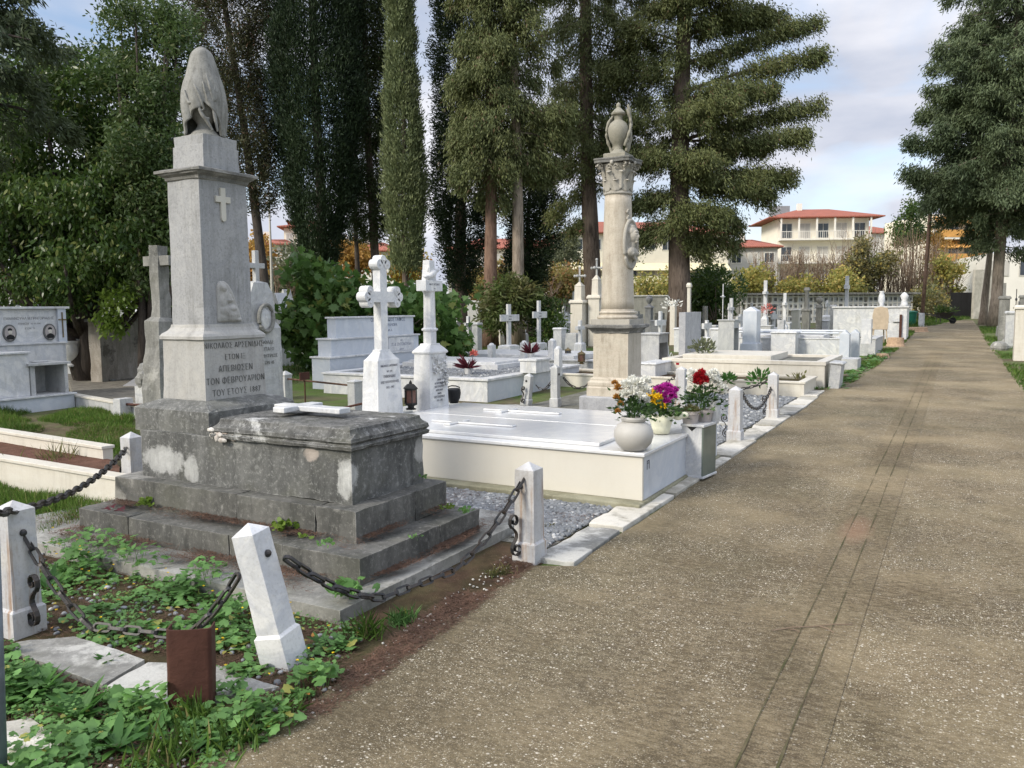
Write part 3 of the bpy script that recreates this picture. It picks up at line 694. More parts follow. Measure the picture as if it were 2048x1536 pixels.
swag(-100,-62,3.19,3.13,.07); swag(-68,-40,3.22,3.04,-.02); swag(-60,-28,3.10,2.99,.05); swag(-42,-8,3.24,3.22,.14); swag(-30,0,3.30,3.20,.13); swag(-110,-96,3.2,2.96,0); swag(-50,-20,3.03,2.90,.0); swag(-20,-6,3.1,2.9,0)
remesh(fr.build('carved_folds', M['veil'], T), .008, 1)
# broken white corner of the lid
bc = MB()
rb = random.Random(5)
for i in range(9): bc.ball((-4.33+4+rb.uniform(-.03,.16), 3.71-4+rb.uniform(-.012,.03), .80+rb.uniform(-.01,.055)), (rb.uniform(.02,.045), rb.uniform(.012,.02), rb.uniform(.015,.03)), 7, 5)
o = bc.build('broken_edge', plain('raw_marble', (.62,.60,.55), .8, .15, 20, .3, 0, .8, (.30,.24,.20)), T); rough_up(o, .02, .008, 30, 0, 3)

# ---------------------------------------------------------------- chained marble posts
def link_mesh(mb, c, t, roll, L_=.085, W_=.042, th=.0085):
    t = t.normalized(); u = Vector((0,0,1)); a = t.cross(u); a = a.normalized() if a.length > 1e-3 else Vector((1,0,0)); b = a.cross(t).normalized()
    s = a*math.cos(roll) + b*math.sin(roll); q = t.cross(s)
    path = []; r = W_/2 - th/2; hl = L_/2 - W_/2
    for i in range(6): an = -PI/2 + PI*i/5; path.append((hl + r*math.cos(an), r*math.sin(an)))
    for i in range(6): an = PI/2 + PI*i/5; path.append((-hl + r*math.cos(an), r*math.sin(an)))
    n = len(path); vs = []; fs = []
    for i, (x, y_) in enumerate(path):
        p = Vector(c) + t*x + s*y_; x2, y2 = path[(i+1) % n]; x0_, y0_ = path[i-1]
        tg = (t*(x2-x0_) + s*(y2-y0_)).normalized(); nn = tg.cross(q)
        for dx, dy in ((1,1),(-1,1),(-1,-1),(1,-1)): vs.append(p + nn*dx*th*.5 + q*dy*th*.75)
    for i in range(n):
        for k in range(4): fs.append((i*4+k, i*4+(k+1) % 4, ((i+1) % n)*4+(k+1) % 4, ((i+1) % n)*4+k))
    mb.add(vs, fs)
def chain(p0, p1, sag, label, group=None, floor=None, L_=.108, W_=.046, th=.0105, name='iron_chain', hooks=True):
    p0, p1 = Vector(p0), Vector(p1); N = 200; pts = []
    for i in range(N+1):
        t = i/N; p = p0.lerp(p1, t); p.z -= 4*sag*t*(1-t)
        if floor is not None: p.z = max(p.z, gz(p.y)+floor)
        pts.append(p)
    mb = MB(); step = L_ - th*2.0; acc = step/2; i = 0; k = 0; d = 0
    base = pts[0].copy(); o = p0
    for a, b in zip(pts, pts[1:]):
        seg = (b-a).length
        while d + seg >= acc:
            c = a.lerp(b, (acc-d)/seg); link_mesh(mb, c - o, (b-a), (k % 2)*PI/2 + .5, L_, W_, th); acc += step; k += 1
        d += seg
    ob = mb.build(name, M['iron'], None, fix=True); ob.location = o
    return tag(ob, label, 'chain', group)
def make_post(name, h, w, mat, label, loc, group=None, scroll=None, rz=0, collar=True):
    t = thing(name, label, 'post', loc, rz, group)
    mb = MB(); b = w/2; hb = h*.20
    mb.loft([(b,b,-.03),(b,b,hb),(b-.012,b-.012,hb+.014),(b*.80,b*.80,h-.045),(0.001,0.001,h)] if collar else [(b,b,-.03),(b*.9,b*.9,h-.04),(.001,.001,h)])
    o = mb.build('post_body', M[mat], t); rough_up(o, .05, .0018, 9, .002, seed=loc[0]*3); 
    ri = MB(); ri.ball((0,0,0), (.018,.018,.018), 8, 6); r_ = ri.build('chain_ring', M['iron'], t); r_.location = (b*.86, 0, h*.77)
    if scroll is not None:
        sc_ = MB(); a = scroll; ca, sa = math.cos(a), math.sin(a); pts = []
        for i in range(15):           # lower curl, S back, upper curl
            an = -2.6*PI + i*(2.6*PI+PI*.1)/14; rr = .012 + .034*i/14; pts.append((.055+rr*math.cos(an)*.9, .10+rr*math.sin(an)))
        for i in range(1, 8): u = i/7; pts.append((.105 - .055*math.sin(u*PI*.9)*1.0 + .01*u, .12+.13*u))
        for i in range(12):
            an = -PI*.35 + i*2.5*PI/11; rr = .052 - .038*i/11; pts.append((.075+rr*math.cos(an)*.8, .285+rr*math.sin(an)))
        sc_.tube([((b+x-.03)*ca, (b+x-.03)*sa, z) for x, z in pts], .006, flat=(.006, .026), up=(-sa, ca, 0))
        sc_.build('iron_scroll', M['iron'], t)
        r_.location = (b*.86*ca, b*.86*sa, h*.77)
    return t
pR = at(1060, 1128); pL = at(30, 1275); pB = at(262, 868, .60); pB.z = gz(pB.y)
pc = 'marble posts round the blackened tomb'
postR = make_post('marble_post', .645, .165, 'postm', 'upright marble post with iron scroll beside the path, streaked brown with rust', pR + Vector((-.03,.05,0)), pc, scroll=R(-110))
postL = make_post('marble_post', .69, .17, 'postm', 'white marble post with iron scroll at the left edge of the photo', pL + Vector((-.03,.05,0)), pc, scroll=R(0))
postB = make_post('marble_post', .62, .15, 'postm', 'marble post half hidden behind the left end of the blackened tomb', pB, pc, scroll=R(180))
lean = make_post('marble_post', .66, .15, 'white', 'white marble post leaning left out of the weeds', at(572, 1352), pc, scroll=None)
ax = Vector((-syw, cyw, 0)); lean.rotation_mode = 'QUATERNION'
from mathutils import Quaternion
lean.rotation_quaternion = Quaternion(ax, R(-12.5)) @ Quaternion(Vector((0,0,1)), R(8)); lean.location = at(556, 1334) + Vector((0,.04,.02))
cA = 'iron chains round the blackened tomb'
e0 = P(48, 1068, (pL-CAM).dot(_f2)); e1 = P(482, 1140, (lean.location-CAM).dot(_f2)+.05); e2 = P(572, 1115, (lean.location-CAM).dot(_f2)); e3 = P(1046, 958, (pR-CAM).dot(_f2)-.04)
chain(e0, e1, .50, 'black iron chain hanging down into the weeds between the left post and the leaning post', cA, .07)
chain(e2, e3, .43, 'long black iron chain sagging beside the path from the leaning post', cA, .125)
e4 = P(256, 893, (pB-CAM).dot(_f2)-.02); e5 = P(-40, 1030, 3.6)
chain(e4, e5, .12, 'black iron chain running left from the post behind the tomb', cA)
# rusty gutter-shaped sheet standing in the weeds
tr = at(358, 1432); t = MB(); n = 16; ro, ri_ = .098, .090; hh = .345
w2 = .088
def chan(o_): return [(w2-o_, .055)] + [(w2-o_-.018+(.018)*math.cos(q*PI/10), -.012+o_-(.018-0)*math.sin(q*PI/10)) for q in range(0, 6)] + [(0, -.034+o_)] + [(-(w2-o_-.018)-(.018)*math.sin(q*PI/10), -.012+o_-.018*math.cos(q*PI/10)) for q in range(0, 6)] + [(-(w2-o_), .055)]
pr = chan(0); pi_ = chan(.006)[::-1]
t.prism(pr+pi_, -.02, hh, 'z'); to = t.build('rusty_sheet', M['rust'], smooth='auto'); rough_up(to, .05, .002, 9, .0)
to.location = tr + Vector((0,.06,0)); to.rotation_euler = (R(-2), R(1), YAW*1.0 + R(8)); tag(to, 'rust brown curved metal sheet standing upright in the weeds', 'metal sheet')
# grey pipe at the left edge
gp = MB(); gp.tube([Vector((0,0,-.1)), _r*.02+Vector((0,0,.45)), _r*.035+Vector((0,0,.92))], .0175, 14); gpo = gp.build('metal_pipe', M['galv'], smooth=True); q = at(3, 1580); gpo.location = q; tag(gpo, 'grey galvanised pipe cut off by the left edge of the photo', 'pipe')
# worn slabs lying in the soil in front
def flat(name, p, h, mat, label, cat, rz=0, th=.05):
    mb = MB(); P_ = [(x, y_) for x, y_ in p]; cx0 = sum(a for a, b in P_)/len(P_); cy0 = sum(b for a, b in P_)/len(P_)
    mb.prism([(a-cx0, b-cy0) for a, b in P_], -th, h, 'z'); o = mb.build(name, M[mat]); rough_up(o, .1, .004, 6, .005, cx0); o.location = (cx0, cy0, gz(cy0)); return tag(o, label, cat)
def px4(*pts, h=0): return [tuple(at(x, y_, h))[:2] for x, y_ in pts]
flat('paving_slab', px4((20,1300),(205,1370),(290,1318),(150,1270),(30,1283),h=.03), .03, 'paving', 'worn grey paving slab below the left marble post', 'paving slab')
flat('paving_slab', px4((212,1372),(345,1415),(560,1372),(420,1325),(296,1322),h=.025), .025, 'paving', 'worn grey paving slab behind the rusty metal sheet', 'paving slab')
flat('paving_slab', px4((-60,1450),(60,1432),(125,1482),(60,1535),(-60,1590),h=.03), .03, 'kerb' if 'kerb' in M else 'paving', 'pale broken slab in the bottom left corner', 'paving slab')
# ---------------------------------------------------------------- helpers for marble work
def bxp(name, T, x0, x1, y0, y1, z0, z1, mat, bev=.004, label=None):
    mb = MB(); mb.box(x0, x1, y0, y1, z0, z1); o = mb.build(name, M[mat], T, bevel=bev)
    if label: o['label'] = label
    return o
def lft(name, T, levels, mat, cx=0, cy=0, bev=.003):
    mb = MB(); mb.loft(levels, cx, cy); return mb.build(name, M[mat], T, bevel=bev)
def crossmesh(h, a, w, t, ca=.68, flare=0):
    """upright latin cross, faces +X, base at z 0: h tall, a arm span, w bar width, t thickness"""
    hw = w/2; ha = a/2; zc = h*ca
    p = [(-hw,0),(hw,0),(hw,zc-hw),(ha,zc-hw-flare),(ha,zc+hw+flare),(hw,zc+hw),(hw+flare,h),(-hw-flare,h),(-hw,zc+hw),(-ha,zc+hw+flare),(-ha,zc-hw-flare),(-hw,zc-hw)]
    mb = MB(); mb.prism(p, -t/2, t/2, 'x'); return mb
def Dp(p): return (Vector(p)-CAM).dot(_f2)
def urnmesh(r, h, n=14):
    mb = MB(); mb.lathe([(r*.7,0),(r*.72,h*.06),(r*.35,h*.14),(r*.30,h*.20),(r*.62,h*.32),(r*.95,h*.52),(r,h*.66),(r*.9,h*.78),(r*.6,h*.86),(r*.72,h*.90),(r*.5,h*.95),(.001,h)], n); return mb
# ---------------------------------------------------------------- white double tomb beside the path
X0, X1, Y0, Y1 = -5.72, -2.17, 6.03, 8.25; z0 = gz(6)
T = thing('double_tomb', 'wide polished white marble double tomb on mossy concrete, right of the blackened tomb', 'tomb', (X1, Y0, z0))
LX, LY = X0-X1, Y1-Y0
bxp('concrete_base', T, LX-.1, .03, -.14, LY+.05, -.03, .065, 'olive', .012)
bxp('side_slab', T, LX, 0, 0, .03, .065, .418, 'warmlit' if 'warmlit' in M else 'white', .003)  # sun side of the white tomb, warm light put into its colour
bxp('end_slab', T, -.03, .003, .031, LY, .065, .418, 'bluewhite', .003)  # same white stone, bluish skylight on this face put into its colour
bxp('core', T, LX, -.031, .04, LY-.01, .065, .415, 'white', 0)
bxp('cover_slab', T, LX-.02, .022, -.022, LY+.02, .419, .449, 'polished', .006)
for i, (a, b) in enumerate(((.12, 1.10), (1.115, 2.10))):
    bxp('raised_panel', T, LX+.55, -.42, a, b, .450, .478, 'polished', .004)
    cm = MB(); cm.prism([(x-1.95+.35*i*0, y_+(a+b)/2) for x, y_ in lying_cross(0,0,0,0,.92,.36,.075)], .4785, .496, 'z'); cm.build('relief_cross', M['polished'], T, bevel=.006)
text('maker_mark', ['Π'], .10, M['letterdark'], T, faceX(.005, .12, .30), .001)
text('maker_mark', ['_'], .10, M['letterdark'], T, faceX(.005, .12, .36), .001)
# cross headstone with clustered lobes
c = at(757, 833, .47)
T = thing('cross_headstone', 'white marble cross with rounded lobed arm ends on a lettered pedestal', 'headstone', (c.x-.11, c.y+.215, c.z))
lft('pedestal', T, [(.115,.225,-.05),(.110,.215,.02),(.095,.185,.58),(.080,.16,.60),(.055,.09,.665),(.05,.085,.69)], 'white')
mb = crossmesh(.98, .50, .105, .10, .60); mb.M = Matrix.Translation((0,0,.66)); 
cm = MB(); cm.M = Matrix.Translation((0,0,.66)); base = crossmesh(.98, .48, .115, .10, .60); cm.add(base.v, base.f); cm.build('cross', M['white'], T, bevel=.004)
zc = .66+.98*.60
def lobes(y_, z_, dy, dz):
    lb = MB()
    for (a, b) in ((dy*.045, dz*.045), (dz*.062, dy*.062), (-dz*.062, -dy*.062)):
        lb.prism([(y_+a+.052*math.cos(q_), z_+b+.052*math.sin(q_)) for q_ in [2*PI*i_/18 for i_ in range(18)]], -.058, .058, 'x')
        lb.ball((.05, y_+a, z_+b), (.022, .022, .022), 8, 6)
    lb.build('lobed_end', M['white'], T, bevel=.008)
lobes(.23, zc, 1, 0); lobes(-.23, zc, -1, 0); lobes(0, .66+.93, 0, 1)
text('inscription', [('ΝΙΚΟΛΑΟΣ Δ ΑΡΣΕΝΙΔΗΣ', .030), ('1877   1939', .026), ('ΠΑΝΟΡΑΙΔΑΣ', .040), ('ΧΡΙΣΤΟΠΟΥΛΟΠΟΥΛΟΣ', .034), ('1912 - 1997', .036)], .040, M['letterdark'], T, Matrix.Translation((.001,0,0)) @ faceX(.0995, 0, .51) @ Matrix.Rotation(R(-1.6), 4, 'X'), .0006, leading=1.45, sx=.80)
# headstone with plaque and dove
c = at(861, 817, .47)
T = thing('dove_headstone', 'white marble headstone with a name plaque and a carved dove on top', 'headstone', (c.x-.12, c.y+.185, c.z))
lft('pedestal', T, [(.125,.19,-.05),(.12,.185,.02),(.105,.165,.60),(.125,.18,.615),(.125,.18,.63),(.10,.15,.665),(.075,.10,.70),(.075,.085,.72)], 'white')
mb = MB(); mb.lathe([(.075,.715),(.075,.86),(.095,.868),(.095,.885),(.07,.90),(.066,1.30),(.085,1.32)], 8); mb.build('shaft', M['white'], T, bevel=.003)
bxp('name_plaque', T, -.06, .075, -.165, .165, 1.31, 1.43, 'white', .005)
text('plaque_lettering', [('ΝΙΚΟΣ ΑΡΣΕΝΗΣ', .030), ('1919', .022)], .032, M['letterdark'], T, faceX(.0755, 0, 1.375), .0006, sx=.85)
mb = MB(); mb.loft([(.055,.07,1.43),(.05,.055,1.55),(.045,.05,1.655)]); mb.build('broken_top', M['white'], T, bevel=.006)
dv = MB(); dv.ball((.05,.0,1.50),(.035,.085,.04),12,8, Matrix.Rotation(R(25),3,'X')); dv.ball((.06,.075,1.545),(.024,.026,.026)); dv.ball((.05,-.085,1.46),(.02,.06,.016),10,6,Matrix.Rotation(R(30),3,'X')); dv.ball((.03,-.02,1.55),(.02,.055,.05)); dv.ball((.065,.105,1.54),(.008,.015,.008),6,5); dv.ball((.05,-.11,1.47),(.04,.05,.02))
remesh(dv.build('dove', M['white'], T), .008, 1)
iv = np.random.default_rng(4); n = 150; u = iv.random(n); yy = .13 - .05*u + iv.normal(0,.035,n) - .14*np.maximum(0,u-.75)*0; zz = .58 - .34*u
yy = np.clip(np.where(u < .55, iv.uniform(-.12,.14,n), .14 - (u-.55)*.05 + iv.normal(0,.03,n)), -.15, .16)
C = np.stack([np.full(n,.118), yy, zz], 1); Dd = iv.normal(size=(n,3)); Dd[:,0] = np.abs(Dd[:,0])*.5
leaves('carved_ivy', C, Dd, .036, .032, M['white'], T, 'leaf', iv, curl=.3)
text('inscription', [('ΕΛΕΝΗ', .028), ('Ν. ΑΡΣΕΝΙΔΟΥ', .032), ('ΧΡΙΣΤΟΠΟΥΛΟΥ', .030), ('ΚΑΡΙΩ ΑΓΙΟΣ', .028), ('ΜΑΡΙΑ', .030), ('ΧΡΙΣΤΟΠΟΥΛΟΥ', .034), ('1919 - 2012', .032)], .030, M['letterdark'], T, faceX(.1175, 0, .30) @ Matrix.Rotation(R(-1.4), 4, 'X'), .0006, leading=1.3, sx=.8)
# bronze lantern
def lantern(loc, h, w, mat, glass, label, group=None):
    T = thing('lantern', label, 'lantern', loc, .3, group)
    r = w/2
    mb = MB(); mb.lathe([(r*.8,0),(r*.85,h*.03),(r*.5,h*.06),(r*.5,h*.12),(r*.95,h*.16),(r*.95,h*.19)], 6); mb.build('foot', M[mat], T)
    mb = MB()
    for k in range(6):
        a = 2*PI*k/6; mb.tube([(r*.9*math.cos(a), r*.9*math.sin(a), h*.18),(r*.9*math.cos(a), r*.9*math.sin(a), h*.70)], w*.045, 5)
        a2 = a + PI/6; 
    mb.lathe([(r*.93,h*.19),(r*.93,h*.23)], 6); mb.lathe([(r*.93,h*.66),(r*.93,h*.71)], 6); mb.build('cage', M[mat], T)
    mb = MB(); mb.lathe([(r*.8,h*.19),(r*.8,h*.70)], 6); mb.build('glass_panes', M[glass], T)
    mb = MB(); mb.lathe([(r*1.12,h*.70),(r*1.12,h*.73),(r*.55,h*.86),(r*.25,h*.88),(r*.22,h*.93),(.001,h)], 6); mb.build('roof_cap', M[mat], T)
    return T
lantern(at(822, 819, .47), .33, .15, 'bronze', 'lglass', 'dark bronze hexagonal lantern between the two white headstones')
v = at(908, 806, .46); T = thing('black_urn', 'small black vase with handles on the white tomb beside the dove headstone', 'vase', v)
mb = MB(); mb.lathe([(.05,0),(.055,.02),(.075,.06),(.085,.12),(.08,.16),(.06,.175),(.055,.17)], 16); mb.build('vase_body', M['black'], T, smooth='auto')
mb = MB(); mb.tube([(-.07,0,.15),(-.08,0,.19),(-.03,0,.205),(.03,0,.205),(.08,0,.19),(.07,0,.15)], .008, 6); mb.build('handle', M['black'], T)
# vases and bouquets ----------------------------------------------------------
def bloom(mb_parent, c, r, mat, rng, n=110, name='bloom'):
    th = np.arccos(1 - rng.random(n)*1.35); ph = rng.uniform(0, 2*PI, n)
    Dd = np.stack([np.sin(th)*np.cos(ph), np.sin(th)*np.sin(ph), np.cos(th)], 1)
    C = np.array(c)[None] + Dd*r*.25
    return leaves(name, C, Dd + rng.normal(0,.15,(n,3)), r*.85*rng.uniform(.8,1.1,n), r*.36, M[mat], mb_parent, 'leaf', rng, curl=.6)
def bouquet(name, label, loc, blooms, greens, seed, R_=.16, H_=.2, cat='flowers', group=None, stems=True):
    """blooms: list of (dx along camera right, dz up, dy toward camera, radius, material)"""
    T = thing(name, label, cat, loc, 0, group); rng = np.random.default_rng(seed)
    for (a, z, t, r, m) in blooms:
        p = _r*a - _f*t + Vector((0,0,z)); bloom(T, tuple(p), r, m, rng)
    n = greens; C = rng.normal(size=(n,3))*np.array([R_*.36,R_*.36,H_*.26]) + np.array([0,0,H_*.45]); D_ = C*np.array([1,1,.4]) + np.array([0,0,.02]) + rng.normal(0,.04,(n,3))
    leaves('foliage', C, D_, rng.uniform(.03,.065,n), .028, M['bouquetgreen'], T, 'maple', rng, curl=.3)
    st = MB(); 
    for k in range(7):
        a = rng.uniform(-.6,.6); st.tube([(0,0,-.05),(a*R_*.5, rng.uniform(-.5,.5)*R_*.5, H_*.8)], .003, 4)
    st.build('stems', M['weeddark'], T); return T
vp_ = at(1267, 900, .45)
T = thing('round_vase', 'round white stone vase on the corner of the white double tomb', 'vase', vp_)
mb = MB(); mb.lathe([(.075,0),(.10,.012),(.142,.06),(.158,.115),(.155,.16),(.13,.205),(.095,.228),(.088,.235),(.102,.243),(.106,.26),(.098,.272),(.085,.272),(.08,.24)], 32); mb.build('vase_body', marble('speckled_vase', (.52,.50,.46), (.44,.42,.38), .3, .2, rough=.55, sc=4), T, smooth='auto')
W, O, Yl, PU, RE = 'petalw', 'petalo', 'petaly', 'petalp', 'petalr'
bouquet('chrysanthemum_bouquet', 'white and dry orange chrysanthemums in the round white vase', vp_ + Vector((0,0,.25)),
    [(-.06,.27,.02,.062,W),(.03,.285,.03,.060,W),(.08,.235,.04,.058,W),(-.015,.225,.06,.055,W),(.045,.185,.07,.055,W),(-.075,.205,.05,.05,W),(0,.30,-.05,.055,W),(.09,.15,.02,.045,W),(.10,.30,-.03,.05,W),(-.12,.25,.0,.042,O),(-.14,.18,.02,.034,O),(-.11,.13,.04,.030,O),(-.13,.07,.03,.026,O),(-.15,.29,-.02,.03,O),(.06,.02,.08,.024,W)], 260, 3, .20, .22)
v2 = at(1322, 866, .45)
T = thing('wrapped_pot', 'flower pot wrapped in cream paper behind the round vase', 'flower pot', v2)
mb = MB(); n = 24; rows = [(.075,0),(.085,.06),(.10,.12),(.12,.165)]; vs = []; fs = []
for i, (r, z) in enumerate(rows):
    for k in range(n): a = 2*PI*k/n; rr = r*(1+.07*i/3*math.sin(a*6)); vs.append((rr*math.cos(a), rr*math.sin(a), z + (.014*math.sin(a*5) if i == 3 else 0)))
for i in range(3):
    for k in range(n): fs.append((i*n+k, i*n+(k+1) % n, (i+1)*n+(k+1) % n, (i+1)*n+k))
fs.append(tuple(range(n))); mb.add(vs, fs); pw = mb.build('wrapping', M['wrap'], T, smooth=True); s_ = pw.modifiers.new('s', 'SOLIDIFY'); s_.thickness = .004
mb = MB(); mb.lathe([(.01,.10),(.095,.12)], 12); mb.build('potting_soil', M['soil'], T)
bw = MB(); bw.ball((.0,0,0),(.05,.03,.035)); bw.ball((.055,.01,.015),(.045,.022,.03)); bw.ball((-.05,0,.02),(.035,.02,.03)); b_ = bw.build('bow', M['wrap'], T, smooth=True); b_.location = tuple(_r*.15 + Vector((0,0,.15)))
bouquet('cyclamen_plant', 'magenta and yellow flowers in the paper-wrapped pot', v2 + Vector((0,0,.14)),
    [(.02,.26,.0,.058,PU),(.07,.23,.02,.055,PU),(.0,.20,.03,.05,PU),(.06,.27,-.03,.055,PU),(.10,.19,.02,.045,PU),(.04,.155,.05,.045,PU),(-.03,.245,-.02,.05,PU),(.12,.245,-.02,.045,PU),(-.085,.19,.05,.048,Yl),(-.055,.15,.06,.045,Yl),(-.10,.23,.03,.042,Yl),(-.04,.19,.06,.045,Yl),(.01,.11,.08,.036,Yl),(-.11,.16,.04,.036,Yl)], 320, 5, .24, .15)
# mirror-sided marble box stand on the kerb
c = at(1404.7, 958, .035)
T = thing('marble_box', 'tall narrow white marble box with a dark glossy side, standing on the kerb', 'box', (c.x, c.y, c.z), R(-7))
bxp('front_panel', T, -.205, -.012, .0, .02, .02, .47, 'white', .002); bxp('side_panel', T, -.012, .003, .001, .30, .02, .47, 'mirror' if 'mirror' in M else 'glass', .001)
bxp('back_panel', T, -.205, -.012, .28, .30, .02, .47, 'white', .002); bxp('far_panel', T, -.205, -.185, .02, .28, .02, .47, 'white', .002)
bxp('foot_slab', T, -.212, .012, -.012, .315, -.0, .02, 'white', .003); bxp('top_slab', T, -.212, .014, -.014, .315, .47, .492, 'white', .003)
mb = MB(); mb.prism([(-.155,.468),(-.06,.468),(-.107,.428)], -.0025, .001, 'y'); mb.build('notch', M['black'], T)
tp = Vector((c.x-.10, c.y+.10, c.z+.492))
def pot(loc, r, h, mat, label, group=None, name='flower_pot', soil=True):
    T = thing(name, label, 'flower pot', loc, 0, group); mb = MB()
    mb.lathe([(r*.72,0),(r*.92,h*.74),(r,h*.75),(r*1.02,h),(r*.93,h),(r*.90,h*.85)], 20); mb.build('pot_body', M[mat], T, smooth='auto')
    if soil: mb = MB(); mb.lathe([(.001,h*.84),(r*.91,h*.86)], 16); mb.build('potting_soil', M['soil'], T)
    return T
pA = tp + Vector((-.04,-.03,0)); pot(pA, .088, .115, 'potgrey', 'taupe plastic pot of dry moss at the front of the marble box', 'pots on the marble box')
pB_ = tp + Vector((.05,.12,0)); pot(pB_, .080, .115, 'potgrey', 'taupe plastic pot behind, holding the red and white bouquet', 'pots on the marble box')
rg = np.random.default_rng(8); n = 500; C = rg.normal(size=(n,3)); C = unit(C)*np.array([.082,.082,.06])*rg.uniform(.6,1,(n,1)); C[:,2] = np.abs(C[:,2])
mo = leaves('dry_moss_plant', C, C+rg.normal(0,.04,(n,3)), .035, .008, M['drygrass'], None, 'kite', rg); mo.location = pA + Vector((0,0,.10)); tag(mo, 'cushion of dry yellow-green moss in the front taupe pot', 'plant')
wv_ = thing('white_vase', 'slim white vase behind the taupe pots on the marble box', 'vase', tp + Vector((.12,.20,-.02))); mb = MB(); mb.lathe([(.04,0),(.05,.05),(.055,.10),(.045,.18),(.03,.21),(.038,.235)], 16); mb.build('vase_body', M['white'], wv_, smooth='auto')
bouquet('red_white_bouquet', 'red and white chrysanthemum bouquet above the marble box', pB_ + Vector((-.02,-.02,.12)),
    [(-.03,.31,.03,.055,RE),(.0,.27,.05,.055,RE),(-.05,.25,.05,.05,RE),(-.01,.33,.0,.05,RE),(-.06,.29,.03,.045,RE),(-.10,.28,.0,.05,W),(-.09,.33,-.03,.05,W),(.05,.31,.02,.052,W),(.09,.28,.02,.052,W),(.11,.33,-.01,.05,W),(.14,.25,.0,.048,W),(.16,.20,.02,.044,W),(.19,.15,.0,.04,W),(.13,.30,-.04,.045,W),(.21,.19,-.02,.038,W),(-.12,.19,0,.034,W)], 300, 7, .22, .24)
# ---------------------------------------------------------------- column monument
C0 = Vector((-4.60, 11.62, 0)); C0.z = gz(C0.y)
T = thing('column_monument', 'tall cream marble column with Corinthian capital, an urn on top and a portrait medallion', 'monument', C0)
lft('plinth', T, [(.44,.44,-.05),(.44,.44,.20),(.43,.43,.215)], 'greymarble')
bs = lft('pedestal_base', T, [(.355,.355,.21),(.355,.355,.34),(.34,.34,.36),(.345,.345,.375),(.345,.345,.42),(.315,.315,.45),(.315,.315,.47),(.285,.285,.50)], 'column')
dd = MB(); dd.box(-.28,.28,-.28,.28,.50,1.16); rough_up(dd.build('pedestal_block', M['column'], T), .12, .002, 5, .003, 3)
rough_up(lft('pedestal_cornice', T, [(.282,.282,1.155),(.30,.30,1.165),(.30,.30,1.185),(.33,.33,1.22),(.37,.37,1.24),(.38,.38,1.25),(.38,.38,1.285),(.36,.36,1.29)], 'cornice', bev=0), .1, .004, 7, .008, 4)
lft('column_plinth', T, [(.31,.31,1.288),(.31,.31,1.37)], 'capital')
mb = MB(); mb.lathe([(.295,1.368),(.31,1.385),(.31,1.405),(.295,1.42),(.275,1.427),(.265,1.44),(.27,1.452),(.282,1.462),(.282,1.475),(.27,1.487),(.255,1.493),(.25,1.52)], 32); mb.build('column_base', M['column'], T, smooth='auto')
mb = MB(); mb.lathe([(.248-.050*((z-1.5)/1.72)**1.25, z) for z in [1.5+1.72*i/12 for i in range(13)]], 36); mb.build('shaft', M['column'], T, smooth=True)
mb = MB(); mb.lathe([(.198,3.215),(.215,3.222),(.220,3.235),(.215,3.248),(.198,3.255),(.195,3.28),(.195,3.45),(.215,3.58),(.25,3.66)], 28)
ac = mb
def acanthus(mb, ang, z0, h, w, r0, out):
    n = 7; rows = []
    for i in range(n):
        t = i/(n-1); zz = z0 + h*(t if t < .85 else .85 + (t-.85)*.2 - (t-.85)*.9); rr = r0 + .012 + out*(t**3.0); ww = w*(.55+.6*math.sin(PI*min(1,t*1.05))**.7)*(1-.35*t)*(1 + .18*((i % 2)*2-1))
        rows.append((rr, zz, ww))
    vs = []; fs = []
    for rr, zz, ww in rows:
        for s_, off in ((-1,-.006),(-.45,.010),(0,.020),(.45,.010),(1,-.006)):
            x = rr + off; y_ = s_*ww/2; vs.append((x*math.cos(ang) - y_*math.sin(ang), x*math.sin(ang) + y_*math.cos(ang), zz))
    for i in range(n-1):
        for k in range(4): fs.append((i*5+k, i*5+k+1, (i+1)*5+k+1, (i+1)*5+k))
    o = len(vs)   # backing for thickness
    vs2 = []
    for v in vs: q = Vector(v); l = math.hypot(q.x, q.y); f_ = (l-.016)/l; vs2.append((q.x*f_, q.y*f_, q.z))
    fs2 = [tuple(o+i for i in reversed(f)) for f in fs]; mb.add(vs + vs2, fs + fs2)
    e = [(i*5, (i+1)*5) for i in range(n-1)] 
for k in range(8): acanthus(ac, 2*PI*k/8+.2, 3.26, .20, .145, .19, .055)
for k in range(8): acanthus(ac, 2*PI*(k+.5)/8+.2, 3.30, .30, .13, .195, .085)
for k in range(4):
    a = PI/4 + k*PI/2
    for s_ in (-1, 1):
        pts = []
        for i in range(16):
            an = i*2.3*PI/15; rr = .055*(1-i/18); x = .305 - rr*math.sin(an)*.0 + rr*math.cos(an)*.9 - .01; zz = 3.625 + rr*math.sin(an)
            pts.append((x*math.cos(a) - s_*.03*math.sin(a), x*math.sin(a) + s_*.03*math.cos(a), zz))
        ac.tube(pts, .014, 5)
    ac.tube([(.21*math.cos(a), .21*math.sin(a), 3.48), (.26*math.cos(a), .26*math.sin(a), 3.60), (.31*math.cos(a), .31*math.sin(a), 3.67)], .022, 6)
for k in range(4):
    a = k*PI/2; ac.ball((.255*math.cos(a), .255*math.sin(a), 3.67), (.03,.03,.035)); 
    for s_ in (-1,1):
        pts = [];
        for i in range(12): an = i*2*PI/11; rr = .035*(1-i/16); pts.append((.24*math.cos(a) - s_*(.05+rr*math.cos(an))*math.sin(a), .24*math.sin(a) + s_*(.05+rr*math.cos(an))*math.cos(a), 3.61+rr*math.sin(an)))
        ac.tube(pts, .009, 5)
ac.build('capital', M['capital'], T, smooth='auto')
ab = MB(); pts = []
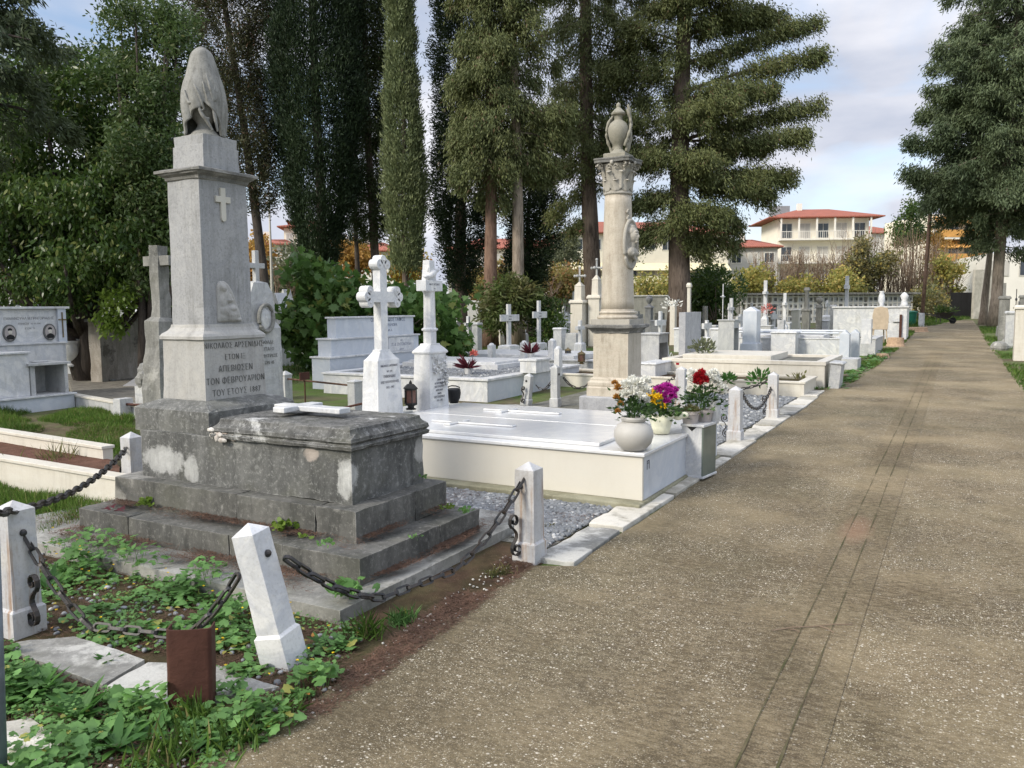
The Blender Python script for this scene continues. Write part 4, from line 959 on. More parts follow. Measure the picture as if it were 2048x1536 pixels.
for k in range(4):
    a0 = PI/4 + k*PI/2
    for i in range(8):
        t = i/8; a = a0 + t*PI/2; r_ = .385 - .125*math.sin(PI*min(1,max(0,(t*1.12-.06)))); pts.append((r_*math.cos(a), r_*math.sin(a)))
ab.prism(pts, 3.675, 3.715, 'z'); ab.prism([(x*1.03, y_*1.03) for x, y_ in pts], 3.716, 3.74, 'z'); ab.build('abacus', M['cornice'], T, bevel=.004)
U = thing('urn', 'lichen-covered draped stone urn on top of the cream column', 'urn', C0 + Vector((0,0,3.74))); U.scale = (.9,.9,.93); 
lft('urn_foot', U, [(.19,.19,0),(.19,.19,.08),(.17,.17,.09)], 'urn')
mb = MB(); mb.lathe([(.15,.085),(.14,.11),(.10,.14),(.075,.16),(.07,.20),(.078,.22),(.10,.25),(.15,.33),(.172,.43),(.168,.50),(.135,.57),(.09,.605),(.07,.62),(.066,.66),(.075,.69),(.115,.705),(.12,.73),(.09,.76),(.05,.80),(.03,.82),(.04,.85),(.03,.88),(.002,.90)], 24); mb.build('urn_body', M['urn'], U, smooth='auto')
mb = MB()
for a0, zt, zb, r1 in ((15,.86,.12,.17),(35,.80,.10,.18),(-5,.78,.2,.17),(150,.72,.14,.16),(170,.66,.10,.17)):
    pts = []
    for i in range(10):
        t = i/9; zz = zt + (zb-zt)*t; rr = .06+ (r1-.02)*math.sin(PI*min(1,.15+t*.75))**.6; a = R(a0+ 14*math.sin(t*5)); pts.append((rr*math.cos(a), rr*math.sin(a), zz))
    mb.tube(pts, [.018+.016*math.sin(i*1.3)**2 for i in range(10)], 7)
remesh(mb.build('drapery', M['urn'], U), .012, 2)
md = MB()   # oval dish with a woman's head in high relief, facing the path
Mx = Matrix.Rotation(R(-12), 3, 'Z')
def mball(x, y_, z_, rx, ry, rz_): md.ball(Mx @ Vector((x, y_, z_)), (rx, ry, rz_), 12, 9)
for rr_, th_ in ((1.0,.030),(.86,.014)): md.tube([Mx @ Vector((.228, .17*rr_*math.cos(a), 2.48+.35*rr_*math.sin(a))) for a in [2*PI*i/30 for i in range(31)]], th_, 8)
mball(.19,0,2.48,.05,.16,.33)
mball(.275,0,2.60,.085,.080,.105); mball(.235,0,2.66,.095,.10,.085); mball(.215,.0,2.56,.07,.09,.11); mball(.25,0,2.735,.05,.06,.03)        # head, hair, knot
mball(.362,0,2.588,.020,.013,.030); mball(.345,0,2.545,.016,.026,.012); mball(.335,0,2.510,.024,.026,.020); mball(.335,0,2.625,.028,.05,.014); mball(.33,0,2.66,.03,.055,.02)
mball(.255,0,2.47,.058,.055,.09); mball(.25,.0,2.36,.075,.145,.085); mball(.275,.05,2.34,.065,.055,.05); mball(.275,-.06,2.34,.065,.055,.05)
for i in range(5): md.tube([Mx @ Vector((.24+.012*i, -.13+.02*i, 2.42-.015*i)), Mx @ Vector((.305, -.03+.01*i, 2.29-.012*i)), Mx @ Vector((.24+.012*i, .13-.01*i, 2.36-.02*i))], .014, 6)
for i in range(7): a = i*.5; md.ball(Mx @ Vector((.21, -.04+.03*math.sin(i*2.1), 2.84+.032*i-.05)), (.022,.03,.022), 7, 5)
remesh(md.build('portrait_medallion', M['capital'], T), .0095, 1)
# its chained posts
gC = 'grey marble posts round the column monument'
def simplepost(px, py, h, w, label, leanx=0, mat='postm', sc_=None, rz=0):
    t = make_post('chained_post', h, w, mat, label, at(px, py), gC, scroll=sc_, rz=rz); 
    if leanx: t.rotation_euler = (0, R(leanx), rz)
    return t
simplepost(1470, 884, .655, .165, 'grey marble post nearest the camera in the column plot, its iron scroll hanging', sc_=R(-150))
simplepost(1545, 838, .655, .155, 'grey marble post by the kerb at the right end of the column plot', sc_=R(-140))
simplepost(1362, 822, .67, .165, 'marble post standing directly behind the red and white bouquet')
simplepost(1052, 812, .53, .145, 'short marble post with iron studs leaning right, left of the column', 7, 'weathered', R(-100))
simplepost(1111, 814, .67, .14, 'upright grey marble post just left of the column pedestal', 0, 'weathered')
gD = 'thin iron chains round the column monument'
def ch2(a, b, sag, label): chain(P(*a), P(*b), sag, label, gD, None, .085, .042, .009)
D1 = Dp(at(1052,812)); D2 = Dp(at(1111,814)); D3 = Dp(at(1362,822)); D4 = Dp(at(1470,884)); D5 = Dp(at(1545,838))
ch2((1072,770,D1),(1108,752,D2),.13,'short sagging chain between the two posts left of the column')
ch2((1127,755,D2),(1180,764,D2+.1),.13,'short sagging chain from the post to the left side of the column pedestal')
ch2((1287,775,D3-.6),(1352,752,D3),.05,'chain from the right side of the column pedestal to the next post')
ch2((1380,760,D3),(1534,763,D5),.13,'chain passing behind the nearest grey post')
ch2((1484,785,D4),(1545,768,D5),.26,'low sagging chain between the two grey posts by the kerb')
flat('footing_slab', [(-6.3,10.9),(-2.5,10.4),(-2.45,10.55),(-6.2,11.1)], .05, 'paving', 'flat marble footing strip in front of the column monument', 'footing')
# ---------------------------------------------------------------- family grave behind the double tomb
gx0, gx1, gy0, gy1 = -10.35, -6.81, 11.44, 15.1
T = thing('family_grave', 'wide raised white marble grave filled with gravel, left of the column monument', 'grave', (gx1, gy0, gz(gy0)))
LX, LY = gx0-gx1, gy1-gy0
bxp('front_wall', T, LX, 0, 0, .03, -.03, .35, 'white'); bxp('end_wall', T, -.03, .003, .031, LY, -.03, .35, 'bluewhite'); bxp('back_wall', T, LX, -.04, LY-.03, LY, -.03, .35, 'white'); bxp('far_wall', T, LX-.002, LX+.03, .032, LY-.035, -.03, .35, 'white')  # end wall of the white grave tinted bluer, skylight painted in
mb = MB(); mb.box(LX-.03,.03,-.03,.20,.351,.39); mb.box(LX-.03,.03,LY-.2,LY+.03,.351,.39); mb.box(-.2,.03,.203,LY-.203,.351,.391); mb.box(LX-.03,LX+.2,.203,LY-.203,.351,.391); mb.build('rim', M['white'], T, bevel=.004)
bxp('gravel_fill', T, LX+.1, -.1, .1, LY-.1, .2, .345, 'gravel' if 'gravel' in M else 'soil', 0)
bxp('grave_slab', T, LX+.4, -.9, 1.9, LY-.3, .33, .47, 'white'); bxp('inner_slab', T, LX+.5, -1.0, 1.98, LY-.4, .471, .51, 'white')
# stepped headstone of the family grave
S0 = Vector((-10.75, 11.9, gz(12)))
T = thing('stepped_headstone', 'pale blue marble family headstone with stepped ends and lettering, behind the lobed cross', 'headstone', S0)
for (a, b, zt) in ((0,3.05,.62),(.10,2.95,.88),(.20,2.85,0)):
    pass
mb = MB(); mb.box(-.30,.16,0,3.1,.0,.60); mb.box(-.24,.10,.12,3.0,.60,.95); mb.box(-.18,.04,.33,2.9,.95,1.36); mb.build('stone_core', M['bluewhite'], T, bevel=.004)
mb = MB(); mb.box(-.33,.19,-.03,3.13,.601,.635); mb.box(-.27,.13,.09,3.03,.951,.985); mb.box(-.21,.07,.30,2.93,1.361,1.395); mb.build('step_caps', M['white'], T, bevel=.004)
bxp('small_round_top', T, -.12, .02, 1.75, 1.89, 1.395, 1.62, 'white', .03)
bxp('name_panel', T,   .101, .115, 1.9, 2.8, .64, .93, 'white', .002)
text('inscription', [('ΟΙΚΟΓΕΝΕΙΑΚΟΣ ΤΑΦΟΣ', .105), ('ΑΠ. ΠΑΛΛΗΟΡΑ', .085), ('ΧΑΡΑΛ. Δ.', .06)], .085, M['letterblue'], T, faceX(.0415, 2.0, 1.28), .001, leading=1.25, sx=.95)
text('inscription', [('ΚΑΙ', .05), ('Π. Δ. ΖΗΤΩΝΟΥΛΗ', .085), ('ΑΡΙΟΥ', .05)], .07, M['letterblue'], T, faceX(.1155, 2.35, .85), .001, leading=1.4, sx=.95)
def redplant(px, py, h_, s, seed, label):
    p = at(px, py, h_); T = thing('burgundy_plant', label, 'plant', p); rng = np.random.default_rng(seed)
    mb = MB(); mb.lathe([(.06*s,0),(.08*s,.10*s),(.075*s,.10*s)], 12); mb.build('pot', M['white'], T)
    n = 46; a = rng.uniform(0, 2*PI, n); e = rng.uniform(.15, 1.1, n); D_ = np.stack([np.cos(a)*np.cos(e), np.sin(a)*np.cos(e), np.sin(e)], 1)
    leaves('foliage', np.zeros((n,3)) + [0,0,.10*s], D_, rng.uniform(.18,.34,n)*s, .05*s, M['redleaf'], T, 'leaf', rng, curl=.5); return T, s
T, s = redplant(937, 748, .36, 1.05, 2, 'burgundy-leaved plant with a coral flower on the gravel of the family grave')
rq = np.random.default_rng(5); bloom(T, (.08,.06,.36), .085, 'pink', rq, 60)
redplant(1062, 716, .45, 1.0, 4, 'burgundy-leaved plant in front of the two plain white crosses')
q = at(1070, 744, .39); T = thing('marble_planter', 'square white marble planter on the right wall of the family grave', 'planter', q)
lft('planter_body', T, [(.16,.27,0),(.16,.27,.21)], 'white'); lft('planter_rim', T, [(.18,.29,.211),(.18,.29,.245)], 'white')

# ---------------------------------------------------------------- generic grave pieces placed where the photo shows them
def cross_thing(px, py, ptop, wpx, label, mat='white', base=.22, t=.07, ca=.66, group=None, plaque=False, bw=None, rz=0, D=None, minarm=.34, thin=False):
    p = at(px, py) if D is None else foot(px, D); D_ = Dp(p); S_ = FOC/D_; u = (px-1024)/FOC
    fy = abs(.485-.875*u)*S_; arm = max(minarm, min(1.1, (wpx - t*.9*S_)/max(fy, 8)))
    H_ = hgt(px, ptop, D_)
    T = thing('grave_cross', label, 'cross', p, rz, group)
    hb = H_*base; w_ = bw or max(.10, arm*.20)
    lft('base', T, [(w_*1.3,w_*1.8,-.04),(w_*1.1,w_*1.6,hb*.9),(w_*.7,w_*1.1,hb)], mat)
    if thin:
        mb = MB(); hh = H_-hb; mb.tube([(0,0,hb-.01),(0,0,H_)], .018, 5); mb.tube([(0,-arm/2,H_-hh*.30),(0,arm/2,H_-hh*.30)], .018, 5); mb.ball((0,0,H_-hh*.30),(.05,.07,.07),8,6); mb.ball((0,0,hb+.05),.05,8,6); mb.build('cross', M['iron'if thin == 2 else mat], T)
    else:
        cm = crossmesh(H_-hb, arm, w_, t, ca); c_ = MB(); c_.M = Matrix.Translation((0,0,hb-.005)); c_.add(cm.v, cm.f); c_.build('cross', M[mat], T, bevel=.004)
    if plaque:
        z_ = hb + (H_-hb)*ca; bxp('name_plaque', T, t/2-.02, t/2+.02, -arm*.62, arm*.62, z_-.10, z_+.10, mat, .003)
        text('lettering', [('ΑΓΓΕΛΟΣ', .055), ('ΜΑΡΙΝΟΣ', .05)], .055, M['letterdark'], T, faceX(t/2+.021, 0, z_+.02), .001, sx=.8)
    return T
def block(name, px0, px1, py, ptop, label, cat, mat='white', depth=None, h0=0, D=None, cap=.03, group=None, rz=0, niche=False, taper=1.0, topfn=None, dx=None, lamp=False):
    """a block whose visible outline spans px0..px1; standing on the ground line py"""
    pc_ = (px0+px1)/2; p = at(pc_, py, h0) if D is None else foot(pc_, D); D_ = Dp(p); S_ = FOC/D_; u = (pc_-1024)/FOC
    fx = (.875+.485*u)*S_; fy = abs(.485-.875*u)*S_; W_ = px1-px0
    if dx is None:
        dy = depth if depth else W_/(fx*.75+fy); dx_ = max(.08, (W_ - dy*fy)/fx)
    else: dx_ = dx; dy = (W_ - dx*fx)/fy
    H_ = hgt(pc_, ptop, D_) - h0
    T = thing(name, label, cat, p, rz, group); hx, hy = dx_/2, dy/2
    if niche:
        t_ = min(.05, hx*.3); zb, zt = H_*.10, H_*.80
        mb = MB(); mb.box(-hx,hx,-hy,hy,-.04,zb); mb.box(-hx,hx,-hy,-hy+t_,zb,zt); mb.box(-hx,hx,hy-t_,hy,zb,zt); mb.box(-hx,-hx+t_,-hy+t_,hy-t_,zb,zt); mb.box(-hx,hx,-hy,hy,zt,H_); mb.build('niche_body', M[mat], T, bevel=.003)
        bxp('niche_back', T, -hx+t_, -hx+t_+.01, -hy+t_, hy-t_, zb, zt, 'greymarble', 0)
        lft('cap', T, [(hx+cap,hy+cap,H_+.001),(hx+cap,hy+cap,H_+.03)], mat)
    else:
        lft('body', T, [(hx,hy,-.04),(hx*taper,hy*taper,H_*(.93 if cap else 1))], mat)
        if cap: lft('cap', T, [(hx*taper+cap,hy*taper+cap,H_*.931),(hx*taper+cap,hy*taper+cap,H_*.965),(hx*taper,hy*taper,H_)], mat)
    T['_'] = 0; del T['_']
    return T, hx, hy, H_, p
def slab_grave(name, x0, x1, y0, y1, h, label, mat='white', fill='gravel', rim=.14, inner=0, cat='grave', lip=.035, group=None):
    T = thing(name, label, cat, (x1, y0, gz(y0)), 0, group); LX, LY = x0-x1, y1-y0
    mb = MB(); mb.box(LX,0,0,rim,-.05,h-lip); mb.box(LX,0,LY-rim,LY,-.05,h-lip); mb.box(-rim,0,rim,LY-rim,-.05,h-lip-.001); mb.box(LX,LX+rim,rim,LY-rim,-.05,h-lip-.001); mb.build('border', M[mat], T, bevel=.003)
    mb = MB(); mb.box(LX-.02,.02,-.02,rim+.01,h-lip+.001,h); mb.box(LX-.02,.02,LY-rim-.01,LY+.02,h-lip+.001,h); mb.box(-rim-.01,.02,rim+.012,LY-rim-.012,h-lip,h+.001); mb.box(LX-.02,LX+rim+.01,rim+.012,LY-rim-.012,h-lip,h+.001); mb.build('rim', M[mat], T, bevel=.004)
    bxp('fill', T, LX+rim*.9, -rim*.9, rim*.9, LY-rim*.9, h*.3, h-.05, fill, 0)
    if inner: bxp('cover_slab', T, LX+rim+.15, -rim-inner, rim+.12, LY-rim-.12, h-.06, h+.07, mat, .004)
    return T
# right-hand graves
slab_grave('low_planter_grave', -7.2, -2.28, 14.18, 15.45, .26, 'low cream marble bed with dry plants in front of the long right grave', 'cream', 'soil', .10)
G1 = slab_grave('long_grave', -5.2, -2.16, 15.60, 17.9, .50, 'long cream-veined marble grave with a dark gravel opening beside the path', 'cream', 'gravel', .16, .85, lip=.07)
T, *_ = block('leaning_box', 1656, 1684, 776, 722, 'small grey marble box leaning against the end of the long grave', 'box', 'weathered', dx=.18); T.rotation_euler = (0, R(5), 0)
block('upright_slab', 1357, 1401, 706, 624, 'tall plain blue-grey upright slab in front of the thick tree trunk', 'headstone', 'greymarble', dx=.14, cap=0, D=17.6)
T, hx, hy, H_, p = block('niche_pillar', 1435, 1476, 697, 641, 'grey pillar with an open niche right of the upright slab', 'grave pillar', 'weathered', niche=True, D=23)
cm = crossmesh(.45,.2,.06,.05); c_ = MB(); c_.M = Matrix.Translation((0,0,H_+.03)); c_.add(cm.v, cm.f); c_.build('small_cross', M['weathered'], T, bevel=.004)
T, hx, hy, H_, p = block('tall_pillar', 1483, 1519, 702, 622, 'tall white marble pillar with a pointed top at the head of the railed grave', 'grave pillar', 'bluewhite', cap=0, D=23.8)
lft('pointed_top', T, [(hx,hy,H_),(.01,hy*.8,H_+.12)], 'bluewhite'); lft('foot', T, [(hx*1.3,hy*1.4,0),(hx*1.2,hy*1.3,H_*.28)], 'bluewhite')
slab_grave('railed_grave', -6.25, -3.05, 24.9, 26.8, .50, 'long white grave with pale blue pipe rails beyond the long cream grave', 'white', 'gravel', .2, .3)
T = thing('pipe_rail', 'pair of pale blue pipe rails above the white railed grave', 'railing', (-3.1, 24.95, gz(25)))
mb = MB(); mb.tube([(-2.9,0,.66),(.0,0,.64)], .03, 8); mb.tube([(-2.9,1.7,.66),(.0,1.7,.66)], .03, 8); mb.build('rails', M['bluewhite'], T)
T, hx, hy, H_, p = block('rail_pillar', 1678, 1700, 722, 668, 'left one of two veined marble gateposts by the path', 'grave pillar', 'bluewhite', cap=0); lft('pointed_top', T, [(hx,hy,H_),(.01,hy*.9,H_+.10)], 'bluewhite')
T, hx, hy, H_, p = block('rail_pillar', 1699, 1719, 719, 666, 'right one of two veined marble gateposts by the path', 'grave pillar', 'bluewhite', cap=0); lft('pointed_top', T, [(hx,hy,H_),(.01,hy*.9,H_+.10)], 'bluewhite')
block('pillar_plinth', 1662, 1722, 738, 716, 'low mossy plinth under the two veined gateposts', 'plinth', 'weathered', cap=0)
slab_grave('corner_grave', -3.0, -2.14, 25.1, 27.5, .50, 'short white marble grave beside the grass verge with a lantern block on it', 'weathered', 'soil', .16)
T, hx, hy, H_, p = block('lantern_block', 1722, 1744, 684, 638, 'white block with two dark drilled holes on the short white grave', 'grave pillar', 'white', h0=.5, cap=0)
# white long wall block and sign
wb = at(1812, 680)
T = thing('white_wall_grave', 'long plain white marble block with a finial, near the end of the path', 'grave', (wb.x, wb.y, gz(wb.y)))
LXw = -(1812-1662)/((.875+.485*.44)*FOC/Dp(wb)); Hw = hgt(1812, 612, Dp(wb))
bxp('body', T, LXw, 0, 0, 1.4, -.05, Hw-.06, 'white', .006); bxp('cap', T, LXw-.06, .06, -.06, 1.46, Hw-.059, Hw, 'white', .006)
mb = MB(); mb.lathe([(.16,Hw),(.12,Hw+.1),(.10,Hw+.25),(.16,Hw+.4),(.08,Hw+.5),(.001,Hw+.55)], 10, -.15, .7); mb.build('corner_finial', M['white'], T, smooth=True)
mb = MB(); mb.lathe([(.10,Hw),(.07,Hw+.06),(.13,Hw+.22),(.11,Hw+.42),(.07,Hw+.55),(.10,Hw+.6)], 10, LXw*.70+.9, .7); mb.build('vase_finial', M['white'], T, smooth=True)
p = foot(1788, 32.6); T = thing('number_sign', 'small teal and white square sign with the number 6', 'sign', (p.x, p.y, p.z))
ang = YAW*.5
zsg = hgt(1788, 640, 32.6); bxp('board', T, -.18, .18, -.02, .02, zsg-.02, zsg+.28, 'sign', .004); bxp('white_panel', T, -.02, .14, -.026, -.021, zsg+.02, zsg+.24, 'white', 0)
text('numeral', ['6'], .22, M['sign'], T, faceYm(.06, -.028, zsg+.05), .002); mb = MB(); mb.tube([(0,.04,0),(0,.04,zsg)], .02, 6); mb.build('post', M['iron'], T)
p = at(1800, 680); T = thing('rusty_signpost', 'short square rusty iron post standing by a tree stump', 'post', p); h_ = hgt(1800, 629, Dp(p)); bxp('post_body', T, -.045, .045, -.03, .03, 0, h_, 'rust', .004); bxp('top_plate', T, -.30, .02, -.028, -.01, h_-.28, h_-.01, 'white', .004)
# plastic chair
p = at(1757, 688); T = thing('garden_chair', 'beige plastic chair with its back to the camera, beside the path', 'chair', p, .25); S_ = FOC/Dp(p); k_ = 1.6
for a, b in ((-.24,-.22),(.24,-.22),(-.22,.24),(.22,.24)):
    mb = MB(); mb.tube([(a,b,0),(a*.85,b*.85,.45*k_*.75)], .025, 6); mb.build('leg', M['chair'], T)
bxp('seat', T, -.25, .25, -.22, .25, .52, .56, 'chair', .02)
mb = MB(); mb.prism([(-.24,.52),(.24,.52),(.27,1.0),(.22,1.28),(.0,1.33),(-.22,1.28),(-.27,1.0)], -.26, -.22, 'y'); mb.build('backrest', M['chair'], T, bevel=.01)
for s_ in (-1, 1):
    mb = MB(); mb.tube([(s_*.26,-.22,.78),(s_*.29,.05,.78),(s_*.26,.2,.74),(s_*.23,.2,.5)], .022, 6); mb.build('armrest', M['chair'], T)
# stumps
for (px, py, w_, h_, lb) in ((1791, 693, .55, .30, 'cut tree stump beside the rusty post'), (1835, 664, .9, .22, 'wide low cut stump further along the verge'), (1765, 716, .35, .12, 'small rotten stump at the edge of the path')):
    p = at(px, py); mb = MB(); mb.lathe([(w_*.62,-.05),(w_*.5,h_*.3),(w_*.45,h_),(.01,h_+.01)], 14); o = mb.build('tree_stump', M['stump']); rough_up(o, .15, .02, 4); o.location = p; tag(o, lb, 'stump')
# green bin, pole with white foot, wheelbarrow, gate, car
p = at(1822, 652); T = thing('green_bin', 'dark green plastic bin behind the end of the white wall grave', 'bin', p); mb = MB(); mb.lathe([(.22,0),(.30,.75),(.32,.76)], 12); mb.build('bin_body', M['green'], T, smooth='auto'); mb = MB(); mb.lathe([(.34,.765),(.33,.83),(.1,.88)], 12); mb.build('lid', M['green'], T, smooth='auto')
p = foot(1838, 46); T = thing('wooden_pole', 'tall brown wooden pole with a whitewashed foot by the path', 'pole', p)
zt = hgt(1848, 425, 46); mb = MB(); mb.tube([(0,0,.0),(.12,.05,zt*.5),(.22,.1,zt)], .10, 8); mb.build('shaft', M['barkwarm'], T, smooth=True); mb = MB(); mb.lathe([(.16,-.05),(.15,.75),(.12,.76)], 10); mb.build('painted_foot', M['white'], T, smooth='auto')
p = at(1885, 646); p = foot(1882, 50); T = thing('wheelbarrow', 'dark wheelbarrow full of cuttings parked at the end of the path', 'wheelbarrow', p, .5)
mb = MB(); mb.loft([(.28,.18,.35),(.45,.32,.70)]); mb.build('tray', M['iron'], T); mb = MB(); mb.M = Matrix.Translation((.55,0,.2)) @ Matrix.Rotation(R(90),4,'X'); mb.lathe([(.2,-.04),(.2,.04)], 12); mb.build('wheel', M['rubber'], T)
for s_ in (-1, 1):
    mb = MB(); mb.tube([(.55,s_*.1,.2),(-.3,s_*.25,.45),(-.95,s_*.3,.62)], .025, 5); mb.build('handle', M['iron'], T); mb = MB(); mb.tube([(-.3,s_*.25,.45),(-.35,s_*.25,0)], .025, 5); mb.build('leg', M['iron'], T)
rg = np.random.default_rng(2); n = 260; C = rg.normal(size=(n,3))*[.25,.18,.12]+[0,0,.78]; D_ = rg.normal(size=(n,3)); D_[:,2] = abs(D_[:,2]); cut = leaves('plant_cuttings', C, D_, .35, .05, M['laurel'], None, 'kite', rg); cut.location = p; tag(cut, 'heap of green cuttings piled in the wheelbarrow', 'cuttings')
gp_ = foot(1926, 62); T = thing('metal_gate', 'black sheet metal gate panel at the far end of the path', 'gate', gp_, YAW*.2)
W_ = 54/(FOC/62); h_ = hgt(1926, 585, 62); bxp('panel', T, -W_/2, W_/2, -.03, .03, .05, h_, 'black', .01)
mb = MB(); mb.box(-W_/2-.06,-W_/2,-.05,.05,0,h_+.05); mb.box(W_/2,W_/2+.06,-.05,.05,0,h_+.05); mb.build('frame', M['black'], T)
for i in range(5): bxp('rib', T, -W_/2+.2+i*(W_-.4)/4-.02, -W_/2+.2+i*(W_-.4)/4+.02, -.045, -.031, .1, h_-.05, 'black', 0)
cp = foot(1922, 74); T = thing('parked_car', 'silver car mostly hidden behind the black gate', 'car', cp, YAW*.6+R(90))
prof = [(-2.1,.35),(-2.15,.75),(-1.9,.95),(-1.2,1.0),(-.6,1.42),(.7,1.45),(1.35,1.02),(2.0,.88),(2.12,.6),(2.1,.35)]
mb = MB(); mb.prism(prof, -.82, .82, 'y'); mb.build('body', M['carpaint'], T, bevel=.06)
mb = MB(); mb.prism([(-1.1,1.02),(-.58,1.36),(.66,1.39),(1.2,1.03)], -.83, .83, 'y'); mb.build('windows', M['glass'], T)
for a in (-1.35, 1.35):
    for s_ in (-1, 1):
        mb = MB(); mb.M = Matrix.Translation((a, s_*.76, .33)) @ Matrix.Rotation(R(90),4,'X'); mb.lathe([(.2,-.1),(.33,-.09),(.33,.09),(.2,.1)], 14); mb.build('wheel', M['rubber'], T)
# ---------------------------------------------------------------- crosses and stones further off
gK = 'headstones far across the cemetery'
cross_thing(1018, 712, 608, 34, 'white marble cross with a lettered plaque, left of two near the planter', plaque=True, t=.07)
cross_thing(1078, 708, 601, 26, 'plain white marble cross, right of two near the planter', t=.07, plaque=True)
cross_thing(1148, 668, 583, 30, 'slim white cross behind the inscribed rough rock', t=.06, base=.3)
T, hx, hy, H_, p = block('rock_headstone', 1128, 1168, 712, 666, 'rough rock headstone with a dense inscription, left of the column pedestal', 'headstone', 'weathered', cap=0, taper=.82)
text('inscription', ['ΕΝΘΑΔΕ', 'ΚΕΙΤΑΙ', 'ΠΑΥΛΟΣ', 'ΕΤΩΝ 70'], .085, M['letterdark'], T, faceX(hx*.95, 0, H_*.82) @ Matrix.Rotation(R(-6), 4, 'X'), .002, leading=1.25)
lantern(at(1163, 728, .30), .30, .16, 'brass', 'lglass', 'small brass lantern by the left edge of the column pedestal')
lantern(at(1136, 716, .30), .26, .15, 'brass', 'glass', 'small dark lantern in front of the inscribed rock')
slab_grave('white_bed_grave', -11.2, -7.1, 16.4, 18.9, .35, 'white kerbed grave behind the family grave with a low slab', 'white', 'gravel', .14, .4)
for (px, py, pt, lb) in ((983, 724, 690, 'round-topped white bollard on the family grave, leftmost'), (1048, 722, 685, 'round-topped white bollard beside the burgundy plant'), (1104, 722, 681, 'round-topped white bollard behind the square planter'), (1116, 748, 697, 'tallest round-topped white bollard right of the square planter')):
    T, hx, hy, H_, p = block('bollard', px-8, px+9, py, pt, lb, 'bollard', 'white', h0=.30, cap=0, group='round-topped white bollards by the family grave'); mb = MB(); mb.ball((0,0,H_-.01),(hx*.98,hy*.98,.06),12,8); mb.build('rounded_top', M['white'], T, smooth=True)
T, hx, hy, H_, p = block('box_tomb', 929, 966, 660, 601, 'grey-white box tomb with a tiny cross on top, behind the maple shrub', 'tomb', 'weathered', dx=1.0)
cm = crossmesh(.32,.18,.05,.05); c_ = MB(); c_.M = Matrix.Translation((.3,0,H_)); c_.add(cm.v, cm.f); c_.build('small_cross', M['white'], T)
cross_thing(961, 690, 612, 12, 'thin grey cross on a block beside the grey-white box tomb', 'weathered', base=.45, t=.06)
T, hx, hy, H_, p = block('headstone', 1055, 1091, 668, 612, 'blank cream rectangular headstone behind the plain cross', 'headstone', 'cream', cap=0, dx=.2)
lft('plinth', T, [(hx+.12,hy+.2,0),(hx+.12,hy+.2,.25)], 'cream')
block('headstone', 1010, 1027, 668, 622, 'narrow pale headstone behind the lettered cross', 'headstone', 'cream', cap=0, dx=.15)
cross_thing(1023, 660, 608, 20, 'small cream cross behind the lettered cross', 'cream', t=.08, base=.5)
block('low_wall', 905, 1000, 672, 652, 'low grey kerb wall behind the crosses', 'wall', 'weathered', dx=3.2, cap=.02)
block('low_wall', 1040, 1110, 676, 662, 'low white kerb wall below the blank headstone', 'wall', 'white', dx=2.4, cap=.02)
# two gabled monuments carrying iron crosses
for (px0, px1, py, pt, pc2, lb) in ((1141, 1178, 668, 600, 536, 'gabled cream monument with an iron cross, left of the column shaft'), (1176, 1210, 658, 590, 520, 'taller gabled cream monument with a cross, touching the column shaft')):
    T, hx, hy, H_, p = block('gabled_monument', px0, px1, py, pt, lb, 'monument', 'cream', cap=.05, D=30)
    D_ = Dp(p); zt = hgt((px0+px1)/2, pc2, D_); hh = (zt-H_)
    lft('gable_block', T, [(hx*.62,hy*.62,H_),(hx*.55,hy*.55,H_+hh*.42),(hx*.60,hy*.60,H_+hh*.43),(.03,.03,H_+hh*.56)], 'cream')
    mb = MB(); z1 = H_+hh*.55; mb.tube([(0,0,z1),(0,0,zt)], .035, 6); mb.tube([(0,-.22,zt-.3),(0,.22,zt-.3)], .03, 6); mb.tube([(-.2,0,zt-.3),(.2,0,zt-.3)], .03, 6)
    for d in ((0,.22,zt-.3),(0,-.22,zt-.3),(.2,0,zt-.3),(-.2,0,zt-.3),(0,0,zt)): mb.ball(d, .055, 6, 5)
    mb.build('cross', M['weathered'], T)
for (px, px1, py, pt, lb) in ((900+220, 1140, 664, 628, 'white pillar left of the gabled monument'), (1181, 1200, 680, 628, 'pale block with a shelf in front of the taller gabled monument'), (1120, 1134, 700, 626, 'narrow white slab left of the slim cross')):
    block('headstone', px, px1, py, pt, lb, 'headstone', 'white', cap=.02)
T, hx, hy, H_, p = block('urn_pillar', 1290, 1306, 672, 612, 'dark grey pillar with an urn right of the column pedestal', 'grave pillar', 'greymarble', cap=.04); mb = urnmesh(.16,.5); o = mb.build('urn', M['greymarble'], T, smooth='auto'); o.location = (0,0,H_)
block('dark_headstone', 1309, 1329, 668, 626, 'dark grey marble headstone beside the urn pillar', 'headstone', 'greyold', cap=0, dx=.2)
cross_thing(1320, 716, 622, 22, 'slim white cross on a block right of the column pedestal', 'white', t=.07, base=.28)
block('niche_grave', 1280, 1336, 752, 668, 'weathered marble niche block just right of the column pedestal', 'grave', 'weathered', niche=True, dx=.42)
block('niche_plinth', 1276, 1345, 770, 722, 'white marble plinth in front of the niche block', 'plinth', 'white', cap=.02, dx=.35)
slab_grave('middle_grave', -9.2, -5.7, 16.2, 18.0, .36, 'weathered kerbed grave stretching left behind the column pedestal', 'weathered', 'gravel', .14)
p = at(1342, 742, .2); T = thing('white_bucket', 'white plastic bucket beside the niche block', 'bucket', p); mb = MB(); mb.lathe([(.085,0),(.11,.19),(.118,.20)], 16); mb.build('bucket_body', M['white'], T, smooth='auto'); mb = MB(); mb.tube([(0,-.11,.19),(0,-.08,.32),(0,0,.38),(0,.08,.32),(0,.11,.19)], .006, 5); mb.build('handle', M['white'], T)
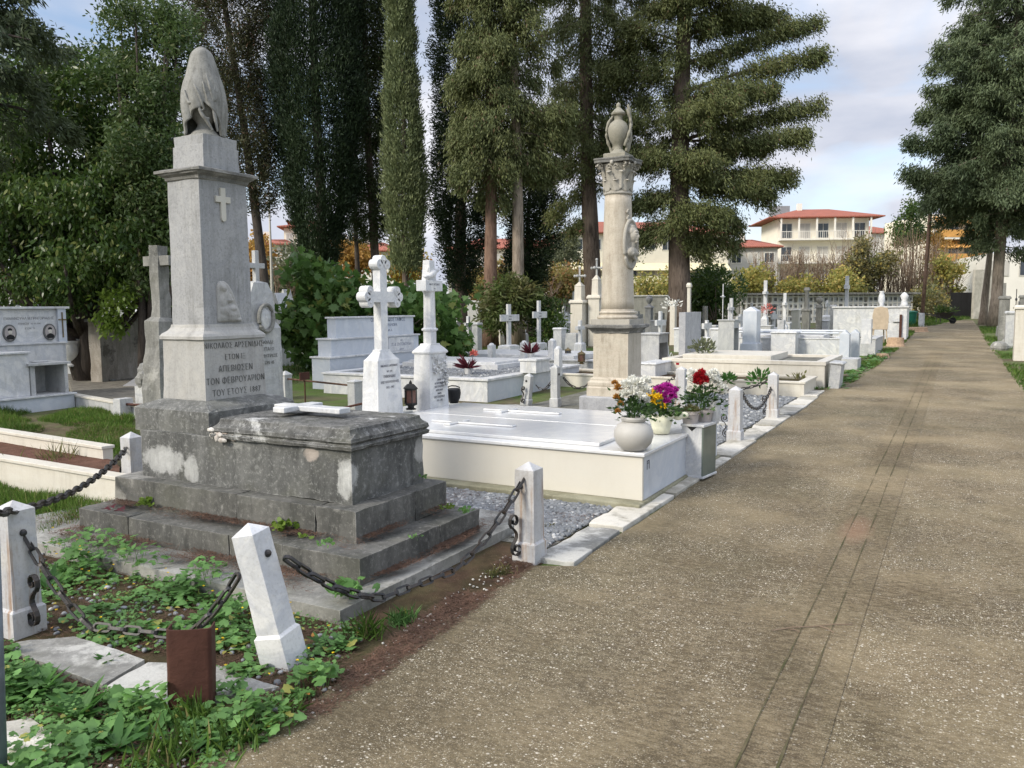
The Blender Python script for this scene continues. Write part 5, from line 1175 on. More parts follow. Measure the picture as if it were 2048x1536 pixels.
pot(at(1358, 742, .24), .10, .17, 'petalr', 'dark red pot next to the white bucket')
# stones right of the thick trunk
T, hx, hy, H_, p = block('rough_stele', 1403, 1416, 682, 612, 'narrow dark weathered stele right of the upright slab', 'headstone', 'greyold', cap=0, taper=.8)
cross_thing(1443, 652, 568, 12, 'thin white wrought cross on a pale armchair-shaped base', 'white', thin=1, base=.3, D=30)
cross_thing(1460, 650, 596, 12, 'low grey stone cross right of the thin wrought cross', 'weathered', t=.1, D=27, base=.4)
cross_thing(1527, 668, 561, 11, 'tallest slender white cross behind the pointed pillar', 'white', t=.12, base=.42, D=31, minarm=.5)
T, hx, hy, H_, p = block('grave_pillar', 1552, 1568, 672, 640, 'small gabled grey marble stele between the crosses', 'headstone', 'weathered', cap=0, D=27)
cross_thing(1566, 664, 586, 10, 'slim tapering white cross right of the tallest cross', 'white', t=.10, base=.40, D=29, minarm=.4)
T, hx, hy, H_, p = block('stone_column', 1600, 1618, 660, 618, 'slender grey stone column with a small cap behind the low roofs', 'grave pillar', 'greyold', cap=.03, D=33)
mb = MB(); zt = hgt(1610, 575, 33); mb.lathe([(.12,H_),(.09,H_+.1),(.08,zt-.2),(.14,zt-.12),(.10,zt)], 8); mb.build('column_shaft', M['greyold'], T, smooth='auto')
T, hx, hy, H_, p = block('dark_pillar', 1628, 1641, 662, 612, 'dark grey marble pillar with a rounded head', 'grave pillar', 'greyold', cap=.03, D=34); mb = urnmesh(.14,.4); o = mb.build('urn', M['greyold'], T, smooth='auto'); o.location = (0,0,H_)
cross_thing(1688, 615, 552, 13, 'tall white cross rising above the white wall grave', 'white', t=.14, base=.45, D=37, minarm=.5)
for i, (px0, px1, py, pt, D_, mt, lb) in enumerate([(1656,1668,662,610,35,'weathered','narrow weathered stele at the left end of the white wall grave'),(1505,1519,650,612,36,'cream','pale column fragment behind the tall pointed pillar'),(1580,1597,668,618,38,'cream','cream block near the slender grey column'),(1538,1551,655,608,40,'greyold','dark square pillar in front of the niche wall'),(1540,1600,684,662,24,'white','low double-pitched white tomb roof, left'),(1595,1650,684,664,25,'white','low white tomb roof right of the double-pitched one'),(1420,1500,668,655,26,'white','long low white kerb beside the thick trunk'),(1300,1350,660,640,34,'weathered','low grey tomb left of the thick trunk'),(1338,1352,652,602,30,'cream','cream stele left of the thick trunk'),(1372,1380,640,566,30,'cream','tall slender cream column right of the thick trunk')]):
    block('far_tomb', px0, px1, py, pt, lb, 'tomb', mt, D=D_, cap=.03)
# ---------------------------------------------------------------- left side
S0 = at(146, 815)
T = thing('niche_family_tomb', 'large white family tomb with two oval portraits and open niche, at the left edge', 'tomb', (S0.x, S0.y, gz(S0.y)), 0)
# local x toward the path, y along it; front edge at x=0
D_ = Dp(S0); 
def zp(py): return hgt(146, py, D_)
bxp('plinth', T, -3.0, .0, -2.2, .04, -.04, .22, 'bluewhite', .006); bxp('plinth_top', T, -3.04, .03, -2.24, .07, .221, .25, 'white', .004)
bxp('left_block', T, -.9, -.10, -2.0, -.62, .25, .92, 'white', .006); 
bxp('left_lid', T, -.94, -.07, -2.03, -.59, .921, .95, 'white', .004)
mb = MB(); mb.box(-.62,-.08,-.61,-.54,.25,.72); mb.box(-.62,-.08,-.06,.0,.25,.72); mb.box(-.66,-.62,-.61,.0,.25,.72); mb.build('niche', M['weathered'], T, bevel=.004)
bxp('niche_roof', T, -.70, -.03, -.66, .03, .721, .76, 'weathered', .004)
bxp('back_wall', T, -1.45, -1.15, -2.0, .67, .25, 1.62, 'white', .006); bxp('wall_ledge', T, -1.16, -1.0, -1.95, .52, .25, 1.02, 'white', .004)
bxp('coping', T, -1.50, -1.08, -2.05, .73, 1.621, 1.66, 'white', .005); bxp('right_pilaster', T, -1.149, -1.10, .52, .67, 1.02, 1.62, 'bluewhite', .004)
bxp('ledge_cap', T, -1.155, -.97, -1.98, .56, 1.021, 1.05, 'white', .004)
text('inscription', [('ΕΜΜΑΝΟΥΗΛ Μ.ΓΡΗΓΟΡΙΑΔΗΣ', .062), ('ΑΠΕΒΙΩΣΕ  30-10-1981', .043), ('ΕΤΩΝ  79', .043)], .055, M['letter'], T, faceX(-1.1495, .05, 1.44), .001, leading=1.5, sx=.92)
for y_, lb in ((-.30, 'oval portrait of a man in a suit'), (.38, 'oval portrait of a woman with dark hair')):
    mb = MB(); pts = [(y_+.11*math.cos(a), 1.22+.145*math.sin(a)) for a in [2*PI*i/24 for i in range(24)]]; mb.prism(pts, -1.149, -1.125, 'x'); fr_ = mb.build('portrait', M['letter'], T); 
    mb = MB(); pts = [(y_+.088*math.cos(a), 1.22+.12*math.sin(a)) for a in [2*PI*i/24 for i in range(24)]]; mb.prism(pts, -1.126, -1.12, 'x'); mb.build('portrait_ground', M['potgrey'], T)
    mb = MB(); mb.ball((-1.12, y_, 1.24), (.008,.034,.045), 12, 8); mb.build('portrait_face', M['cream'], T); mb = MB(); mb.prism([(y_-.07,1.15),(y_-.05,1.18),(y_,1.20),(y_+.05,1.18),(y_+.07,1.15),(y_+.045,1.115),(y_-.045,1.115)], -1.121, -1.114, 'x'); mb.build('portrait_shoulders', M['black'], T)
    mb = MB(); mb.ball((-1.121, y_, 1.275), (.008,.038,.03), 12, 8); mb.build('portrait_hair', M['black'], T)
mb = MB(); mb.box(-1.099,-1.085,.585,.603,1.12,1.56); mb.box(-1.099,-1.085,.525,.663,1.42,1.44); mb.build('gilt_cross', M['brass'], T)
def bigvase(p, s, label, mat='white'):
    o = thing('stone_vase', label, 'vase', p); mb = MB(); mb.lathe([(.10*s,0),(.11*s,.03*s),(.06*s,.08*s),(.07*s,.11*s),(.15*s,.20*s),(.17*s,.34*s),(.165*s,.46*s),(.18*s,.48*s),(.185*s,.53*s),(.15*s,.53*s)], 20); mb.build('vase_body', M[mat], o, smooth='auto')
bigvase(at(142, 733, .42), 1.0, 'tall white stone vase at the right side of the left family tomb')
bigvase(Vector((S0.x-.5, S0.y-1.25, gz(7)+.95)), .62, 'small white stone vase on the left block of the family tomb')
mb = MB(); mb.lathe([(.12,0),(.13,.012),(.01,.014)], 20); o = mb.build('marble_plate', M['white']); o.location = (S0.x-.35, S0.y-.3, gz(S0.y)+.762); tag(o, 'flat white plate lying on the niche roof', 'plate')
# planter grave with brown soil
def beam(name, a, b, wd, h, mat, label, cat='kerbstone', z0=0, group=None):
    a, b = Vector(a), Vector(b); L_ = (b-a).length; an = math.atan2((b-a).y, (b-a).x); T = thing(name, label, cat, (a.x, a.y, gz(a.y)), an, group)
    mb = MB(); mb.box(0, L_, 0, wd, -.05, h-.03); o = mb.build('wall', M[mat], T); rough_up(o, .2, .004, 5, .006, a.x); mb = MB(); mb.box(-.01, L_+.01, -.015, wd+.015, h-.029, h); mb.build('coping', M['white' if mat == 'white' else 'cream'], T, bevel=.004); return T
a1, b1 = at(-60, 905, .30), at(262, 958, .30); beam('grave_border', a1, b1, .10, .30, 'cream', 'nearer of two cream marble borders left of the blackened tomb')
a2, b2 = at(-60, 852, .34), at(205, 893, .34); beam('grave_border', a2, b2, .10, .34, 'cream', 'farther of two cream marble borders, grass spilling over it')
bedq = [(a1.x+.02, a1.y+.07), (b1.x-.02, b1.y+.07), (b2.x+.1, b2.y+.03), (a2.x+.02, a2.y+.03)]
flat('soil_bed', bedq, .22, 'soil2' if 'soil2' in M else 'soil', 'brown needle-covered soil between the two cream borders', 'soil bed')
# stones between the left tomb and the obelisk
T, hx, hy, H_, p = block('urn_plinth', 189, 232, 742, 686, 'short grey plinth carrying a small white box left of the plaster wall', 'plinth', 'weathered', cap=.03); lft('white_box', T, [(hx*.62,hy*.62,H_),(hx*.62,hy*.62,H_+.28),(hx*.75,hy*.75,H_+.285),(hx*.75,hy*.75,H_+.33)], 'bluewhite')
a3, b3 = foot(205, 16.5), foot(322, 18.5); L_ = (b3-a3).length; T = thing('plaster_wall', 'crumbling beige plaster wall under the evergreen trees', 'wall', a3, math.atan2((b3-a3).y, (b3-a3).x))
hw_ = hgt(250, 642, 17); mb = MB(); mb.box(0, L_+.4, 0, .25, -.05, hw_); rough_up(mb.build('wall_body', M['plaster'], T), .3, .02, 3); bxp('coping', T, -.05, L_+.45, -.05, .30, hw_, hw_+.06, 'greyold', .01)
p = foot(283, 15.6); T = thing('leaning_slab', 'triangular piece of pale grey marble leaning against the plaster wall', 'slab', p, .55); mb = MB(); mb.prism([(-.55,0),(.55,0),(.6,.75),(.45,.62)], -.03, .03, 'y'); mb.build('slab', M['greymarble'], T)
p = at(200, 795); 
flat('old_slab', px4((130,745),(255,728),(350,775),(290,812),(150,800),h=.1), .12, 'lid2', 'old flat lichen-covered grave slab left of the stele', 'grave slab')
cm = MB(); pl = lying_cross(0,0,0,0,.9,.5,.11); cm.prism(pl, 0, .03, 'z'); o = cm.build('worn_cross', M['greyold'], bevel=.01); o.location = at(205, 760, .12) + Vector((0,0,.0)); o.rotation_euler = (0,0,R(-6)); tag(o, 'worn grey stone cross lying on the old flat slab', 'cross')
beam('slab_border', at(110, 792, .12), at(300, 828, .12), .12, .2, 'weathered', 'low weathered border below the old flat slab', 'kerbstone')
T, hx, hy, H_, p = block('stone_post', 226, 270, 838, 796, 'squat weathered marble post left of the stele base', 'post', 'weathered', cap=0, taper=.9)
mb = MB(); mb.tube([(hx*.8,0,H_*.72),(hx+.55,.1,H_*.72)], .02, 6); mb.build('iron_bar', M['rust'], T)
T, hx, hy, H_, p = block('stone_heap', 272, 330, 826, 770, 'marble base heaped with rough stones behind the stele, left', 'base', 'weathered', cap=0)
mb = MB(); rr = random.Random(4)
for i in range(9): mb.ball((rr.uniform(-hx*.3,hx), rr.uniform(-hy*.7,hy*.7), H_+.05+rr.uniform(0,.18)), (rr.uniform(.08,.14),)*3, 7, 5)
rough_up(mb.build('rough_stones', M['greyold'], T), .06, .03, 8)
# grey stone cross monument behind the stele, left
p = foot(331, 10.4); T = thing('grey_cross_monument', 'lichened grey stone cross monument half hidden behind the left of the stele', 'monument', p)
zt = hgt(331, 478, 10.4); za = hgt(331, 523, 10.4)
mb = MB(); mb.loft([(.20,.25,-.05),(.16,.2,.8),(.12,.15,1.45),(.075,.09,1.5),(.07,.08,zt-.1)]); rough_up(mb.build('shaft', M['greyold'], T), .12, .03, 4)
mb = MB(); mb.box(-.24,.24,-.06,.06,za-.06,za+.06); rough_up(mb.build('cross_arm', M['greyold'], T), .08, .006, 6)
# right of the stele: gothic headstone with wreath
p = foot(522, 12.2); T = thing('wreath_headstone', 'weathered marble headstone with an oval wreath and cross, right behind the stele', 'headstone', p)
zt = hgt(513, 503, 12.2); zb = hgt(520, 566, 12.2); zm = hgt(522, 640, 12.2); zl = hgt(522, 745, 12.2)
mb = MB(); mb.loft([(.15,.32,-.05),(.14,.30,zm-.12),(.10,.26,zm-.02),(.09,.22,zb-.15),(.07,.14,zb),(.05,.06,zb+.02)]); rough_up(mb.build('stone_body', M['weathered'], T), .1, .012, 5)
cm = crossmesh(zt-zb+.02,.30,.075,.07,.55); c_ = MB(); c_.M = Matrix.Translation((0,-.02,zb-.02)); c_.add(cm.v, cm.f); c_.build('cross', M['weathered'], T, bevel=.006)
mb = MB(); pts = [(.16+.0*math.cos(a), .14*math.cos(a), zm+.03+.20*math.sin(a)) for a in [2*PI*i/20 for i in range(21)]]; mb.tube(pts, .03, 7); mb.build('oval_wreath', M['greyold'], T); mb = MB(); mb.ball((.13,0,zm+.03),(.04,.12,.17),12,8); rough_up(mb.build('wreath_centre', M['white'], T), .04, .008, 12)
text('inscription', ['ΕΝΘΑΔΕ', 'ΚΕΙΤΑΙ Ο', 'ΔΗΜΗΤΡΙΟΣ', 'ΕΤΩΝ 45'], .07, M['letter'], T, faceX(.151, 0, zm-.35), .001)
block('plinth_block', 510, 575, 800, 748, 'grey stone base right behind the stele, under the wreath headstone', 'base', 'greyold', cap=.02)
# fenced grave with rail
T, hx, hy, H_, p = block('fence_post', 560, 586, 808, 752, 'left weathered marble post of the rusty-railed grave', 'post', 'weathered', cap=0); lft('pointed_top', T, [(hx,hy,H_),(hx*1.1,hy*1.1,H_+.03),(.01,.01,H_+.09)], 'weathered'); pF = p.copy(); hF = H_
T, hx, hy, H_, p = block('fence_post', 696, 726, 824, 766, 'right weathered marble post of the rusty-railed grave', 'post', 'weathered', cap=0); lft('pointed_top', T, [(hx,hy,H_),(hx*1.1,hy*1.1,H_+.03),(.01,.01,H_+.06)], 'weathered')
mb = MB(); o_ = pF; mb.tube([Vector((0,0,hF-.04)), p - o_ + Vector((0,0,H_-.04))], .016, 6); o = mb.build('rusty_rail', M['rustlight']); o.location = o_; tag(o, 'thin rusty rail between the two weathered fence posts', 'rail')
mb = MB(); a_, b_ = P(640, 826, Dp(p)+.3), P(730, 806, Dp(p)-.5); mb.tube([(0,0,0), b_-a_], .018, 6); o = mb.build('fallen_bar', M['rust']); o.location = a_; tag(o, 'fallen iron bar behind the lying white cross', 'rail')
p = at(611, 812); T = thing('iron_marker', 'small rusty iron marker plate on a thin stake', 'marker', p); h_ = hgt(611, 744, Dp(p)); mb = MB(); mb.tube([(0,0,0),(0,0,h_)], .012, 5); mb.build('stake', M['rust'], T); bxp('plate', T, -.01, .01, -.11, .11, h_-.12, h_, 'rust', .004)
beam('marble_border', at(575, 838, .06), at(700, 826, .06), .2, .08, 'cream', 'cream border strip inside the rusty-railed grave', 'kerbstone')
# small stones behind
for (px0, px1, py, pt, D_, mt, lb) in [(577,600,722,672,None,'greyold','small grey headstone left of the maple shrub'),(600,622,718,690,None,'weathered','broken pale stump of a headstone under the maple shrub'),(622,655,715,650,None,'greyold','grey plinth hidden in the maple shrub'),(545,590,690,612,22,'white','white gabled tomb house in the gap right of the stele'),(566,592,670,600,27,'weathered','grey gabled tomb behind the white tomb house')]:
    T, hx, hy, H_, p = block('headstone', px0, px1, py, pt, lb, 'headstone', mt, D=D_, cap=.02)
    if D_: lft('gable', T, [(hx,hy,H_),(.02,hy,H_+.35)], mt)
# far left row
T, hx, hy, H_, p = block('ledge_tomb', 112, 192, 676, 618, 'long shelf tomb under the dark tree behind the left family tomb', 'tomb', 'weathered', D=19, cap=.05, dx=.8)
cross_thing(44, 660, 563, 26, 'white cross on a block above the left family tomb', 'white', D=21, t=.12, base=.35)
cross_thing(60, 650, 600, 24, 'small pale cross right of the taller white cross at left', 'bluewhite', D=24, t=.12, base=.3)
for (px0, px1, pt, D_, mt, lb) in [(0,14,602,26,'weathered','dark-topped pale block at the far left edge'),(16,36,606,27,'white','white block second from the left edge, in the far row'),(62,90,598,30,'bluewhite','pale blue slab standing under the tree branches'),(86,112,612,28,'white','white tomb end beside the shelf tomb'),(-30,40,624,24,'cream','low cream tomb cover at the left edge')]:
    block('far_tomb', px0, px1, 660, pt, lb, 'tomb', mt, D=D_, cap=.03)
# ---------------------------------------------------------------- columbarium wall and cemetery wall
a_, b_ = foot(1480, 54), foot(1818, 56); L_ = (b_-a_).length; an = math.atan2((b_-a_).y, (b_-a_).x); hh = hgt(1650, 589, 55)
T = thing('niche_wall', 'long pale wall of burial niches with a dark flat roof, across the cemetery', 'wall', (a_.x, a_.y, gz(a_.y)), an)
nx, nz = 34, 4; cw, ch_ = L_/nx, (hh-.15)/nz
bxp('core', T, -.1, L_+.1, .30, .6, -.05, hh, 'wallgrey', 0)
mb = MB(); 
for i in range(nx+1): mb.box(i*cw-.05, i*cw+.05, 0, .30, .0, hh)
for j in range(nz+1): mb.box(0, L_, .01, .295, j*ch_, j*ch_+.09)
mb.build('niche_grid', M['wallwhite'], T)
mb = MB(); mk = MB(); rr = random.Random(6)
for i in range(nx):
    for j in range(nz):
        if i < 6 or rr.random() < .13: continue
        mb.box(i*cw+.05, (i+1)*cw-.05, .03, .07, j*ch_+.09, (j+1)*ch_)
        mk.box(i*cw+.05+rr.uniform(.03,.2), i*cw+.05+rr.uniform(.25,.36), .018, .029, j*ch_+.2, j*ch_+.3+rr.uniform(0,.12))
tag(mb.build('niche_covers', M['white'], T), kind='stuff'); tag(mk.build('niche_pictures', M['letter'], T), kind='stuff')
bxp('roof_slab', T, -.3, L_+.4, -.35, .75, hh+.002, hh+.14, 'greyold', .01)
a_, b_ = foot(1090, 52), foot(1475, 54); L_ = (b_-a_).length; hh = hgt(1300, 592, 53)
T = thing('boundary_wall', 'pale concrete boundary wall seen between the trees', 'wall', (a_.x, a_.y, gz(a_.y)), math.atan2((b_-a_).y, (b_-a_).x)); bxp('wall_body', T, 0, L_, 0, .25, -.05, hh, 'plasterpale', .01); bxp('coping', T, -.05, L_+.05, -.06, .31, hh, hh+.08, 'wallwhite', .01)
# right-hand edge graves
for (px0, px1, pt, D_, mt, lb) in [(1990,2012,592,30,'greyold','grey marble pillar with a dark niche at the right edge'),(2022,2048,610,21,'cream','cream marble pillar cut by the right edge of the photo'),(2004,2030,622,26,'weathered','weathered block between the pillars at the right edge'),(2030,2070,590,34,'greyold','dark tall stele at the far right edge')]:
    T, hx, hy, H_, p = block('edge_tomb', px0, px1, 660, pt, lb, 'tomb', mt, D=D_, cap=.04, depth=.5)
cross_thing(2000, 650, 566, 12, 'slender grey cross rising at the right edge under the big tree', 'greyold', D=33, t=.1, minarm=.5)
cross_thing(2024, 650, 578, 10, 'thin iron cross second at the right edge under the big tree', 'iron', D=36, thin=2, minarm=.5)
T, hx, hy, H_, p = block('white_marker', 2034, 2046, 694, 640, 'small white marker post in the grass at the right edge', 'post', 'white', cap=0)
for i, (px, py) in enumerate(((2006, 672), (2020, 690), (1998, 700))):
    p = at(px, py); mb = MB(); mb.ball((0,0,.1),(.28,.22,.18),9,7); o = mb.build('boulder', M['paving']); rough_up(o, .1, .05, 4, seed=i); o.location = p; tag(o, ['pale boulder under the grey pillar at the right edge', 'flat pale stone beside the boulder at the right edge', 'small pale stone at the right path edge'][i], 'stone')
# potted and planted bits on graves
def shrublet(px, py, h_, s, mat, label, seed, n=160, name='small_plant', shape='leaf', ln=.09, cat='plant'):
    p = at(px, py, h_); rng = np.random.default_rng(seed); C = unit(rng.normal(size=(n,3)))*rng.uniform(.3,1,(n,1))*[s,s,s*.7]; C[:,2] += s*.6
    o = leaves(name, C, C-[0,0,s*.2]+rng.normal(0,.1*s,(n,3)), ln, ln*.45, M[mat], None, shape, rng, curl=.3); o.location = p; return tag(o, label, cat)
shrublet(1405, 712, .5, .26, 'greyleaf', 'grey-green leafy plant at the foot of the upright slab', 3, 240)
shrublet(1385, 700, .5, .22, 'laurel', 'green leafy plant behind the grey-green one', 4, 160)
shrublet(1600, 778, .02, .22, 'drygrass', 'thin dry branching plant by the low planter grave', 5, 90)
shrublet(1520, 772, .22, .20, 'weeddark', 'straggly white-flecked weed on the low planter grave', 6, 110)
shrublet(1455, 768, .22, .12, 'weeddark', 'small green weed on the left of the low planter grave', 16, 90)
shrublet(1340, 632, .0, .3, 'petalw', 'bunch of white flowers far behind the column pedestal', 7, 90, 'white_flowers', cat='flowers').location = P(1345, 620, 24)
shrublet(1535, 620, .0, .2, 'pink', 'bunch of pink flowers beside the tallest slender cross', 8, 70, 'pink_flowers', cat='flowers').location = P(1535, 625, 27)
shrublet(765, 752, .33, .16, 'weeddark', 'low green plant at the foot of the stepped headstone', 9, 100)

for i, (px, pt, D_, mt) in enumerate([(906,622,30,'white'),(938,632,27,'white'),(1000,618,31,'cream'),(1046,632,30,'weathered'),(1112,628,29,'white'),(1128,612,34,'weathered'),(1160,640,24,'white'),(1214,628,33,'white'),(1345,612,36,'white'),(1395,622,38,'weathered'),(1412,640,28,'white'),(1478,628,33,'white'),(1500,606,42,'weathered'),(1545,622,36,'white'),(1585,618,40,'white'),(1650,600,46,'white'),(1262,640,30,'white'),(1275,622,38,'weathered'),(880,640,30,'white')]):
    cross_thing(px, 660, pt, 20, 'small pale cross in the crowded rows between the trees and the back wall', mt, D=D_, t=.09, base=.3+.05*(i % 4), minarm=.4, group='small crosses in the far rows')
for i, (px, w_, pt, D_, mt) in enumerate([(915,16,640,28,'white'),(955,20,645,26,'weathered'),(1095,18,640,31,'white'),(1225,18,648,27,'greymarble'),(1260,22,655,24,'white'),(1385,16,645,32,'white'),(1425,18,650,29,'weathered'),(1490,24,645,35,'white'),(1530,30,650,30,'weathered'),(1570,20,645,33,'white'),(1645,22,640,38,'white'),(1360,26,655,26,'white'),(640,22,690,26,'weathered'),(1120,26,655,25,'white')]):
    T, hx, hy, H_, p = block('far_headstone', px-w_/2, px+w_/2, 660, pt, 'small pale headstone block in the crowded rows between the trees and the back wall', 'headstone', mt, D=D_, cap=.025, group='small headstones in the far rows')
# ---------------------------------------------------------------- trees
def trunkmesh(T, H, r0, bark, lean=(0,0), r1=.25, seed=0, limbs=(), name='trunk'):
    rr = random.Random(seed); mb = MB(); pts = []; rad = []
    n = 14
    for i in range(n+1):
        t = i/n; pts.append((lean[0]*t + .05*math.sin(t*9+seed), lean[1]*t + .05*math.cos(t*7+seed), -.1 + t*(H+.1))); rad.append(r0*(1.35 if i == 0 else 1)*(1-(1-r1)*t)*(1+rr.uniform(-.05,.05)))
    mb.tube(pts, rad, 10)
    for (a, b, r) in limbs: mb.tube([a, (Vector(a)+Vector(b))/2 + Vector((0,0,-.06*(Vector(b)-Vector(a)).length)), b], [r, r*.7, r*.25], 5)
    return mb.build(name, M[bark], T, smooth=True)
def envR(prof, z):
    zs = [p[0] for p in prof]; rs = [p[1] for p in prof]; return np.interp(z, zs, rs)
def cypress(label, px, D, prof, N, mat='cyp', bark='bark', r0=.2, lean=(0,0), seed=1, up=1.0, leaf=(.15,.045), hollow=.55, group='tall cypresses and conifers', rough=.28, gaps=.0, ncl=None, name='cypress_tree', brown=0, flat_=0):
    """dense columnar crown; prof = [(z, radius)...]"""
    kd = KD if 480 < px < 1400 else 1.0; D *= kd; prof = [(1.65+(z-1.65)*kd, r*kd) for z, r in prof]; r0 *= kd*.8; lean = (lean[0]*kd, lean[1]*kd); N = int(N*(2.6 if kd > 1 else 1))
    p = foot(px, D); T = thing(name, label, 'tree', p, 0, group); rng = np.random.default_rng(seed)
    z0, z1 = prof[0][0], prof[-1][0]; ncl = ncl or N//62
    z = rng.uniform(z0, z1, ncl*3); w = envR(prof, z); k = rng.random(len(z)) < w/w.max(); z = z[k][:ncl]; m = len(z)
    a = rng.uniform(0, 2*PI, m); Rz = envR(prof, z)
    nz_ = np.array([mnoise.noise(Vector((math.cos(x)*1.3+seed, math.sin(x)*1.3, y_*.55))) for x, y_ in zip(a, z)])
    nf = np.array([mnoise.noise(Vector((math.cos(x)*3+seed, math.sin(x)*3, y_*1.6))) for x, y_ in zip(a, z)])
    rr_ = Rz*(1 + rough*nz_*1.8 + rough*nf*.9)*np.sqrt(rng.uniform(hollow**2, 1, m))
    keep = nf*.6 + nz_*.6 > -gaps_inv(gaps); z, a, rr_, Rz = z[keep], a[keep], rr_[keep], Rz[keep]; m = len(z)
    lx = lean[0]*z/z1; ly = lean[1]*z/z1
    C = np.stack([rr_*np.cos(a)+lx, rr_*np.sin(a)+ly, z], 1); idx = rng.integers(0, m, N)
    sg = .085 + .045*Rz[idx]; O = np.stack([np.cos(a), np.sin(a), np.zeros(m)], 1)[idx]
    C2 = C[idx] + rng.normal(size=(N,3))*sg[:,None]*np.array([1,1,1.5]); 
    D_ = O*.55 + np.array([0,0,up]) + rng.normal(0,.42,(N,3))
    L_ = leaf[0]*rng.uniform(.6,1.3,N); leaves('crown', C2, D_, L_, leaf[1], M[mat], T, 'kite', rng)
    if z1 > 0: trunkmesh(T, z1*.9, r0, bark, lean, seed=seed, r1=.12)
    return T
KD = 1.4
def gaps_inv(g): return 10 if g <= 0 else (1-g)*.62
def conifer(label, px, D, H, prof, nbr, N, mat='deodar', bark='bark', r0=.25, lean=(0,0), seed=1, rise=.12, sag=.25, hang=.75, leaf=(.145,.040), group='tall cypresses and conifers', limbs=(), tl=.9, name='conifer_tree', trunktop=None, side=None, sigma=(.11,.16), dead=0):
    """whorls of separate boughs with hanging sprays; limbs=[(z0, dx right, dz, dy fwd, thickness)] are explicit boughs"""
    kd = KD if 480 < px < 1400 else 1.0; D *= kd; H *= kd; prof = [(1.65+(z-1.65)*kd, r*kd) for z, r in prof]; r0 *= kd*.9; lean = (lean[0]*kd, lean[1]*kd); limbs = [(1.65+(a-1.65)*kd, b*kd, c*kd, d*kd, e*kd) for a, b, c, d, e in limbs]; N = int(N*(2.5 if kd > 1 else 1)); sigma = (sigma[0]*kd*.8, sigma[1]*kd*.85)
    p = foot(px, D); T = thing(name, label, 'tree', p, 0, group); rng = np.random.default_rng(seed); z0, z1 = prof[0][0], prof[-1][0]
    B_ = []; wt = []; lb = []
    for i in range(nbr):
        z = z0 + (z1-z0)*((i+rng.random())/nbr); a = i*2.4 + rng.normal(0,.3); Rr = float(envR(prof, z))*rng.uniform(.62,1.12)
        if side is not None and math.cos(a-side) < -.2: Rr *= .6
        st = np.array([lean[0]*z/H, lean[1]*z/H, z]); d = np.array([math.cos(a), math.sin(a), 0]); B_.append((st, d*Rr, Rr*rise*rng.uniform(.3,1.6), Rr*sag*rng.uniform(.6,1.4), .13+.10*Rr)); wt.append(Rr*(.5+.4*Rr)); 
    for (zz, dx, dz, dy, th) in limbs:
        v = _r*dx + _f*dy; st = np.array([lean[0]*zz/H, lean[1]*zz/H, zz]); Rr = v.length; B_.append((st, np.array([v.x, v.y, 0]), dz + Rr*.10, Rr*.10, th)); wt.append(Rr*1.9*(th/.3)*(.30/th)**.3)
    for st, v, ri, sg, th in B_:
        pts = [tuple(st + v*u + np.array([0,0,ri*u - sg*u*u])) for u in (0,.3,.6,.92)]; lb.append((pts, .018 + .012*np.linalg.norm(v)))
    wt = np.array(wt)/sum(wt); bi = rng.choice(len(B_), N//60, p=wt); m = len(bi); u = rng.uniform(.12,1,m)**.75
    ST = np.array([b[0] for b in B_])[bi]; V_ = np.array([b[1] for b in B_])[bi]; RI = np.array([b[2] for b in B_])[bi]; SG = np.array([b[3] for b in B_])[bi]; TH = np.array([b[4] for b in B_])[bi]
    lat = np.stack([-V_[:,1], V_[:,0], np.zeros(m)], 1); lat /= np.maximum(np.linalg.norm(lat,axis=1,keepdims=True),1e-6); lw = TH*1.6*np.sin(PI*np.clip(u*.8+.2,0,1))**.8
    CC = ST + V_*u[:,None] + np.stack([np.zeros(m), np.zeros(m), RI*u-SG*u*u], 1) + lat*(rng.normal(0,1,m)*lw)[:,None]; CC[:,2] -= np.abs(rng.normal(0,.35,m))*TH*1.2
    CC += rng.normal(0,.03,(m,3)); idx = rng.integers(0, m, N); ud = unit(V_)[idx]
    C = CC[idx] + rng.normal(size=(N,3))*np.array([sigma[0],sigma[0],sigma[1]]); 
    D_ = ud*.45 + np.array([0,0,-hang]) + rng.normal(0,.45,(N,3)); leaves('crown', C, D_, leaf[0]*rng.uniform(.5,1.35,N), leaf[1], M[mat], T, 'kite', rng)
    trunkmesh(T, trunktop or z1*.97, r0, bark, lean, seed=seed)
    mb = MB()
    for pts, r in lb: mb.tube(pts, [r, r*.8, r*.55, r*.2], 5)
    mb.build('boughs', M[bark], T, smooth=True)
    return T
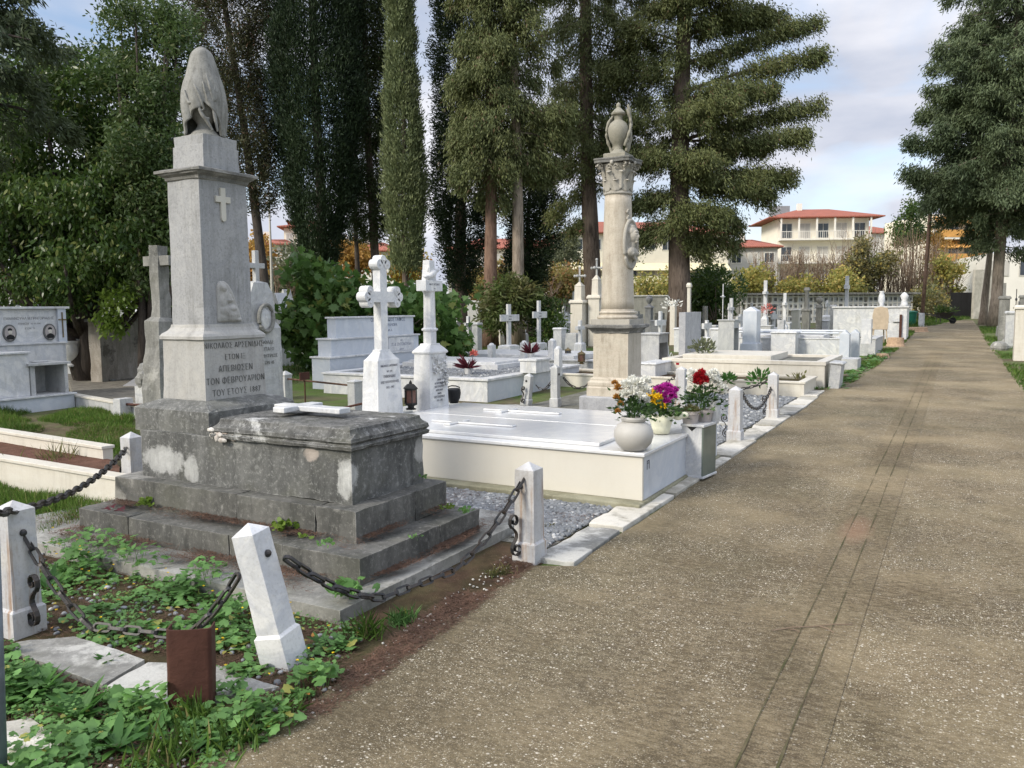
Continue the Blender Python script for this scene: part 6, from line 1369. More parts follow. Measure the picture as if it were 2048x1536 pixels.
def broadleaf(label, blobs, N, mat, px, D, bark='barkdark', r0=.15, seed=1, leaf=(.11,.045), name='evergreen_tree', shape='leaf', hang=.35, group=None, trunk=True, H=2.5, cat='tree', nstem=3, shell=.55, big=.0):
    """crown of leaf clumps; blobs = [(px, py, depth, rx, rz)]"""
    p = foot(px, D); T = thing(name, label, cat, p, 0, group); rng = np.random.default_rng(seed); cen = []; rad = []
    for (bx_, by, bd, rx, rz) in blobs: q = P(bx_, by, bd) - p; cen.append((q.x, q.y, q.z)); rad.append((rx, rx, rz))
    cen = np.array(cen); rad = np.array(rad); w = (rad[:,0]**1.3*rad[:,2]); w /= w.sum()
    ncl = N//14; bi = rng.choice(len(cen), ncl, p=w); d = unit(rng.normal(size=(ncl,3))); rr_ = rng.uniform(shell**2, 1.05, ncl)**.5
    nf = np.array([mnoise.noise(Vector(c)*1.7 + Vector((seed,0,0))) for c in d*rad[bi]]); CC = cen[bi] + d*rad[bi]*(rr_*(1+.35*nf))[:,None]
    CC = CC[CC[:,2] > .05]; idx = rng.integers(0, len(CC), N); dd = d[:len(CC)][idx % len(d)] if False else unit(CC[idx] - cen[rng.integers(0,len(cen),1)][0])
    C = CC[idx] + rng.normal(0,.10+big,(N,3)); D_ = dd*.5 + rng.normal(0,.5,(N,3)) + np.array([0,0,-hang]); C[:,2] = np.maximum(C[:,2], .03)
    leaves('crown', C, D_, leaf[0]*rng.uniform(.6,1.25,N), leaf[1]*rng.uniform(.8,1.2,N), M[mat], T, shape, rng, curl=.25)
    if trunk:
        mb = MB()
        for i in range(nstem):
            tg = cen[rng.integers(0,len(cen))]; b = np.array([rng.normal(0,.1), rng.normal(0,.1), -.1]); mb.tube([tuple(b), tuple(b*.5+tg*.35+np.array([0,0,.2])), tuple(tg)], [r0, r0*.7, r0*.25], 7)
        for c_ in cen[::2]: mb.tube([(0,0,H*.35), tuple(c_*.55+np.array([0,0,.1])), tuple(c_)], [r0*.5, r0*.3, r0*.12], 5)
        mb.build('trunk', M[bark], T, smooth=True)
    return T
# evergreens at the left
rb = random.Random(11)
def cloud(cx, cy, wx, wy, D0, D1, n, r0, r1, sq=1.0):
    o = []
    while len(o) < n:
        x, y = rb.uniform(-1,1), rb.uniform(-1,1)
        if x*x+y*y > 1: continue
        r = rb.uniform(r0, r1); o.append((cx+x*wx, cy+y*wy, rb.uniform(D0, D1), r, r*sq))
    return o
broadleaf('large glossy evergreen tree filling the left side behind the stele', cloud(150,330,170,210,15.5,19,52,.45,.85,.8) + cloud(110,480,190,90,15,18,34,.4,.7,.7) + cloud(60,560,200,38,15.5,18,22,.3,.5,.8) + cloud(300,560,70,50,16.5,18,12,.35,.5,.9), 90000, 'laurel', 170, 17, r0=.18, seed=3, leaf=(.13,.05), H=3)
broadleaf('lighter bushy evergreen with wispy top directly behind the veiled urn', cloud(300,330,80,190,15,18,34,.35,.6,.9) + cloud(290,90,80,110,15.5,17.5,22,.25,.45,1.0) + cloud(330,500,60,80,15,17,14,.35,.55,.8), 52000, 'laurelpale', 300, 16, r0=.12, seed=5, leaf=(.11,.04), H=4)
broadleaf('yellow-green laurel shoots under the dark evergreen left of the stele', cloud(228,606,26,20,15.2,15.8,10,.10,.2,1.0) + cloud(222,640,12,14,15.4,15.8,4,.10,.18,1.0), 700, 'ygleaf', 225, 15.5, r0=.02, seed=6, leaf=(.14,.055), H=.6, trunk=False, name='laurel_shrub', cat='shrub')
conifer('dark conifer whose boughs hang into the top left corner', -90, 12.5, 12, [(4.2,1.5),(5.0,2.2),(6.0,2.0),(8.5,1.6),(11,.6)], 42, 30000, 'deodark', 'barkdark', .22, seed=8, hang=.6, leaf=(.14,.035), sigma=(.08,.10), limbs=[(5.4,1.9,.35,-.4,.22),(5.8,1.7,.7,.2,.22),(5.0,1.4,.1,.3,.2)])
# the row of cypresses
cypress('brownish cypress with a bare leaning trunk, right behind the stele', 548, 24, [(4.3,.35),(5.5,.8),(8,1.1),(11,1.2),(15,1.0),(19,.4)], 40000, 'cypb', 'barkdark', .20, (-1.5,-.8), 11, .2, gaps=.12, rough=.4, hollow=.3)
cypress('very dark dense cypress, widest of the row, left of the lobed cross', 650, 24, [(2.7,.28),(3.4,.65),(5.0,1.05),(7.5,1.22),(11,1.15),(15,.95),(19,.3)], 76000, 'cypdark', 'barkdark', .24, (0,0), 12, .95, rough=.16, hollow=.72)
cypress('ragged cypress right of the darkest one, bare stems between its sprays', 757, 25, [(3.6,.35),(5,.7),(8,.75),(12,.75),(16,.6),(19,.3)], 34000, 'cyp', 'bark', .19, (-.35,0), 13, -.2, gaps=.16, rough=.45, hollow=.25)
cypress('thin dark-stemmed cypress behind the maple shrub', 722, 30, [(3.8,.3),(6,.7),(10,.8),(15,.5)], 9000, 'cypdark', 'barkdark', .13, (0,0), 14, .4, rough=.4, hollow=.3)
cypress('slender pale green cypress spire', 818, 23, [(2.6,.35),(4.7,.52),(6.7,.42),(8.7,.32),(11.4,.24),(13.8,.08)], 26000, 'cyppale', 'bark', .12, (-.10,0), 15, 1.0, rough=.12, hollow=.7, leaf=(.16,.045))
cypress('dark low-skirted cypress right of the dove headstone', 925, 25, [(1.9,.25),(2.8,.7),(4.5,.9),(7,.75),(11,.7),(15,.6),(18,.2)], 36000, 'cypdark', 'bark', .27, (.1,0), 16, .3, rough=.3, hollow=.45)
conifer('drooping cypress with a straight reddish trunk', 984, 21, 17, [(4.0,.45),(5.2,.8),(7,1.1),(10,1.2),(14,1.1),(17,.5)], 62, 50000, 'deodar', 'barkwarm', .20, seed=17, hang=1.1, rise=.25, sag=.55, limbs=[(6.4,-.9,-.9,-.5,.35),(6.0,-.8,-1.3,-.7,.32),(6.8,-.5,-1.2,-.9,.30),(7.5,-1.0,-.5,-.2,.35),(5.8,.5,-1.0,-.7,.28)])
conifer('tall conifer with a bare pale trunk, left of the column', 1037, 21, 17, [(5.2,.5),(6.9,.8),(8.5,1.3),(11,1.6),(15,1.2),(17,.4)], 46, 34000, 'deodar', 'barkpale', .19, (-.15,0), seed=18, hang=1.0, rise=.1, sag=.45, limbs=[(5.9,1.4,-.2,.4,.22),(5.4,1.1,-.3,.2,.18),(6.4,1.5,-.1,-.2,.22),(5.0,.9,-.2,.4,.14)])
cypress('short dark ragged cypress between the pale trunk and the column', 1060, 26, [(1.7,.25),(2.6,.75),(4.2,.85),(6.2,.6),(7.6,.15)], 17000, 'cypdark', 'bark', .17, (0,0), 19, .2, rough=.45, hollow=.35, gaps=.1)
conifer('tall thick-trunked conifer just left of the column shaft', 1186, 24, 18, [(5.0,.9),(6.5,1.5),(9,1.9),(13,1.7),(18,.5)], 70, 46000, 'deodar', 'bark', .30, (-.45,0), seed=20, hang=1.1, rise=.05, sag=.4, limbs=[(5.0,-1.2,-.9,.1,.25),(5.6,-1.6,-.3,-.1,.25),(4.2,-.7,-.6,.1,.2),(6.6,-2.0,-.1,.2,.25)])
TL = [(12.5,2.6,1.0,.1,.22),(8.8,2.9,.7,.4,.22),(5.6,3.3,.5,-.5,.24),(10.5,-1.8,.4,-.3,.28),(8.0,-2.2,.2,.5,.28),(5.8,-2.2,.0,.4,.28),(7.2,.9,-.1,1.6,.3),(9.4,-.6,0,-1.5,.3),(11.5,.6,.2,-1.4,.3),(11.3,3.4,1.3,.2,.20),(10.0,3.1,1.0,0,.24),(9.3,2.3,.15,.1,.30),(8.0,3.8,1.25,.2,.20),(7.3,3.9,1.0,-.1,.20),(7.1,2.5,.2,-.4,.32),(6.0,3.9,1.0,.1,.22),(6.0,2.4,-.1,.2,.34),(5.0,3.2,.05,0,.30),(4.9,2.5,-.35,-.3,.36),(4.1,1.7,-.35,.2,.34),(5.4,-1.8,.1,-.4,.34),(4.6,-1.6,-.3,-.2,.34),(3.8,-1.3,-.4,-.1,.30),(6.4,-2.0,.2,-.2,.34),(7.6,-2.1,.3,-.3,.34),(4.3,.9,-.4,-1.2,.38),(5.4,.5,-.1,-1.6,.38),(3.4,.7,-.45,-.4,.30),(6.6,1.2,.2,-1.5,.36),(8.6,-1.7,.3,-.6,.32),(9.6,1.0,.2,-1.3,.34),(3.5,1.6,-.3,-.2,.26)]
conifer('broad conifer with long boughs reaching right over the sky, right of the column', 1357, 23, 17, [(3.3,.8),(5,1.25),(8,1.45),(12,1.4),(17,.5)], 46, 100000, 'deodar', 'bark', .36, seed=21, hang=.75, rise=.22, sag=.3, limbs=TL, sigma=(.12,.15), leaf=(.15,.042))
conifer('huge spreading conifer at the right edge above the end of the path', 1985, 44, 26, [(4.9,1.8),(5.8,3.2),(7.6,4.7),(9.5,5.2),(14,4.4),(19,3.2),(26,.8)], 150, 230000, 'deodark2', 'barkpale', .36, (.5,0), seed=22, hang=.75, rise=.12, sag=.22, leaf=(.24,.062), sigma=(.22,.24), trunktop=24, limbs=[(4.6,-1.6,-.2,0,.35),(6.6,-4.3,.1,-.3,.4),(7.6,-5.4,.6,0,.5),(9.0,-5.2,.9,.2,.5),(11.2,-4.4,1.3,0,.5),(4.3,1.6,-.4,-.3,.4),(14,-3.4,1.4,0,.5)])
cypress('second trunk and dark crown beside the huge conifer', 1962, 48, [(5.5,.6),(7,1.6),(10,1.6),(14,.6)], 9000, 'cypdark', 'barkpale', .28, (.3,0), 23, .3, leaf=(.34,.09), rough=.4)
# shrubs
broadleaf('broad maple shrub with large pale green leaves behind the two white headstones', cloud(650,640,75,80,19.2,21,26,.32,.6,.8) + cloud(770,640,90,60,19.2,21,20,.32,.58,.8) + cloud(880,660,60,70,19.0,20.5,16,.25,.5,.8) + cloud(640,560,35,40,19.5,20.5,8,.25,.4,1) , 6200, 'maple', 740, 20, 'bark', .06, 31, (.22,.22), 'maple_shrub', 'maple', .25, None, True, 1.2, 'shrub', 6, .3, .05)
broadleaf('green and brown feathery shrub behind the lettered white cross', cloud(1015,615,45,40,26.4,28,16,.35,.6,.9), 6500, 'ygreen2', 1015, 27, 'bark', .05, 32, (.22,.06), 'feathery_shrub', 'leaf', .0, None, True, 1, 'shrub')
broadleaf('small dark green shrub left of the gabled monuments', cloud(1100,645,22,38,26.4,28,10,.3,.5,1), 3600, 'laurel', 1100, 27, 'bark', .04, 33, (.12,.05), 'evergreen_shrub', 'leaf', .1, None, True, 1, 'shrub')
broadleaf('dark oleander shrub right of the thick trunk', cloud(1430,590,36,38,35,38,18,.6,.95,1), 7000, 'laurel', 1430, 36, 'bark', .08, 34, (.26,.07), 'oleander_shrub', 'leaf', -.1, None, True, 1.2, 'shrub')
BG = 'shrubs beyond the cemetery wall'
def bgshrub(px, py, wx, wy, D, n, mat, label, seed, leaf=(.24,.15), name='autumn_shrub', N=3500, cat='shrub', r=(.55,1.05), group=BG): broadleaf(label, cloud(px,py,wx,wy,D-2,D+2,n,r[0],r[1],.9), N, mat, px, D, 'bark', .10, seed, leaf, name, 'leaf', .1, group, True, 2, cat, 2, .3, .12)
bgshrub(512,520,14,48,48,12,'orange','orange autumn tree in the gap right of the stele',41)
bgshrub(590,540,28,48,46,16,'greyleaf','grey-olive tree right of the tall lamp pole',42, N=4200, leaf=(.26,.14))
bgshrub(705,515,26,22,52,12,'orange','orange-yellow shrub behind the dark-stemmed cypress',43)
bgshrub(808,525,24,30,52,14,'yellow','bright yellow shrub under the pale cypress spire',44, N=4200)
bgshrub(1010,570,70,26,50,22,'yellow2','dull golden hedge behind the reddish trunk',45, N=7000)
bgshrub(1120,570,62,20,52,22,'yellow2','golden hedge left of the column shaft',46, N=7000)
bgshrub(1140,510,22,45,66,12,'greyleaf','small grey-green conifer-like tree left of the cream flats',47)
bgshrub(1320,580,60,12,58,12,'ygreen','low yellow-green shrubs under the cream awnings',48)
bgshrub(1510,566,40,18,60,18,'ygreen','yellow-green shrub beyond the niche wall, left',49, N=3200)
bgshrub(1590,582,45,12,60,12,'ygreen','low yellow shrub beyond the niche wall, middle',50, N=2200)
bgshrub(1680,570,30,16,60,12,'ygreen','round yellow-green shrub behind the tall white cross',51)
bgshrub(1745,525,42,45,63,26,'ygreen3','tall loose green-brown shrub left of the wooden pole',52, N=4200, r=(.4,.8))
bgshrub(1885,560,32,46,66,20,'ygreen','yellow shrub at the end of the path before the gate',53, N=3400)
bgshrub(1815,445,28,38,74,14,'laurel','green pine-like tree top between the red roof and orange balconies',54, N=4500, name='pine_tree', cat='tree')
bgshrub(1870,480,14,40,76,10,'orange','thin golden tree in front of the orange balconies',55, N=1500, name='autumn_tree', cat='tree')
bgshrub(1860,600,30,14,57,8,'ygreen3','weedy bushes behind the wheelbarrow',56, N=2000)
bgshrub(1250,500,30,60,80,10,'greyleaf','grey tree hidden behind the column shaft',57, N=1500)
# bare thickets: upright rods and bare trees
def thicket(px0, px1, py, D, n, label, seed, name='bare_thicket', hv=.35):
    rng = random.Random(seed); a = foot(px0, D); b = foot(px1, D+3); H_ = hgt((px0+px1)/2, py, D); mb = MB()
    for i in range(n):
        t = rng.random(); q = a.lerp(b, t) - a; h_ = H_*rng.uniform(1-hv, 1.05); dx, dy = rng.gauss(0,.5), rng.gauss(0,.5); q.y += rng.uniform(-1,1.5)
        mb.tube([q, q+Vector((dx*.3,dy*.3,h_*.5)), q+Vector((dx,dy,h_))], [.035,.025,.01], 3)
        for k in range(5):
            z_ = h_*rng.uniform(.35,.95); o_ = q + Vector((dx,dy,0))*(z_/h_)+Vector((0,0,z_)); mb.tube([o_, o_+Vector((rng.gauss(0,.4), rng.gauss(0,.3), rng.uniform(.3,.9)))], [.015,.006], 3)
    o = mb.build(name, M['twig'], fix=False); o.location = a; return tag(o, label, 'thicket', kind='stuff')
thicket(1500,1700,500,61,260,'bare brown twigs rising above the niche wall',1)
thicket(1680,1870,462,64,260,'tall pale reed-like stems left and right of the wooden pole',2,hv=.45)
thicket(1845,1905,500,66,90,'grey bare stems at the end of the path',3)
thicket(960,1180,585,54,160,'bare twigs over the golden hedge',4,hv=.5)
def baretree(px, D, py, sp, label, seed, group='bare trees beyond the wall'):
    rng = random.Random(seed); p = foot(px, D); T = thing('bare_tree', label, 'tree', p, 0, group); mb = MB(); br = MB(); H_ = hgt(px, py, D)
    def grow(m_, o, d, l, r, k):
        e = o + d*l; m_.tube([o, o.lerp(e,.5)+Vector((rng.gauss(0,.04*l),rng.gauss(0,.04*l),0)), e], [r, r*.8, r*.6], 4)
        if k == 0: return
        for i in range(3 if k > 1 else 4):
            nd = (d + Vector((rng.gauss(0,sp), rng.gauss(0,sp), rng.uniform(-.05,.5)))).normalized(); grow(br, e - d*l*rng.uniform(0,.3), nd, l*rng.uniform(.6,.8), r*.55, k-1)
    grow(mb, Vector((0,0,0)), Vector((0,0,1)), H_*.32, .13, 4)
    mb.build('trunk', M['twig'], T, fix=False); br.build('crown', M['twig'], T, fix=False)
baretree(1590,62,455,.55,'bare spreading tree in front of the red-roofed house, left',1); baretree(1640,64,470,.5,'bare tree in front of the middle of the red-roofed house',2); baretree(1700,66,480,.45,'bare thin tree right of the red-roofed house centre',3); baretree(560,44,500,.45,'bare tree beside the tall lamp pole',4); baretree(1090,48,520,.5,'bare tree above the golden hedge',5)
# tall thin pole between stele and dark cypress
p = foot(551, 40); T = thing('lamp_pole', 'tall thin pale pole in the gap right of the stele', 'pole', p); zt = hgt(551, 330, 40); mb = MB(); mb.tube([(0,0,0),(0,0,zt*.45),(0,0,zt)], [.10,.06,.03], 8); mb.build('pole_shaft', M['wallgrey'], T, smooth=True); mb = MB(); mb.tube([(0,0,zt),(0,0,zt+.15)], [.07,.03], 6); mb.build('pole_cap', M['wallgrey'], T)
# ---------------------------------------------------------------- buildings
def building(label, px0, px1, D, pt, floors, wall, roof='hip', yaw=0, depth=10, bal=(), aw=None, win=6, fh=3.0, rh=2.0, group='apartment buildings beyond the cemetery', name='apartment_building', awf=(), porch=False, off=.0, over=.6):
    a = foot(px0, D); S_ = FOC/D; W_ = (px1-px0)/S_/math.cos(yaw); Ht = hgt((px0+px1)/2, pt, D)
    T = thing(name, label, 'building', a, YAW+yaw, group)
    bxp('wall', T, 0, W_, 0, depth, -2, Ht, wall, 0)
    if roof:
        mb = MB(); o = over; mb.add([(-o,-o,Ht+.15),(W_+o,-o,Ht+.15),(W_+o,depth+o,Ht+.15),(-o,depth+o,Ht+.15),(depth*.42,depth*.5,Ht+rh),(W_-depth*.42,depth*.5,Ht+rh),(-o,-o,Ht+.02),(W_+o,-o,Ht+.02),(W_+o,depth+o,Ht+.02),(-o,depth+o,Ht+.02)],
            [(0,1,5,4),(1,2,5),(2,3,4,5),(3,0,4),(6,9,8,7),(6,7,1,0),(7,8,2,1),(8,9,3,2),(9,6,0,3)]); rf = mb.build('roof', M['roof'], T)
        mb = MB(); mb.box(W_*.3, W_*.3+.6, depth*.4, depth*.4+.6, Ht+rh*.5, Ht+rh+.7); mb.build('chimney', M['wallwhite'], rf)
    rr = random.Random(int(px0)); z = Ht
    for f in range(floors):
        zt = Ht - .35 - f*fh; cw = W_/win
        for i in range(win):
            x = (i+.5)*cw; w_ = min(1.3, cw*.55); tall = f in bal
            zb = zt - (2.1 if tall else 1.4)
            mb = MB(); mb.box(x-w_/2-.08, x+w_/2+.08, -.05, .03, zb-.08, zt-.22); wf = mb.build('window', M['wallwhite' if wall != 'wallwhite' else 'wallgrey'], T)
            mb = MB(); mb.box(x-w_/2, x-.03, -.062, -.051, zb, zt-.3); mb.box(x+.03, x+w_/2, -.062, -.051, zb, zt-.3); mb.build('pane', M['glass' if rr.random() < .6 else 'wallgrey'], wf)
        if f in bal:
            zf = zt - 2.3; mb = MB(); mb.box(.1, W_-.1, -1.35, -.001, zf-.18, zf); b = mb.build('balcony', M['wallwhite'], T)
            mb = MB(); mb.box(.1, W_-.1, -1.36, -1.30, zf+.05, zf+.85) if not porch else [mb.box(.1+i*.25, .13+i*.25, -1.33, -1.30, zf, zf+.9) for i in range(int((W_-.2)/.25))] + [mb.box(.1, W_-.1, -1.34, -1.29, zf+.9, zf+.96)]
            mb.build('railing', M['wallwhite' if not aw or f not in awf else aw], b)
            if f in awf:
                mb = MB(); mb.add([(.2,-.02,zt+.1),(W_-.2,-.02,zt+.1),(W_-.2,-1.38,zt-.75),(.2,-1.38,zt-.75),(.2,-.02,zt+.05),(W_-.2,-.02,zt+.05),(W_-.2,-1.38,zt-.80),(.2,-1.38,zt-.80)], [(0,3,2,1),(4,5,6,7),(0,1,5,4),(1,2,6,5),(2,3,7,6),(3,0,4,7)]); mb.build('awning', M[aw], T)
    if porch:
        mb = MB()
        for i in range(6): x = .15 + i*(W_-.3)/5; mb.box(x-.1, x+.1, -1.30, -1.10, Ht-2.6, Ht)
        mb.build('porch_posts', M['wallwhite'], T); 
    return T, W_, Ht
T, W_, Ht = building('cream house with a red hipped roof and white balconies above the niche wall', 1548, 1722, 108, 441, 4, 'wallyel', yaw=R(-4), depth=9, bal=(0,1,2,3), win=5, rh=1.7, porch=True, over=1.5)
bxp('water_tank', T, W_*.06, W_*.06+2.4, 6, 8, Ht+.5, Ht+2.4, 'greysheet', .02); mb = MB(); mb.tube([(W_*.11,7,Ht+2.4),(W_*.11,7,Ht+5.2)], .05, 4); mb.build('aerial', M['iron'], T)
building('long cream apartment block with red roof and awnings behind the column', 1136, 1468, 92, 468, 4, 'wallcream', yaw=R(10), depth=11, bal=(1,2,3), aw='awning', awf=(1,2,3), win=9, rh=1.9)
building('plain grey-white house with a small red roof right of the long block', 1452, 1545, 100, 498, 3, 'wallgrey', yaw=R(-8), depth=8, win=3, rh=1.3)
building('distant white house with a red roof left of the orange balconies', 1705, 1800, 128, 470, 3, 'wallwhite', yaw=R(0), depth=9, win=4, rh=1.6)
building('flats with orange balcony awnings behind the wooden pole', 1848, 1975, 92, 432, 5, 'wallcream', None, yaw=R(3), depth=10, bal=(0,1,2,3), aw='orangeaw', awf=(0,1,2,3), win=4, fh=2.6)
T, W_, Ht = building('low white flat-roofed building behind the big conifer trunk at right', 1962, 2150, 66, 508, 2, 'wallwhite', None, yaw=R(-14), depth=9, win=4, fh=3.2, name='white_building', group=None)
p = foot(1940, 60); T = thing('grey_wall', 'rough grey wall section between the gate and the white building', 'wall', p, YAW); bxp('wall_body', T, 0, 1.6, 0, .3, 0, 3.6, 'plasterpale', .02)
building('white flats with a low tiled roof in the gap right of the lamp pole', 578, 640, 86, 458, 4, 'wallcream', yaw=R(6), depth=9, bal=(1,2), win=3, rh=1.2)
building('low pinkish building with a porch roof in the gap left of the white flats', 495, 585, 80, 492, 3, 'wallwhite', yaw=R(4), depth=8, bal=(0,1), win=4, rh=.9)
building('pale block of flats seen between the cypress trunks, left', 690, 800, 84, 505, 3, 'wallwhite', yaw=R(2), depth=9, win=5, rh=1.3)
building('cream flats glimpsed between the reddish and pale trunks', 900, 1130, 96, 500, 3, 'wallcream', yaw=R(2), depth=9, bal=(0,1), win=8, rh=1.6)
building('pale flats glimpsed under the evergreen branches at the far left', -160, 180, 78, 560, 2, 'wallwhite', yaw=R(2), depth=9, bal=(0,), win=8, rh=1.2)
# ---------------------------------------------------------------- weeds, grass, litter, pebbles
def poly(*pts, h=0): return [tuple(at(x, y_, h))[:2] for x, y_ in pts]
SLABS = [px4((20,1300),(205,1370),(290,1318),(150,1270),(30,1283),h=.03), px4((230,1374),(345,1405),(500,1372),(420,1330),(296,1325),h=.025), px4((-60,1460),(60,1440),(115,1482),(60,1530),(-60,1570),h=.03)]
def mallow(name, pg, n, label, seed, sz=(.03,.065), hmax=.13, mat='weed', clump=2.6, thr=-.15, holes=(), z0=0, shape='mallow'):
    rng = np.random.default_rng(seed); X, Y = scatter(pg, n, rng)
    f = np.array([mnoise.noise(Vector((x*clump, y_*clump, seed))) for x, y_ in zip(X, Y)]); k = f > thr; X, Y, f = X[k], Y[k], f[k]
    for hx0, hx1, hy0, hy1 in holes: k = ~((X > hx0) & (X < hx1) & (Y > hy0) & (Y < hy1)); X, Y, f = X[k], Y[k], f[k]
    for q in SLABS: k = ~inpoly(X, Y, q) | (rng.random(len(X)) < .06); X, Y, f = X[k], Y[k], f[k]
    m = len(X); hh = (.02 + hmax*np.clip(f-thr, 0, .6)*1.8)*rng.uniform(.3, 1.1, m); Z = gzv(Y) + z0 + hh
    a = rng.uniform(0, 2*PI, m); D_ = np.stack([np.cos(a), np.sin(a), rng.normal(-.05,.22,m)], 1); N_ = np.stack([rng.normal(0,.30,m), rng.normal(0,.30,m), np.ones(m)], 1)
    s = rng.uniform(sz[0], sz[1], m)*rng.choice([1,1,.7], m); C = np.stack([X, Y, Z], 1)
    lv = leaves(name, C, D_, s, s*1.05, M[mat], None, shape, rng, np.cross(np.cross(D_, N_), D_)*-1, curl=.28); tag(lv, label, 'weeds', kind='stuff')
    k = rng.random(m) < .55; st = C[k] - np.stack([np.zeros(k.sum())]*2 + [hh[k]], 1)
    stv = leaves(name + '_stems', st, np.stack([rng.normal(0,.25,k.sum()), rng.normal(0,.25,k.sum()), np.ones(k.sum())], 1), hh[k], .004, M[mat], None, 'blade', rng); tag(stv, 'thin stems under the ' + name.replace('_',' '), 'weeds', kind='stuff')
    return lv
def gzv(Y): return SL*np.minimum(Y, 75)
GS = (-6.1, -2.74, 3.10, 5.25)
wa = poly((70,1290),(70,1090),(150,1085),(330,1170),(520,1230),(735,1262),(700,1330),(640,1400),(600,1440),(430,1405),(420,1330),(300,1310))
mallow('mallow_weeds', wa, 2500, 'leafy green mallow weeds inside the chains round the leaning post', 3, (.030,.070), .15, holes=(GS,), thr=.0, clump=3.2)
mallow('small_clover', wa, 4200, 'tiny clover leaves between the mallow weeds', 13, (.012,.026), .05, 'weed', 4.1, -.05, (GS,))
wb_ = poly((-80,1310),(20,1310),(200,1385),(340,1430),(560,1440),(600,1450),(480,1520),(380,1620),(-80,1640))
mallow('foreground_weeds', wb_, 2900, 'leafy green weeds in front of the rusty metal sheet', 5, (.026,.062), .13, thr=-.02, clump=3.0)
mallow('foreground_clover', wb_, 4200, 'tiny clover leaves at the bottom edge of the soil', 15, (.012,.026), .05, 'weed', 4.1, -.05)
wc = poly((80,1095),(90,1060),(165,1040),(165,1090),(420,1160),(380,1175))
mallow('step_weeds', poly((90,1130),(160,1100),(460,1190),(470,1215),(300,1190)), 260, 'low mallow weeds creeping over the ground slab', 6, (.03,.06), .09, thr=-.3, z0=.10)
for i, (px, py, h_, s, n) in enumerate([(288,1012,.27,.07,26),(700,1190,.11,.09,60),(655,1092,.27,.04,10),(612,1082,.27,.04,9),(640,1095,.27,.03,9),(850,960,.46,.035,9),(895,1020,.27,.05,20),(930,1028,.27,.05,20),(830,1080,.27,.03,12),(565,1060,.27,.07,34),(585,985,.45,.03,6)]):
    p = at(px, py, h_); rng = np.random.default_rng(i); a = rng.uniform(0,2*PI,n); D_ = np.stack([np.cos(a), np.sin(a), rng.uniform(.1,.9,n)], 1)
    o = leaves('step_weed', rng.normal(0,s*.5,(n,3))*[1,1,.3]+[0,0,.02], D_, rng.uniform(.5,1,n)*s, s*.5, M['weed' if i % 3 else 'ygleaf'], None, 'mallow', rng, curl=.3); o.location = p
    tag(o, ['tuft of weeds on the left end of the lower step','yellow-green rosette on the ground slab under the front step corner','weed sprig at the foot of the upper step, nearest the leaning post','weed sprig behind the top of the leaning post','smallest weed sprig in the joint of the front step','weed sprig at the right rear of the tomb chest','weed tuft at the right end of the upper step','pale weed tuft on the right end of the lower step','tiny weeds in the joint below the right end of the tomb','tall weed standing behind the leaning post','tiny weed in the joint below the tomb chest'][i], 'weed', 'weeds rooted in the joints of the blackened tomb')
def rosette(px, py, s, n, label, mat='weeddark', seed=1, shape='leaf', wr=.26, up=.55):
    p = at(px, py); rng = np.random.default_rng(seed); a = rng.uniform(0,2*PI,n); e = rng.uniform(.05, up, n)
    o = leaves('broadleaf_weed', np.zeros((n,3)), np.stack([np.cos(a), np.sin(a), e*1.6], 1), rng.uniform(.6,1.1,n)*s, s*wr, M[mat], None, shape, rng, np.stack([rng.normal(0,.2,n), rng.normal(0,.2,n), np.ones(n)],1), curl=.6); o.location = p
    return tag(o, label, 'weed', 'broad-leaved rosettes in the foreground')
rosette(75,1400,.17,22,'dock rosette nearest the grey pipe, long upright leaves',seed=2, up=.8); rosette(160,1440,.18,24,'large dock rosette right of the grey pipe',seed=3, up=.8); rosette(215,1330,.10,12,'small dock plant behind the paving slab',seed=4)
rosette(235,1500,.16,22,'low dock rosette near the bottom edge, left',seed=5); rosette(300,1480,.13,16,'dark dock rosette below the rusty metal sheet',seed=7); rosette(95,1180,.16,20,'leafy dock plant beside the iron scroll of the left post',seed=8, up=.9); rosette(640,1290,.09,12,'small rosette right of the leaning post foot',seed=9); rosette(380,1510,.10,14,'small dock rosette at the bottom edge of the path',seed=10)
def tuft(px, py, n, h_, label, seed, mat='grass', sp=.07, hz=0):
    p = at(px, py, hz); rng = np.random.default_rng(seed); C = rng.normal(0, sp*.45, (n,3))*[1,1,0]; D_ = np.concatenate([rng.normal(0,.55,(n,2)), np.ones((n,1))],1)
    o = leaves('grass_tuft', C, D_, rng.uniform(.5,1.2,n)*h_, .007, M[mat], None, 'blade', rng, curl=6); o.location = p; return tag(o, label, 'grass tuft', 'grass tufts in the foreground')
tuft(395,1450,70,.13,'grass tuft in front of the rusty metal sheet',1); tuft(735,1275,80,.13,'pale grass tuft at the low point of the long chain',2); tuft(805,1248,90,.09,'short dense green tuft by the path under the long chain',3,'weed'); tuft(470,1490,90,.12,'grass at the edge of the path near the bottom',4,sp=.14); tuft(340,1525,90,.14,'long grass at the bottom edge of the photo',5,sp=.14); tuft(560,1440,60,.08,'thin grass where weeds meet the path',6,sp=.1); tuft(1100,1060,30,.05,'dry grass by the foot of the rust-streaked post',7,'drygrass'); tuft(1000,1150,50,.07,'dry brown grass left of the rust-streaked post',8,'drygrass',sp=.09); tuft(115,940,90,.30,'long dry grass stalks hanging over the cream border',9,'drygrass',.2,.1); tuft(200,915,160,.26,'dense grass clump beside the post behind the tomb',10,'grass',.25,.1)
tuft(1075,1240-0,1,.01,'stray dry grass blade on the path edge',11,'drygrass')
grass('left_grass', poly((-80,1075),(-80,925),(60,950),(235,1010),(235,1045),(160,1060),(80,1090)), 15000, .13, 'green grass in front of the cream borders at left', 2, clump=1.2)
